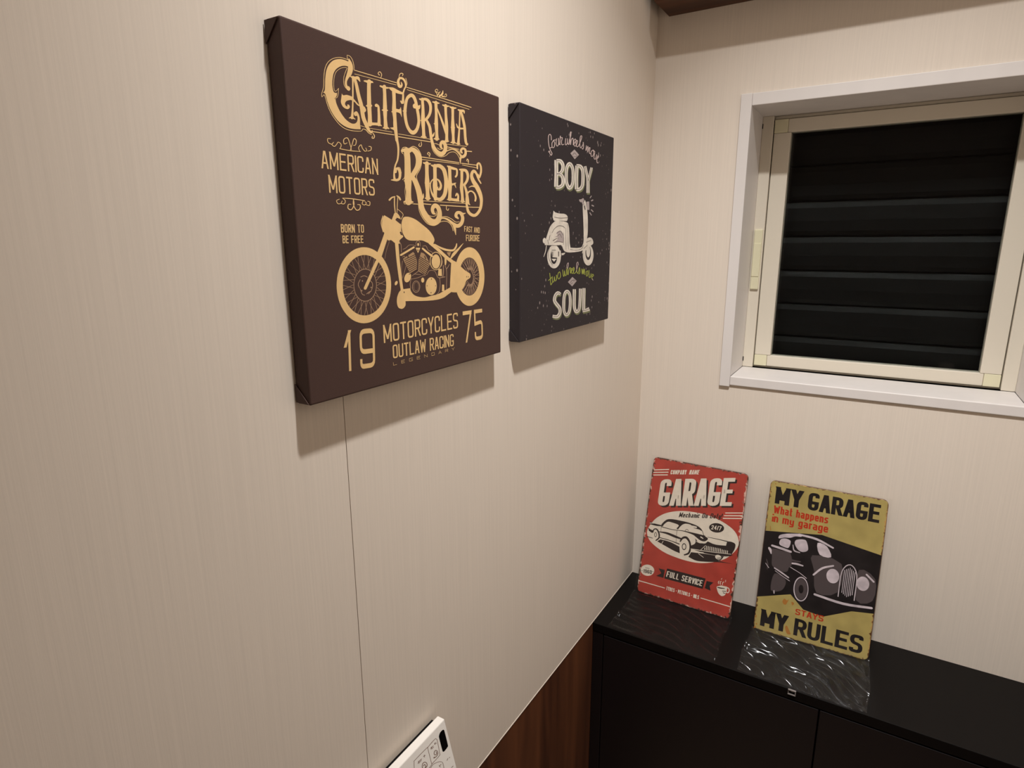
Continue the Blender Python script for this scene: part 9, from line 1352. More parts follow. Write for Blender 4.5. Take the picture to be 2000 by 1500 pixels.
        '20 -4 4 0 7;r156 2530 5 -7 9 -1 34 7 34 8 34 7 34 7 5 3 3 4|155 2537 5 8 8 4 35 5 34 4 34 4 34 5 5 -1 3 -4;r2289 2928 1 19 2 11 6 10 11 7 12 3 13 1 13 0 11 -6 5 -10 1 -11 0 -10 -1 '
        '-11 -3 -11 -5 -11 -6 -10 -45 -67|2313 2930 1 18 1 5 1 2 1 1 5 1 9 1 5 -1 2 -1 1 -2 1 -6 -1 -7 -1 -9 -2 -9 -3 -7 -5 -8 -53 -78;r2287 2852 72 7|2286 2831 72 6;r2416 2843 6 145|2440 2'
        '845 7 145;r2452 2990 -46 -101|2426 2988 -47 -101;r2382 2898 72 7|2381 2876 72 7;r2469 2848 31 147|2494 2850 31 147;r2543 2999 72 7|2542 2977 72 7;r2620 3006 -48 -149|2595 3004 -48 '
        '-149;r1087 992 -56 -1 -18 -180|1090 1019 -92 -2 -21 -207;r993 927 79 2|991 900 78 2;r1150 1020 -17 -166 1 -9 2 -3 1 -1 6 -1 3 0 6 1 2 1 2 4 2 8 17 166|1115 1019 -17 -167 1 -15 6 -1'
        '3 14 -9 18 -2 10 0 18 3 16 9 9 14 4 14 17 168;r1267 1022 -18 -180 56 1|1232 1021 -21 -207 91 2;r1384 1024 -19 -180 57 1|1348 1023 -21 -207 92 2;r1594 978 2 18 0 4 -1 1 1 0 -2 0 -12'
        ' 0 -6 -1 -2 -1 -2 -4 -2 -9 -3 -28 0 -9 3 -5 3 -3 6 -2 8 -1 15 -5 13 -10 5 -13 1 -15 -4 -34 -3 -15 -9 -13 -17 -9 -17 -3 -19 -1 -14 2 -11 7 -6 11 0 10 2 19|1629 979 2 19 0 10 -5 11 -'
        '12 7 -14 2 -18 -1 -18 -2 -16 -10 -10 -13 -3 -15 -3 -31 0 -14 6 -13 12 -10 16 -5 7 -2 7 -2 3 -2 2 -5 0 -10 -3 -31 -2 -9 -2 -4 -2 -1 -6 0 -12 -1 -2 1 1 -1 0 1 -1 5 2 17;r1744 1003 -5'
        '6 -1 -15 -153 56 1|1747 1030 -92 -1 -21 -207 92 1;r1651 942 80 2|1648 915 80 2;r1751 824 21 207 53 1 17 -3 15 -8 6 -13 1 -15 -5 -44 -3 -14 -10 -14 -16 -9 -17 -3 -49 0|1787 824 18 1'
        '80 14 1 6 -1 1 -1 2 -3 0 -9 -4 -41 -2 -8 -2 -4 -2 -1 -6 -1 -45 -1;r1830 923 22 -97|1794 922 21 -97;r1922 1033 14 -206|1886 1033 14 -207;r1896 826 55 208|1931 827 56 207;r1973 828 2'
        '1 207|2008 828 21 207;r2092 969 2 27 0 8 -2 4 -1 1 -6 0 -4 0 -5 -1 -2 -1 -3 -3 -2 -9 -12 -125 0 -9 2 -3 1 -1 6 -1 3 0 6 1 2 1 2 4 3 8 2 27|2127 970 3 28 -1 14 -7 13 -14 9 -17 2 -10'
        ' 0 -18 -3 -16 -9 -9 -13 -4 -15 -13 -128 1 -15 6 -13 15 -9 17 -2 10 0 18 3 16 10 9 13 4 15 3 28;r2244 1012 -57 -1 -15 -153 56 1|2246 1039 -91 -2 -21 -206 91 1;r2150 951 80 1|2147 92'
        '4 81 2'
    ),
    'dark_top': (
        'r1540 2030 1 -26 -2 -27 -6 -25 -10 -21 -13 -18 -15 -13 -16 -8 -18 -1 -17 4 -16 10 -15 16 -12 20 -9 23 -5 26 -2 27 3 26 6 25 10 22 12 18 15 13 17 7 18 2 17 -5 16 -10 15 -16 12 -20 9'
        ' -23 5 -26|1515 2024 1 -20 -2 -19 -4 -17 -6 -16 -8 -12 -10 -9 -12 -6 -11 0 -12 3 -11 8 -10 11 -8 14 -6 17 -4 19 -1 19 2 19 4 18 6 15 8 13 10 9 11 5 12 1 12 -4 11 -7 10 -12 8 -14 6 '
        '-17 4 -18;r463 2183 1 -22 -2 -22 -5 -20 -8 -16 -10 -12 -11 -6 -12 0 -13 6 -11 11 -10 16 -7 20 -5 22 -1 23 2 22 5 20 8 16 9 12 12 6 12 0 13 -6 11 -11 10 -17 7 -19 5 -23|445 2179 2 -'
        '17 -1 -16 -3 -14 -5 -12 -6 -8 -7 -4 -8 0 -8 5 -7 8 -6 13 -5 14 -3 17 -2 17 1 16 3 14 5 12 6 8 7 4 8 0 8 -5 7 -9 6 -12 5 -14 3 -17;r2597 1905 4 -3 6 0 27 9 28 9 28 9 28 9 7 5 3 8|25'
        '96 1910 2 6 5 3 28 11 27 11 27 10 28 11 8 0 6 -5;r166 720 -10 131|192 722 -10 132;r184 854 -4 -56|157 851 -3 -55;r231 761 1 -12 1 -3 0 0 -1 0 1 0 14 2 4 0 1 1 1 2 0 6 -5 74 -2 6 -1'
        ' 2 -1 0 -3 0 -9 0 -4 -1 0 -1 -1 -2 -1 -6 2 -27 2 -6 1 -2 1 0 3 0 38 3|205 758 1 -13 2 -7 5 -7 9 -4 10 -1 19 2 13 3 10 8 5 9 1 11 -6 76 -2 10 -7 8 -11 6 -12 0 -14 -1 -12 -3 -10 -7 -'
        '5 -10 -1 -11 2 -29 2 -10 7 -8 11 -6 12 0 41 4;r337 831 -1 13 -1 4 0 1 0 0 -1 0 -13 -2 -4 -1 -1 0 -1 -2 0 -6 6 -74 1 -6 1 -2 1 0 4 -1 8 1 4 1 0 1 2 2 0 6 -2 24 -1 5 -2 2 0 1 -4 0 -3'
        '8 -4|363 833 -1 15 -2 8 -5 7 -10 5 -10 1 -18 -2 -13 -3 -10 -8 -5 -10 0 -10 5 -76 3 -10 6 -9 11 -5 13 -1 13 2 12 3 11 7 5 10 0 10 -2 26 -2 10 -6 9 -11 5 -13 1 -40 -4;r415 744 -12 1 '
        '-11 5 -7 9 -2 10 -6 76 1 10 5 10 10 8 12 3 14 1 13 -1 11 -5 6 -9 2 -10 6 -76 -1 -10 -5 -10 -10 -8 -12 -3 -14 -1|416 764 -3 0 -1 1 -1 2 -2 6 -5 73 0 6 1 3 1 0 3 1 9 1 4 0 0 -1 2 -2 '
        '1 -6 6 -73 -1 -6 -1 -3 -1 0 -3 -1 -9 -1;r192 906 3 -4 4 -1 37 4 37 4 37 5 36 4 5 2 3 4|192 909 3 5 5 2 37 4 37 4 36 4 37 4 5 0 2 -4;r77 776 2 -5 6 -2 5 0 5 0 5 1 5 0 7 2 4 6|77 781'
        ' 4 5 7 3 5 0 5 0 5 0 5 0 6 -1 3 -6;r470 851 3 -5 6 -2 5 0 4 0 5 0 5 1 7 2 4 5|470 856 5 5 6 2 5 0 5 1 5 0 4 0 6 -2 3 -5;r2735 943 5 -9 9 -2 24 0 24 0 24 1 27 3 28 5 30 7 30 7 30 7 '
        '7 3 4 7|2736 951 6 9 10 4 24 2 24 2 24 2 25 2 27 3 30 3 30 3 30 3 7 -1 4 -5;r2903 866 4 -6 7 0 27 5 26 5 27 5 26 5 7 4 4 7|2903 872 4 6 6 4 27 5 27 5 26 5 27 6 6 -1 4 -6;r2931 820 '
        '2 -7 7 -2 16 -1 17 -1 16 0 16 -1 7 2 5 6|2932 826 5 6 7 2 16 -1 17 -1 16 -1 16 0 7 -3 2 -6'
    ),
}
PRINT_RULES = {
    'black': (
        'f0 3250 1625 242 1625 -242 0 -1783 -583 -100 -750 -400 -550 66 -405 374 -962 -352;r182 4192 0 550|319 4192 0 550;r301 4742 163 -429|158 4742 162 -429;r320 4313 163 429|464 4313 163'
        ' 429;r603 4742 0 -550|465 4742 0 -550;r756 4742 118 -302 0 -248|612 4742 124 -319 0 -231;r998 4742 -121 -311|854 4742 -121 -311;r1320 4594 0 48 -1 11 1 -1 6 -4 -3 0 -33 0 -23 -3 -7'
        ' -4 -7 -12 -4 -30 0 -264 4 -31 7 -11 7 -5 17 -2 18 2 7 5 7 11 4 31 0 48 -73 0|1436 4594 0 53 -5 33 -20 33 -38 23 -40 6 -54 0 -59 -9 -51 -31 -28 -46 -8 -52 0 -275 8 -51 28 -47 51 -3'
        '1 64 -9 65 9 51 31 28 47 8 51 0 148 -189 0;r1454 4192 95 550 130 0 95 -550|1571 4192 78 456 -70 0 78 -456;r1500 4422 228 0|1500 4329 228 0;r1792 4192 0 550 157 0 59 -9 51 -31 28 -4'
        '6 8 -52 0 -60 -8 -52 -28 -46 -51 -31 -59 -9 -146 0|1908 4192 0 456 31 0 22 -3 7 -4 7 -12 4 -30 0 -50 -4 -30 -7 -12 -7 -4 -22 -3 -136 0;r2013 4453 103 -261|1892 4453 103 -261;r2113 '
        '4192 95 550 130 0 95 -550|2230 4192 78 456 -70 0 78 -456;r2159 4422 228 0|2159 4329 228 0;r2638 4594 0 48 -1 11 1 -1 6 -4 -3 0 -33 0 -23 -3 -7 -4 -7 -12 -4 -30 0 -264 4 -31 7 -11 7'
        ' -5 18 -2 17 2 7 5 7 11 4 31 0 48 -73 0|2754 4594 0 53 -5 33 -20 33 -38 23 -40 6 -53 0 -60 -9 -51 -31 -28 -46 -8 -52 0 -275 8 -51 28 -47 51 -31 65 -9 64 9 51 31 28 47 8 51 0 148 -1'
        '89 0;r3072 4648 -175 0 0 -363 175 0|3072 4742 -291 0 0 -550 291 0;r2792 4523 258 0|2792 4429 258 0;r183 150 0 550|321 150 0 550;r303 700 163 -429|159 700 163 -429;r322 271 163 429|'
        '466 271 162 429;r604 700 0 -550|467 700 0 -550;r757 700 118 -302 0 -248|613 700 125 -319 0 -231;r1000 700 -121 -310|856 700 -121 -310;r1175 150 0 550 182 0 71 -10 60 -36 32 -55 9 -'
        '63 0 -8 -9 -63 -32 -55 -60 -35 -71 -10 -171 0|1290 150 0 456 57 0 34 -4 15 -9 12 -20 6 -42 0 2 -6 -41 -12 -20 -15 -9 -34 -5 -161 0;r1427 411 130 -261|1302 411 131 -261;r1677 700 0 '
        '-381 6 -42 12 -20 15 -9 29 -4 28 4 15 9 12 20 6 42 0 381|1561 700 0 -386 9 -63 33 -55 60 -36 76 -11 75 11 60 36 33 55 9 63 0 386;r2063 700 0 -456 228 0|1948 700 0 -550 343 0;r2678 '
        '606 -228 0 0 -362 228 0|2678 700 -344 0 0 -550 344 0;r2345 481 304 0|2345 387 304 0;r2960 562 0 43 -2 9 2 -3 8 -5 -1 0 -79 0 -27 -3 -11 -7 -9 -15 -5 -33 5 -34 11 -19 14 -10 30 -8 2'
        '5 -3 64 -16 53 -38 29 -52 8 -62 -8 -61 -31 -52 -57 -34 -66 -9 -94 0 -38 5 -37 22 -19 32 -4 31 0 48|3075 562 0 48 -4 31 -19 32 -37 22 -38 5 -99 0 -64 -9 -55 -33 -30 -51 -9 -59 8 -59'
        ' 29 -51 51 -36 62 -16 25 -3 32 -8 15 -12 12 -21 5 -36 -5 -34 -10 -17 -12 -7 -29 -4 -74 0 -2 0 8 -5 2 -3 -1 9 0 43'
    ),
    'red': (
        'r227 4125 35 -250|177 4125 35 -250;r204 3875 41 198|255 3875 41 198;r296 4073 42 -198|245 4073 42 -198;r280 3875 34 250|330 3875 35 250;r381 3875 0 250|431 3875 0 250;r384 4059 56 '
        '0 22 -4 19 -11 11 -18 3 -20 0 -131|384 4016 52 0 6 -1 0 0 2 -2 1 -9 0 -129;r521 4059 54 0 21 -3 19 -12 11 -18 2 -18 0 -133|521 4016 50 0 5 -1 0 0 1 -1 1 -9 0 -130;r578 3954 -5 0 -6'
        ' -1 -1 0 -1 -2 -1 -9 0 -12 1 -9 1 -2 1 -1 6 0 5 0 0 36|628 3996 -59 0 -22 -3 -20 -12 -10 -18 -3 -19 0 -17 3 -19 10 -18 20 -12 22 -3 59 0 0 121;r708 4125 0 -217 0 0 -3 5 -7 4 -3 1 2'
        '9 0|658 4125 0 -220 1 -9 7 -12 13 -7 12 -2 33 0;r651 4059 73 0|651 4016 73 0;r840 3875 0 250|890 3875 0 250;r843 4059 56 0 22 -4 19 -11 11 -18 3 -20 0 -131|843 4016 52 0 6 -1 0 0 2'
        ' -2 1 -9 0 -129;r980 4059 54 0 21 -3 19 -12 11 -18 2 -18 0 -133|980 4016 49 0 6 -1 0 0 1 -1 1 -9 0 -130;r1037 3954 -5 0 -6 -1 -1 0 -1 -2 -1 -9 0 -12 1 -9 1 -2 1 -1 6 0 5 0 0 36|108'
        '7 3996 -59 0 -22 -3 -20 -12 -11 -18 -2 -19 0 -17 2 -19 11 -18 20 -12 22 -3 59 0 0 121;r1106 3834 0 225 59 0 22 -4 20 -11 11 -18 2 -20 0 -79 -2 -19 -11 -18 -20 -12 -22 -3 -55 0|1156'
        ' 3834 0 182 5 0 7 -1 0 0 1 -2 1 -9 0 -74 -1 -9 -1 -2 0 -1 -7 0 -51 0;r1239 3834 0 225 60 0 21 -4 20 -11 11 -18 3 -20 0 -79 -3 -19 -11 -18 -20 -12 -21 -3 -56 0|1289 3834 0 182 5 0 7'
        ' -1 0 0 1 -2 2 -9 0 -74 -2 -9 -1 -2 0 -1 -7 0 -51 0;r1376 3988 61 0 0 16 -1 9 -2 2 0 0 -4 1 -5 -1 0 0 -1 -2 -2 -9 0 -74 2 -9 1 -2 0 -1 7 0 12 0 -1 -1 -4 -3 -2 -3 0 2 0 14|1376 3946'
        ' 111 0 0 60 -3 20 -11 18 -19 11 -24 4 -24 -4 -20 -11 -11 -18 -3 -20 0 -79 3 -19 11 -18 20 -12 22 -3 20 0 15 2 14 9 8 13 2 12 0 16;r1506 3875 0 184 59 0 22 -4 20 -11 10 -18 3 -20 0 '
        '-131|1556 3875 0 141 5 0 6 -1 1 0 1 -2 1 -9 0 -129;r1743 4016 -48 0 -5 -1 1 1 -1 -1 -1 -8 0 -6 1 -8 2 -3 1 -1 8 -2 17 -5 17 -13 9 -17 3 -17 0 -11 -3 -18 -10 -17 -19 -11 -20 -3 -52 '
        '0|1743 4059 -52 0 -21 -3 -18 -12 -10 -17 -3 -17 0 -11 2 -18 10 -17 16 -12 18 -5 8 -3 1 -1 2 -2 1 -9 0 -6 -1 -7 -1 -1 1 0 -5 0 -48 0;r161 3592 0 162|211 3592 0 162;r161 3800 0 42|21'
        '1 3800 0 42;r217 3592 0 183 67 0 25 -3 22 -13 12 -21 3 -22 0 -124|267 3592 0 141 13 0 9 -2 3 -1 2 -4 2 -13 0 -121;r471 3592 0 183 62 0 23 -3 21 -12 11 -19 3 -20 0 -129|521 3592 0 1'
        '41 8 0 8 -1 1 -1 1 -3 2 -10 0 -126;r545 3775 58 0 23 -3 20 -12 12 -19 2 -20 0 -129|545 3733 54 0 7 -1 1 -1 2 -3 1 -10 0 -126;r732 3754 0 -101 1 -12 3 -4 2 -1 10 -2 58 0|682 3754 0 '
        '-103 3 -22 12 -21 22 -13 25 -3 62 0;r810 3754 0 -165 -3 -23 -12 -20 -22 -13 -25 -4 -63 0|760 3754 0 -163 -2 -12 -2 -4 -3 -2 -9 -1 -59 0;r939 3572 59 0 9 1 3 2 2 4 2 12 0 142 -12 0 '
        '-9 -2 -3 -1 -3 -4 -1 -13 0 -60 1 -12 3 -4 3 -1 9 -2 58 0|939 3529 63 0 25 4 22 13 12 20 3 23 0 186 -66 0 -25 -3 -22 -13 -12 -21 -3 -22 0 -65 3 -22 12 -21 22 -13 25 -3 62 0;r1093 37'
        '75 61 0 24 -3 21 -13 12 -20 3 -21 0 -126|1093 3733 57 0 8 -1 2 -2 2 -3 2 -12 0 -123;r1164 3671 -12 0 -10 -2 -2 -1 -3 -5 -2 -12 0 2 2 -12 3 -4 2 -1 10 -2 12 0 0 37|1214 3713 -66 0 -'
        '25 -4 -22 -13 -12 -20 -4 -22 0 -3 4 -22 12 -21 22 -13 25 -3 66 0 0 121;r1235 3592 0 183 87 0|1285 3592 0 141 37 0;r1355 3775 60 0 24 -3 22 -13 12 -20 3 -21 0 -126|1355 3733 56 0 9 '
        '-1 2 -2 2 -3 2 -12 0 -123;r1426 3671 -13 0 -9 -2 -3 -1 -2 -5 -2 -12 0 2 2 -12 2 -4 3 -1 9 -2 13 0 0 37|1476 3713 -67 0 -25 -4 -22 -13 -12 -20 -3 -22 0 -3 3 -22 12 -21 22 -13 25 -3 '
        '67 0 0 121;r1500 3572 59 0 9 1 3 2 3 4 1 12 0 142 -12 0 -9 -2 -3 -1 -3 -4 -1 -13 0 -60 1 -12 3 -4 3 -1 9 -2 59 0|1500 3529 63 0 25 4 22 13 12 20 3 23 0 186 -66 0 -25 -3 -22 -13 -12'
        ' -21 -3 -22 0 -65 3 -22 12 -21 22 -13 25 -3 63 0;r1650 3705 75 0 0 12 -1 11 -2 3 -2 1 -7 1 0 0 -10 -2 -2 -1 -3 -4 -2 -13 0 -60 2 -12 3 -4 2 -1 10 -2 19 0 -1 0 -4 -3 -2 -3 0 2 0 14|'
        '1650 3662 125 0 0 58 -3 20 -11 20 -21 12 -23 3 -8 0 -25 -3 -22 -13 -12 -21 -4 -22 0 -65 4 -22 12 -21 22 -13 25 -3 28 0 14 2 15 8 7 13 2 12 0 17;r1260 955 0 14 0 3 1 -1 3 -2 0 0 -47'
        ' 0 -9 -1 -3 -2 -3 -5 -1 -11 1 -11 4 -6 4 -3 10 -3 28 -2 22 -5 19 -14 10 -18 3 -21 -3 -22 -11 -18 -20 -12 -23 -3 -52 0 -13 2 -13 7 -7 12 -2 11 0 16|1302 955 0 16 -1 11 -7 12 -13 7 -'
        '14 2 -53 0 -23 -3 -19 -12 -11 -17 -3 -21 3 -21 10 -18 18 -12 22 -6 28 -2 11 -3 5 -3 3 -6 2 -12 -2 -12 -3 -5 -4 -2 -9 -2 -45 0 0 0 3 -2 1 -1 0 3 0 14;r1326 1003 136 0|1326 969 136 0'
        ';r1415 1003 0 -191|1373 1003 0 -191;r1481 812 52 191 50 0 52 -191|1524 812 43 157 -17 0 42 -157;r1504 893 108 0|1504 859 108 0;r1685 1003 58 -104 0 -87|1639 1003 62 -112 0 -79;r180'
        '6 1003 -60 -108|1760 1003 -61 -108;r1916 955 0 14 0 3 1 -1 3 -2 0 0 -46 0 -10 -1 -3 -2 -3 -5 -1 -11 1 -11 4 -6 4 -3 10 -3 28 -2 22 -5 19 -14 10 -18 3 -21 -3 -22 -11 -18 -19 -12 -24'
        ' -3 -52 0 -13 2 -13 7 -7 12 -2 11 0 16|1958 955 0 16 -1 11 -7 12 -13 7 -14 2 -53 0 -23 -3 -19 -12 -11 -17 -3 -21 3 -21 10 -18 19 -12 21 -6 29 -2 10 -3 5 -3 3 -6 2 -12 -2 -12 -3 -5 '
        '-3 -2 -10 -2 -45 0 0 0 3 -2 1 -1 0 3 0 14'
    ),
    'light': (
        'f420 3109 -1 19 3 28 10 30 22 27 35 24 46 22 53 20 55 20 59 17 64 17 64 15 57 12 52 11 50 11 42 5 30 -2 18 -13 8 -23 -2 -25 -15 -19 -31 -11 -46 -6 -51 -5 -45 -10 -36 -17 -31 -21 -3'
        '2 -21 -36 -17 -42 -12 -46 -8 -46 -8 -41 -10 -36 -14 -33 -15 -29 -14 -23 -10 -19 -6 -14 -3 -9 3;f490 3080 26 24 34 17 39 11 36 6 36 0 37 -6 34 -10 26 -12 15 -12 7 -15 3 -17 0 -23 -1'
        ' -33 -5 -39 -8 -39 -10 -31 -10 -22 -11 -17 -16 -10 -29 -3 -49 4 -66 10 -63 18 -42 26 -15 38 1 48 13 49;r231 2817 7 -18 16 -7 75 -10 75 -9 73 -10 72 -9 68 -8 66 -9 66 -8 65 -8 19 4 '
        '13 16|234 2832 12 16 18 4 75 -6 76 -6 74 -6 73 -8 68 -9 67 -11 65 -11 65 -11 16 -9 7 -19;r155 2733 -4 -22 9 -20 10 -13 8 -12 7 -9 7 -12 12 -18 13 -24 15 -28 15 -27 6 -8 9 -1|166 27'
        '46 20 7 18 -9 12 -9 13 -9 15 -14 13 -23 8 -29 4 -33 3 -33 3 -32 0 -11 -6 -9;f912 3138 10 17 14 13 18 11 23 10 30 12 36 12 37 9 34 4 30 2 29 0 26 -9 24 -26 26 -52 26 -72 18 -75 3 -5'
        '9 -20 -40 -35 -30 -43 -21 -40 -12 -37 -3 -38 8 -37 15 -34 22 -32 32 -30 40 -26 43 -18 38 -8 32 0 30 6 26;r851 2997 -5 -8 0 -9 8 -45 8 -48 12 -47 25 -38 39 -20 45 -4 46 0 43 -1 8 2 '
        '6 7|857 2999 8 -2 4 -7 13 -44 12 -46 13 -38 17 -25 27 -14 38 -8 44 -4 44 -7 7 -3 3 -8;r392 2122 2 -13 8 -8 58 -25 59 -26 57 -25 55 -26 54 -24 51 -25 51 -25 51 -24 12 -1 10 7|396 21'
        '32 11 8 11 -1 59 -24 59 -25 58 -24 56 -25 53 -26 51 -25 51 -26 50 -26 8 -9 1 -13;r431 2038 0 -6 4 -3 64 -32 64 -32 63 -32 59 -28 54 -25 49 -22 48 -21 49 -22 4 0 4 3|433 2041 4 3 5 '
        '0 64 -32 64 -32 63 -32 59 -28 53 -25 50 -22 48 -21 48 -22 4 -3 0 -5;r127 2213 -2 -5 2 -5 26 -31 27 -32 26 -31 26 -32 6 -3 5 2|129 2216 5 2 4 -3 27 -30 27 -31 27 -31 27 -31 3 -6 -2 '
        '-6;r882 2392 8 -13 14 -4 30 3 29 2 29 2 33 2 40 -1 44 -1 47 -2 47 -1 12 3 9 12|882 2405 8 15 14 7 30 5 29 5 31 5 37 1 41 -2 46 -6 46 -7 45 -6 12 -5 4 -12;r859 2262 1 -5 3 -4 72 -27'
        ' 73 -27 70 -27 64 -28 56 -29 51 -29 49 -30 50 -29 5 -1 4 3|861 2265 3 4 5 0 72 -27 73 -27 70 -27 65 -27 57 -30 51 -30 49 -30 50 -30 3 -4 0 -5;r467 1402 -7 -8 -1 -11 3 -20 3 -19 3 -'
        '20 4 -19 4 -9 9 -3|474 1404 9 -3 4 -9 4 -19 3 -20 3 -19 3 -19 -1 -11 -7 -9;r1444 1713 4 -60 -1 -61 -7 -59 -11 -57 -16 -52 -20 -46 -24 -40 -28 -32 -30 -23 -32 -14 -33 -5 -34 5 -33 1'
        '4 -31 23 -30 33 -26 40 -23 46 -19 53 -15 57 -9 60 -4 61 1 62 7 59 11 57 16 52 21 47 25 39 28 31 30 23 32 14 33 4 34 -5 32 -15 32 -24 29 -32 26 -40 23 -47 18 -52 14 -56 10 -60|1420 '
        '1707 4 -56 -1 -55 -5 -54 -10 -51 -13 -47 -18 -42 -21 -35 -24 -29 -26 -21 -28 -13 -28 -4 -30 5 -28 14 -28 21 -26 30 -23 37 -20 42 -17 48 -12 52 -9 55 -4 55 1 56 5 54 10 52 14 47 18 '
        '42 21 35 24 29 26 20 28 12 29 4 29 -6 29 -13 27 -22 26 -30 23 -37 20 -42 16 -48 13 -51 8 -54;f2233 2300 -4 50 -13 48 -21 42 -28 36 -33 27 -37 16 -39 6 -39 -6 -37 -16 -33 -27 -27 -3'
        '6 -21 -42 -13 -48 -5 -50 5 -50 13 -48 21 -42 27 -36 33 -27 37 -16 39 -6 39 6 37 16 33 27 28 36 21 42 13 48;f3033 2283 -4 49 -12 45 -20 41 -26 35 -32 26 -35 16 -37 5 -37 -5 -36 -16 '
        '-31 -26 -27 -35 -19 -41 -13 -45 -4 -49 4 -48 13 -46 19 -41 27 -34 31 -26 36 -16 37 -5 37 5 35 16 32 26 26 34 20 41 12 46;r2352 2576 5 -3 2 -6 0 -700 -2 -6 -5 -3|2348 2576 -5 -3 -2 '
        '-6 0 -700 2 -6 5 -3;r2399 2609 5 -3 2 -6 0 -767 -2 -6 -5 -3|2394 2609 -5 -3 -2 -6 0 -767 2 -6 5 -3;r2446 2642 5 -3 1 -6 0 -833 -1 -6 -5 -3|2441 2642 -5 -3 -2 -6 0 -833 2 -6 5 -3;r2'
        '492 2676 5 -3 2 -6 0 -900 -2 -6 -5 -3|2488 2676 -5 -3 -2 -6 0 -900 2 -6 5 -3;r2539 2642 5 -3 2 -6 0 -833 -2 -6 -5 -3|2534 2642 -5 -3 -2 -6 0 -833 2 -6 5 -3;r2586 2609 5 -3 1 -6 0 -'
        '767 -1 -6 -5 -3|2581 2609 -5 -3 -2 -6 0 -767 2 -6 5 -3;r2632 2576 5 -3 2 -6 0 -700 -2 -6 -5 -3|2628 2576 -5 -3 -2 -6 0 -700 2 -6 5 -3;r2264 1704 -7 5 -3 8 0 208 -3 216 3 200 17 161'
        ' 38 119 52 87 60 54 62 20 62 -20 61 -54 52 -87 38 -119 17 -161 2 -200 -2 -216 -1 -208 -2 -8 -7 -5|2270 1704 7 5 2 8 0 208 -3 216 3 199 17 158 36 112 51 80 54 47 46 15 47 -15 54 -47'
        ' 50 -80 37 -112 17 -158 3 -199 -3 -216 0 -208 2 -8 7 -5;r1601 1612 14 17 22 4 197 -19 197 -21 194 -17 191 -5 187 10 186 20 186 26 187 23 22 -4 15 -17|1599 1595 10 -19 21 -9 196 -22'
        ' 197 -23 198 -20 196 -6 193 11 188 23 187 28 186 26 20 9 10 20;r1513 2184 -5 15 5 16 52 70 51 72 54 70 61 62 70 48 75 37 74 32 73 33 16 3 14 -9|1523 2176 17 -1 13 10 54 69 52 70 54'
        ' 65 56 55 62 44 68 36 73 34 72 36 12 12 3 16;r2918 2604 16 5 15 -6 50 -42 50 -42 50 -41 50 -42 9 -14 -1 -17|2910 2595 -2 -17 9 -14 50 -42 50 -41 50 -42 50 -42 16 -6 16 5;r971 3367 '
        '11 15 19 5 126 -4 126 -2 128 -6 125 -17 122 -33 118 -43 114 -47 115 -45 14 -10 3 -16|971 3352 9 -16 19 -7 126 -7 126 -5 123 -8 120 -17 116 -29 115 -37 116 -42 117 -41 17 -1 13 10;f'
        '1533 3217 66 22 107 -22 94 -50 76 -93 63 -120 11 -87 -79 -36 -131 -1 -107 37 -63 105 -39 145'
    ),
    'mid': (
        'f270 2719 52 18 77 0 86 -8 78 -7 71 5 72 9 64 -5 48 -35 39 -86 31 -121 8 -125 -31 -95 -94 -65 -143 -49 -149 -25 -107 8 -50 55 -17 94 -3 106 -5 90 -18 72 -19 68 -7 56;r1406 1703 4 -'
        '58 -1 -58 -7 -56 -11 -52 -16 -47 -20 -40 -24 -32 -26 -23 -29 -13 -29 -4 -30 7 -30 17 -27 26 -26 35 -22 43 -18 49 -14 53 -9 58 -4 58 2 58 6 56 12 53 16 46 20 40 24 32 27 23 29 13 29'
        ' 3 30 -7 29 -17 28 -27 25 -35 22 -42 18 -49 13 -54 9 -56|1308 1675 1 -24 0 -24 -3 -22 -5 -21 -6 -19 -8 -17 -10 -13 -11 -9 -12 -6 -12 -1 -12 3 -12 7 -11 10 -10 15 -9 17 -8 20 -6 22 '
        '-3 23 -2 24 1 23 3 23 4 21 7 19 8 17 10 13 11 9 11 5 12 2 13 -3 12 -7 11 -11 10 -14 9 -17 7 -20 6 -22 4 -23;f344 2386 74 40 115 35 117 18 86 -12 45 -58 25 -92 8 -98 -7 -74 -24 -42 '
        '-42 -27 -52 -14 -53 -3 -57 9 -65 22 -61 31 -47 38 -38 52 -32 63 -12 63;f430 1943 75 21 104 -29 100 -57 63 -63 17 -77 -11 -97 -32 -95 -45 -73 -70 -56 -96 -46 -93 -18 -60 29 -21 111 '
        '3 172 25 171;r139 2346 -5 -8 1 -10 13 -38 14 -37 12 -37 8 -36 5 -36 2 -39 0 -41 2 -41 1 -7 5 -3|145 2349 8 0 5 -7 16 -36 18 -35 15 -38 11 -41 3 -42 -3 -43 -5 -42 -4 -41 -2 -6 -5 -4'
        ';r819 2539 0 -13 7 -10 13 -13 13 -16 22 -16 33 -8 47 1 55 7 58 9 56 8 11 5 7 12|825 2548 10 5 12 -3 18 -9 14 -9 14 -5 24 -4 40 -2 53 2 58 3 56 2 11 -3 6 -11;f1433 2800 236 48 337 -'
        '11 244 -104 77 -265 -17 -358 -77 -277 -164 -140 -225 -60 -177 34 -78 168 -30 260 -26 238 -69 190 -66 168;f2717 2667 131 44 184 -78 135 -133 48 -206 -1 -262 -47 -199 -123 -113 -168 '
        '-51 -126 64 -57 276 -15 390'
    ),
    'rust': (
        'f758 1126 5 25 11 28 13 26 15 14 17 -2 21 -14 20 -16 18 -6 16 11 15 21 11 18 6 4 0 -15 -6 -29 -9 -34 -9 -29 -9 -27 -9 -28 -12 -23 -13 -16 -18 -4 -21 3 -20 9 -16 11 -11 14 -9 17 -6 '
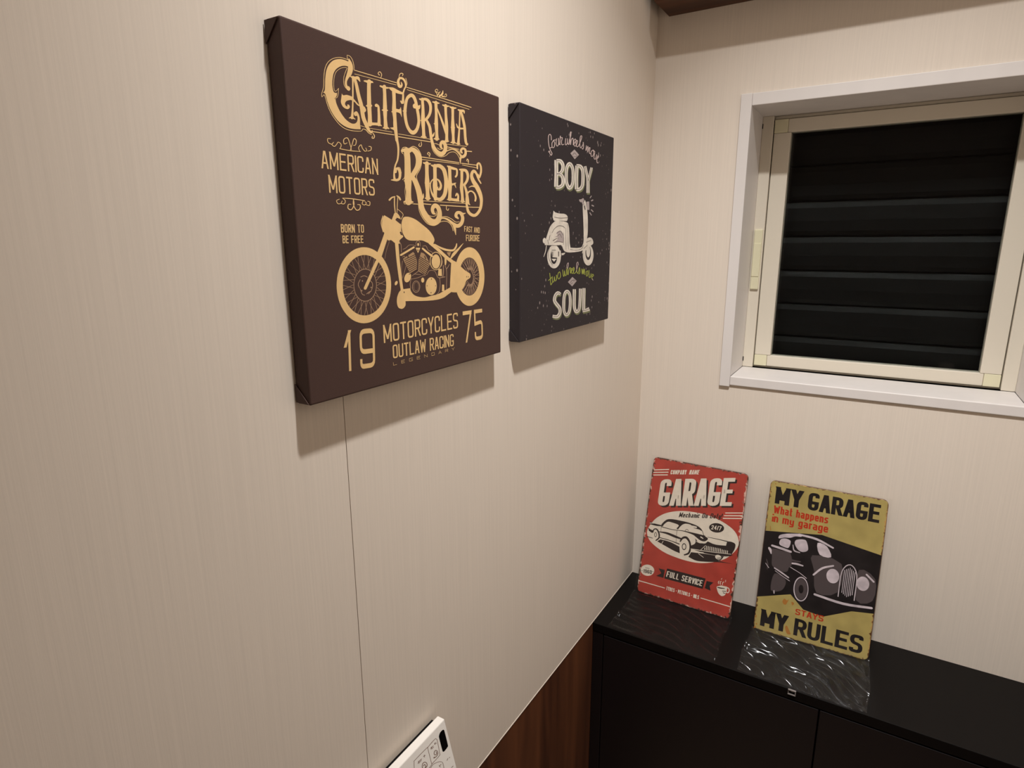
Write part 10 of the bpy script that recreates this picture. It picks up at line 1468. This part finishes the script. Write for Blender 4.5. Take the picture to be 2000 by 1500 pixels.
        '21;f1013 1181 16 2 27 -5 25 -10 15 -13 0 -19 -11 -24 -13 -23 -11 -15 -8 -3 -6 4 -6 9 -6 13 -8 19 -10 26 -6 24;f921 307 2 31 11 26 16 16 17 2 20 -20 23 -36 24 -42 20 -36 18 -30 18 -'
        '30 11 -26 0 -19 -16 -15 -29 -10 -33 -2 -28 12 -23 34 -23 50 -18 53;f13 412 7 13 13 13 15 8 9 0 2 -16 -2 -28 -4 -27 -6 -14 -8 3 -12 15 -10 18;f162 4820 0 -4 0 -4 -4 -7 -5 -5 -7 -3 -'
        '7 0 -6 3 -4 6 -3 7 0 4 1 4 1 4 5 6 6 4 7 2 6 -2 6 -5 3 -6;f12 3630 0 -5 0 -4 -1 -5 -2 -4 -5 -6 -4 -2 -7 -2 -7 2 -5 6 -4 7 -1 5 0 5 0 4 2 5 1 4 3 4 6 5 4 1 7 0 6 -4 5 -7 1 -4;r137 3'
        '434 -3 -4 -1 -5 3 -30 3 -30 3 -30 3 -29 3 -8 8 -4|141 3435 4 -2 3 -5 5 -29 6 -29 5 -29 6 -29 -2 -9 -6 -7;f100 171 0 -6 0 -5 -2 -6 -2 -5 -3 -4 -3 -4 -4 -3 -4 -2 -5 -1 -4 1 -4 1 -4 2'
        ' -3 4 -3 4 -1 5 -1 5 -1 6 1 5 2 6 2 5 3 4 3 4 4 3 4 2 5 1 4 -1 4 -1 4 -2 3 -4 2 -4 2 -5;f73 59 0 -7 -1 -7 -2 -7 -3 -7 -4 -6 -4 -5 -6 -4 -5 -2 -6 -1 -6 0 -5 2 -5 3 -4 4 -4 6 -2 6 -1'
        ' 7 -1 7 1 7 2 7 3 7 4 6 5 5 5 3 6 3 6 1 5 0 6 -2 5 -3 4 -4 3 -6 3 -6'
    ),
}
PRINT_REMOTE = {
    'button_outlines': (
        'r-611 -485 0 60 0 84 1 83 2 58 -1 24 -11 3 10 -10 21 -3 42 3 59 3 60 2 44 -1 21 -3 5 -3 1 -3 6 -11 9 -7 1 0 2 -7 1 -26 -2 -52 -5 -72 -6 -71 -6 -53 -2 -28 1 -11 -4 -3 -19 -3 -45 -3 '
        '-61 0 -62 3 -44 2 -19 3 0 -2 3 -1 -1 7 -4 6 2 -5 1 9 0 28|-624 -478 0 61 0 83 1 83 2 58 0 23 8 2 0 -3 17 -3 41 4 59 3 61 2 44 -1 24 -4 15 -8 6 -11 3 -6 4 -2 9 -8 5 -14 1 -27 -3 -53'
        ' -4 -72 -7 -72 -6 -53 -1 -26 0 -14 -7 -6 -21 -3 -45 -3 -62 0 -62 3 -44 2 -21 3 -13 7 -2 10 0 4 0 -2 -3 7 1 9 0 27;r-1063 -306 3 -1 2 2 12 34 11 36 11 33 10 24 1 14 -4 2 2 -3 29 -1 '
        '70 -1 100 -3 101 -5 72 -4 29 -5 -3 3 -4 -5 0 -7 1 -4 4 -4|-1066 -304 -3 4 0 4 11 34 11 36 11 33 10 24 1 10 -4 5 8 1 28 -1 70 -1 100 -3 101 -4 73 -5 32 -5 13 -15 -5 -8 1 -5 -2 -2 -3'
        ' -1;r-601 -527 -4 2 -4 0 -7 -3 -5 -4 -9 -3 -16 -4 -26 -4 -34 -4 -37 -4 -36 -4 -2 -2 1 -3|-598 -530 1 -4 -1 -3 -7 -4 -6 -3 -9 -4 -17 -4 -27 -4 -34 -4 -37 -4 -36 -4 -4 1 -4 3;r-673 -'
        '581 4 -3 4 -1 20 4 19 5 21 4 23 -2 29 -7 33 -13 34 -14 30 -15 26 -15 24 -16 21 -17 17 -15 12 -12 6 -9 4 -12 3 -17 2 -25 -1 -31 -3 -33 -2 -31 2 -5 3 -4|-675 -578 -1 4 2 2 20 4 20 5 '
        '21 4 25 -2 31 -8 34 -13 35 -15 31 -15 28 -16 26 -17 23 -18 18 -17 14 -14 9 -14 6 -15 4 -20 1 -26 -1 -31 -2 -33 -2 -32 -2 -2 -3 0;r-1499 -862 231 0 63 63 0 465 -63 62 -231 0 -63 -62'
        ' 0 -465 63 -63|-1501 -872 235 0 71 71 0 468 -71 71 -235 0 -71 -71 0 -468 71 -71;r-1966 -862 232 0 62 63 0 465 -62 62 -232 0 -62 -62 0 -465 62 -63|-1968 -872 236 0 70 71 0 468 -70 7'
        '1 -236 0 -70 -71 0 -468 70 -71;r-2432 -862 231 0 63 63 0 465 -63 62 -231 0 -63 -62 0 -465 63 -63|-2434 -872 235 0 71 71 0 468 -71 71 -235 0 -71 -71 0 -468 71 -71;r-3065 -795 264 0 '
        '96 96 0 264 -96 97 -264 0 -97 -97 0 -264 97 -96|-3068 -805 269 0 104 104 0 269 -104 103 -269 0 -103 -103 0 -269 103 -104'
    ),
    'button_icons': (
        'r-501 -464 -5 4 -6 2 -7 0 -9 -1 -7 -1 -5 -2 5 -15 9 -5 8 -4 9 -3 13 -4 16 -4 18 -4 17 -1 15 1 14 4 13 6 9 9 6 12 2 15 -1 16 -3 15 -7 15 -10 15 -12 12 -13 10 -13 6 -13 2 -12 0 -10 -'
        '4 -9 -7 -7 -11 -6 -12 -2 -12 4 -14 8 -14 11 -12 14 -10 13 -4 14 -1 13 2 9 4 3 9 -1 12 -2 10 -2 10 -3 6 -6 5|-498 -469 1 -5 -4 -2 -7 -1 -9 0 -6 -1 0 1 -4 10 -1 1 6 -3 8 -2 12 -4 16 '
        '-5 16 -3 14 -1 13 1 13 4 11 5 8 7 5 10 1 13 0 14 -3 11 -4 10 -7 10 -7 8 -7 5 -7 3 -8 1 -9 0 -8 -3 -7 -6 -7 -9 -5 -11 -2 -8 2 -7 5 -8 6 -7 4 -3 7 -2 11 -1 10 2 6 3 2 4 -1 7 -3 10 -1'
        ' 10 0 5 5 1;r-805 -479 5 -5 6 -2 15 -1 16 -2 15 0 12 4 8 9 5 13 1 15 -3 16 -7 17 -11 19 -14 18 -16 14 -17 10 -17 5 -17 2 -15 -2 -12 -9 -10 -13 -7 -14 -5 -12 0 -11 4 -12 5 -7 4 -7 4'
        ' -6 6 -3|-807 -474 0 4 4 2 15 -1 16 -2 13 0 9 3 5 7 4 10 1 12 -2 12 -5 13 -9 15 -11 14 -9 9 -11 5 -14 5 -13 1 -12 -1 -10 -7 -9 -12 -7 -13 -4 -11 0 -7 2 -4 4 -6 5 -8 1 -6 -2 -3;r-80'
        '8 -477 5 -4 5 0 9 4 10 4 9 5 5 9 -1 15 -6 16 -8 16 -13 14 -14 6 -10 -3 -9 -3 -9 -3 -2 -3 1 -6|-812 -473 -1 6 2 3 9 4 9 4 8 4 3 5 -1 9 -5 13 -6 11 -3 4 0 0 -7 -2 -9 -4 -9 -3 -5 1 -6'
        ' 4;r-541 -240 4 -4 4 -2 15 -4 14 -4 15 -5 15 -4 3 0 2 3|-542 -237 2 3 3 0 15 -4 14 -4 15 -4 15 -4 4 -3 4 -4;r-555 -264 4 -3 4 -1 9 2 9 2 9 2 8 1 3 2 -1 4|-557 -261 0 4 2 2 8 2 9 2 '
        '9 1 9 2 4 -1 4 -3;r-506 -245 -4 1 -3 -1 -5 -9 -5 -8 -5 -9 -5 -8 -1 -4 3 -4|-503 -248 3 -4 0 -4 -6 -8 -5 -9 -5 -8 -5 -9 -3 -1 -4 1;r-488 -258 4 -4 4 -1 5 1 5 0 5 1 5 0 2 2 0 3|-490 '
        '-255 -1 4 3 1 5 1 5 0 5 0 5 1 4 -1 4 -4;r-507 -283 4 -4 4 -1 10 -1 10 0 10 -1 10 0 3 1 0 3|-508 -280 0 4 3 1 10 -1 10 0 10 -1 10 0 4 -2 4 -4;r-415 -269 4 -2 3 1 7 6 6 6 7 7 6 6 1 3'
        ' -2 4|-418 -266 -2 4 0 3 7 7 6 6 7 6 6 7 4 0 4 -2;r-427 -255 5 -2 3 1 3 3 3 3 4 3 3 3 1 4 -2 4|-429 -252 -3 4 1 3 4 3 3 4 3 3 3 3 3 1 5 -2;r-387 -273 4 -3 4 -1 5 1 4 1 5 1 4 0 2 2 '
        '0 4|-389 -270 -1 4 2 2 5 1 4 1 5 0 4 1 4 0 5 -4;r-934 -245 3 -4 4 -2 13 -1 13 -2 13 -2 13 -2 3 1 0 3|-935 -242 0 3 3 1 13 -2 13 -2 12 -2 13 -1 4 -2 4 -4;r-949 -266 4 -4 4 -1 9 -1 9'
        ' 0 10 -1 9 0 3 1 0 3|-950 -263 0 3 2 1 10 0 9 -1 10 0 9 -1 4 -1 4 -4;r-893 -246 -4 2 -2 -2 -5 -9 -6 -9 -5 -10 -5 -9 -1 -3 3 -5|-890 -248 3 -4 0 -4 -6 -9 -5 -9 -6 -10 -5 -9 -2 -2 -4'
        ' 2;r-877 -257 4 -4 4 -1 11 -1 12 -1 11 0 11 -1 3 1 0 3|-878 -254 0 3 3 1 11 -1 11 0 12 -1 11 -1 4 -1 4 -4;r-893 -283 4 -3 4 -1 11 0 12 0 12 1 11 0 3 2 0 3|-895 -280 0 4 2 1 12 1 12'
        ' 0 12 0 11 1 4 -1 4 -4;r-776 -254 4 -3 4 -2 13 -3 12 -3 13 -3 13 -3 3 0 1 3|-777 -250 1 2 4 1 12 -3 13 -3 12 -3 13 -3 4 -2 4 -4;r-743 -236 -4 1 -2 -3 -2 -10 -2 -11 -2 -11 -2 -11 1 '
        '-3 3 -5|-740 -238 3 -4 1 -4 -2 -11 -2 -11 -2 -10 -2 -11 -2 -2 -4 0;r-449 -718 4 -4 4 -1 15 0 14 0 15 -1 15 0 2 2 0 3|-451 -715 0 4 3 1 14 0 15 0 15 0 14 0 4 -2 4 -3;r-450 -692 -2 -'
        '1 0 -4 6 -13 5 -13 6 -13 5 -12 3 -5 5 -3|-447 -692 4 -3 3 -5 6 -12 5 -13 6 -13 5 -13 1 -4 -2 -1;r-214 -772 4 -3 4 0 10 4 10 3 10 4 10 4 2 2 -1 4|-217 -768 -1 4 2 2 10 4 10 3 10 4 1'
        '0 4 4 -1 4 -3;r-139 -772 4 -4 5 -2 4 0 4 0 4 -1 4 0 3 1 1 4|-141 -769 0 4 3 1 5 0 4 -1 4 0 4 -1 5 -1 4 -4;r-144 -986 5 -4 4 -2 13 -1 12 -1 13 -2 13 -1 3 1 0 3|-145 -983 0 4 3 1 13 '
        '-1 12 -2 13 -1 13 -1 4 -2 4 -4;r-1299 -607 -4 1 -3 3 -7 15 -6 16 -7 13 -8 10 -11 6 -13 5 -14 3 -13 0 -11 -3 -12 -6 -11 -7 -8 -9 -5 -9 -3 -11 -2 -12 0 -10 3 -10 5 -9 7 -8 7 -6 8 -4 '
        '9 -3 9 0 8 0 7 3 7 4 7 6 4 5 2 6 0 6 0 8 0 8 2 5 4 2|-1296 -605 3 3 -1 5 -7 14 -6 16 -8 15 -10 13 -14 8 -16 6 -16 3 -15 0 -15 -3 -14 -7 -12 -9 -10 -11 -7 -12 -4 -13 -2 -14 0 -14 4 '
        '-12 6 -12 8 -10 10 -8 10 -5 12 -3 11 -1 11 1 10 4 10 6 7 7 6 8 4 9 1 9 -1 8 1 8 -1 4 -4 3;r-1765 -607 -5 1 -3 3 -7 15 -6 16 -6 13 -8 10 -11 6 -14 5 -14 3 -12 0 -12 -3 -12 -6 -10 -7'
        ' -8 -9 -6 -9 -3 -11 -2 -12 1 -10 2 -10 6 -9 6 -8 7 -6 8 -4 9 -3 10 0 8 0 7 3 7 4 6 6 4 5 2 6 1 6 -1 8 1 8 1 5 4 2|-1762 -605 2 3 -1 5 -6 14 -7 16 -7 15 -11 13 -13 8 -16 6 -16 3 -16'
        ' 0 -15 -3 -14 -7 -12 -9 -10 -11 -7 -12 -4 -13 -2 -14 1 -14 3 -12 7 -12 8 -10 9 -8 10 -5 12 -3 12 -1 11 1 10 4 9 6 8 7 6 8 3 9 1 9 0 8 0 8 -1 4 -4 3;r-2232 -607 -4 1 -3 3 -7 15 -6 1'
        '6 -7 13 -8 10 -11 6 -13 5 -14 3 -13 0 -12 -3 -11 -6 -11 -7 -8 -9 -5 -9 -4 -11 -1 -12 0 -10 3 -10 5 -9 7 -8 7 -6 7 -4 10 -3 9 0 8 0 7 3 7 4 6 6 4 5 2 6 1 6 0 8 0 8 2 5 3 2|-2229 -60'
        '5 2 3 0 5 -7 14 -6 16 -8 15 -10 13 -14 8 -16 6 -16 3 -16 0 -14 -3 -14 -7 -13 -9 -10 -11 -6 -12 -5 -13 -2 -14 1 -14 4 -12 6 -12 8 -10 9 -8 11 -5 11 -3 12 -1 11 1 10 4 9 6 8 7 6 8 3 '
        '9 1 9 0 8 0 8 -1 4 -3 3;r-3045 -660 223 0 0 187 -223 0 0 -187|-3055 -673 244 0 0 213 -244 0 0 -213'
    ),
    'display': (
        'f-197 -155 18 2 21 -1 20 -2 15 -2 11 -4 7 -4 5 -5 4 -7 4 -2 4 1 2 -8 2 -28 1 -61 0 -86 0 -86 -3 -62 -2 -29 -3 -9 -6 0 -12 -1 -23 -6 -30 -3 -31 -2 -23 0 -15 2 -9 4 -7 5 -6 6 -5 1 -6'
        ' 6 -2 25 -1 56 -1 78 0 79 1 59 2 29 3 14 5 5 7 7 10 10 12 8 15 7'
    ),
}

c1 = canvas('canvas_picture', C1['d'], C1['y0'], C1['y1'], C1['z0'], C1['z1'], M_canvas_brown,
            'dark brown canvas picture of a tan motorcycle hanging on the left wall', 'square canvas pictures on the left wall')
c2 = canvas('canvas_picture', C2['d'], C2['y0'], C2['y1'], C2['z0'], C2['z1'], M_canvas_black,
            'black canvas picture of a pale scooter hanging beside the corner', 'square canvas pictures on the left wall')
def prints(data, layers, frame, parent, margin=0.0022):
    for lv, (key, name, m) in enumerate(layers):
        ink(name, data[key], *frame, m, parent, 1 + lv, margin)
prints(PRINT_RIDERS, (('spokes', 'spoke_print', M_tan_dull), ('engine', 'engine_print', M_midbrown), ('motorcycle', 'motorcycle_print', M_tan),
                      ('engine_fins', 'engine_line_print', M_fin), ('title', 'title_lettering', M_tan), ('lettering', 'small_lettering', M_tan),
                      ('flourish', 'flourish_print', M_tan)),
       ((C1['d'], C1['y0'], C1['z0']), (0, 1, 0), (0, 0, 1)), c1)
prints(PRINT_SCOOTER, (('shade', 'lettering_shade', M_olive), ('block_letters', 'block_lettering', M_offwhite), ('inline', 'inline_print', M_linedark),
                       ('scooter', 'scooter_print', M_offwhite), ('scooter_soft', 'scooter_soft_print', M_greyink), ('scooter_lines', 'scooter_line_print', M_linedark),
                       ('script_white', 'script_lettering', M_pinkwhite), ('script_green', 'script_lettering', M_green),
                       ('emblem', 'emblem_print', M_greyink), ('emblem_lines', 'emblem_line_print', M_linedark)),
       ((C2['d'], C2['y0'], C2['z0']), (0, 1, 0), (0, 0, 1)), c2)

# ------------------------------------------------------------------ tin signs in clear film
def tin_sign(frame, m, label, seed, front_len, spread):
    O, U, V = (Vector(v) for v in frame)
    N = U.cross(V).normalized()
    rot = Matrix((U, V, N)).transposed()
    t = thing(empty('tin_sign', O, rot), label, 'sign', 'tin signs leaning on the back wall')
    R = 0.0095
    def outline(r, inset, z):
        pts = []
        for cx_, cy_, a0 in ((SW - r, SH - r, 0), (r, SH - r, 90), (r, r, 180), (SW - r, r, 270)):
            for k in range(7):
                a = math.radians(a0 + 15 * k)
                pts.append(Vector((cx_ + (r - inset) * math.cos(a), cy_ + (r - inset) * math.sin(a), z)))
        return pts
    def ringmesh(name, rs, m_, cap):
        bm = bmesh.new()
        vv = [[bm.verts.new(p) for p in r] for r in rs]
        n = len(vv[0])
        for a, b in zip(vv, vv[1:]):
            for i in range(n):
                bm.faces.new((a[i], a[(i + 1) % n], b[(i + 1) % n], b[i]))
        if cap:
            bm.faces.new(vv[-1])
        me = bpy.data.meshes.new(name)
        bmesh.ops.recalc_face_normals(bm, faces=bm.faces)
        bm.to_mesh(me)
        bm.free()
        me.materials.append(m_)
        o = bpy.data.objects.new(name, me)
        COL.objects.link(o)
        o.parent = t
        return o
    face = ringmesh('painted_plate', [outline(R, 0.0, -0.0012), outline(R, 0.0, -0.0004), outline(R, 0.0010, 0.0)], m, True)
    if sum(p.area * p.normal.z for p in face.data.polygons) < 0:
        face.data.flip_normals()
    ringmesh('rolled_rim', [outline(R, 0.0003, -0.0040), outline(R, -0.0004, -0.0030), outline(R, -0.0004, -0.0010), outline(R, 0.0003, -0.0006)], M_tin_edge, False)
    # clear sleeve: a close skin over the face and its slack end lying on the counter
    bm = bmesh.new()
    nx, ny = 12, 16
    g = {}
    rnd = random.Random(seed)
    for j in range(ny + 1):
        for i in range(nx + 1):
            u = -0.0045 + (SW + 0.009) * i / nx
            v = 0.001 + (SH + 0.0025) * j / ny
            g[i, j] = bm.verts.new((u, v, 0.0024 + 0.0007 * math.sin(7 * u / SW + 3 * v / SH + seed) + 0.0003 * rnd.random()))
    for j in range(ny):
        for i in range(nx):
            bm.faces.new((g[i, j], g[i + 1, j], g[i + 1, j + 1], g[i, j + 1]))
    me = bpy.data.meshes.new('film_sleeve')
    bm.to_mesh(me)
    bm.free()
    me.materials.append(M_film_face)
    for p in me.polygons:
        p.use_smooth = True
    fo = bpy.data.objects.new('film_sleeve', me)
    COL.objects.link(fo)
    fo.parent = t
    # slack end, world space: from the sign's foot to the counter's front edge
    nx, ny = 150, 110
    bm = bmesh.new()
    g = {}
    A = O + U * -0.004
    B = O + U * (SW + 0.004)
    for j in range(ny + 1):
        s = j / ny
        for i in range(nx + 1):
            q = i / nx
            x = A.x + (B.x - A.x) * q
            y0 = A.y + (B.y - A.y) * q - 0.001
            y = y0 + (1.0025 + front_len - y0) * s
            if spread < 0:
                c = x * 0.52 + y * 0.854
                al = x * 0.854 - y * 0.52
                c += 0.010 * math.sin(al * 26 + seed) + 0.004 * math.sin(al * 71)
                w1 = math.sin(c * 170 + 1.3 * math.sin(c * 61)) ** 2
                hgt = 0.0074 * w1 * (0.10 + 0.90 * math.sin(al * 62 + 1.7 * math.sin(c * 90) + seed) ** 2) + 0.0006 * math.sin(c * 520) ** 2
            else:
                c = x * 0.35 + y * 0.94 + 0.014 * math.sin(x * 26 + seed)
                w1 = math.sin(c * 150 + 1.1 * math.sin(x * 21)) ** 2
                w2 = math.sin(c * 230 + x * 40) ** 2
                hgt = 0.0052 * w1 * math.sin(x * 34 + y * 23 + seed) ** 2 + 0.0006 * w2
            hgt += 0.0040 * (math.exp(-((q - 0.012) / 0.012) ** 2) + math.exp(-((q - 0.988) / 0.012) ** 2)) * (0.5 + 0.5 * math.sin(y * 150 + seed))
            fall = min(1.0, (1 - s) / 0.08)
            z = ZC + 0.0006 + hgt * (0.25 + 0.75 * fall) + 0.0022 * max(0.0, 1 - s / 0.08)
            g[i, j] = bm.verts.new((x + 0.0016 * math.sin(s * 7 + seed) * (1 if q > 0.5 else -1) * (abs(q - 0.5) * 2) ** 4, y, z))
    for j in range(ny):
        for i in range(nx):
            bm.faces.new((g[i, j], g[i + 1, j], g[i + 1, j + 1], g[i, j + 1]))
    bmesh.ops.recalc_face_normals(bm, faces=bm.faces)
    mesh_obj('film_sleeve_end', bm, M_film if spread < 0 else M_film_dull, t, True)
    return t
s1 = tin_sign(SIGN1, M_red, 'red tin garage sign with a black and white car in an oval', 1.3, 0.0, 1)
s2 = tin_sign(SIGN2, M_yellow, 'yellow and black tin sign with red lettering and an old black car', 4.1, 0.0, -1)
prints(PRINT_GARAGE, (('cream', 'cream_print', M_s_cream), ('dark', 'dark_print', M_s_dark), ('cream_top', 'highlight_print', M_s_cream), ('dark_top', 'fine_dark_print', M_s_dark)), SIGN1, s1)
prints(PRINT_RULES, (('rust', 'rust_spots', M_s_rust), ('black', 'black_print', M_s_black), ('red', 'red_lettering', M_s_red), ('mid', 'car_shading_print', M_s_mid), ('light', 'car_highlight_print', M_s_light)), SIGN2, s2)

# ------------------------------------------------------------------ toilet remote on the wall
rm = thing(empty('remote_control', (0.0, 0.39, 0.84)), 'white wall remote control with outlined buttons under the brown canvas', 'remote')
RO, RV = Vector(REMOTE[0]), Vector(REMOTE[2])
bot = RO - RV * 0.066
prof = [Vector((0.0075, 0, RO.z)), Vector((RO.x, 0, RO.z)), Vector((bot.x, 0, bot.z)), Vector((bot.x - 0.006, 0, bot.z - 0.006)), Vector((0.0075, 0, bot.z - 0.006))]
extrude_poly('housing', [(v.x, 0.285, v.z) for v in prof], (0, 0.215, 0), M_remote, rm, 0.0013)
box('gap_shade_bracket', (0.0, 0.288, 0.850), (0.0076, 0.4972, 0.9015), M_gap, rm)
prints(PRINT_REMOTE, (('button_outlines', 'button_outline', M_remote_ink), ('button_icons', 'button_lettering', M_remote_ink), ('display', 'display_window', M_display)), REMOTE, rm)
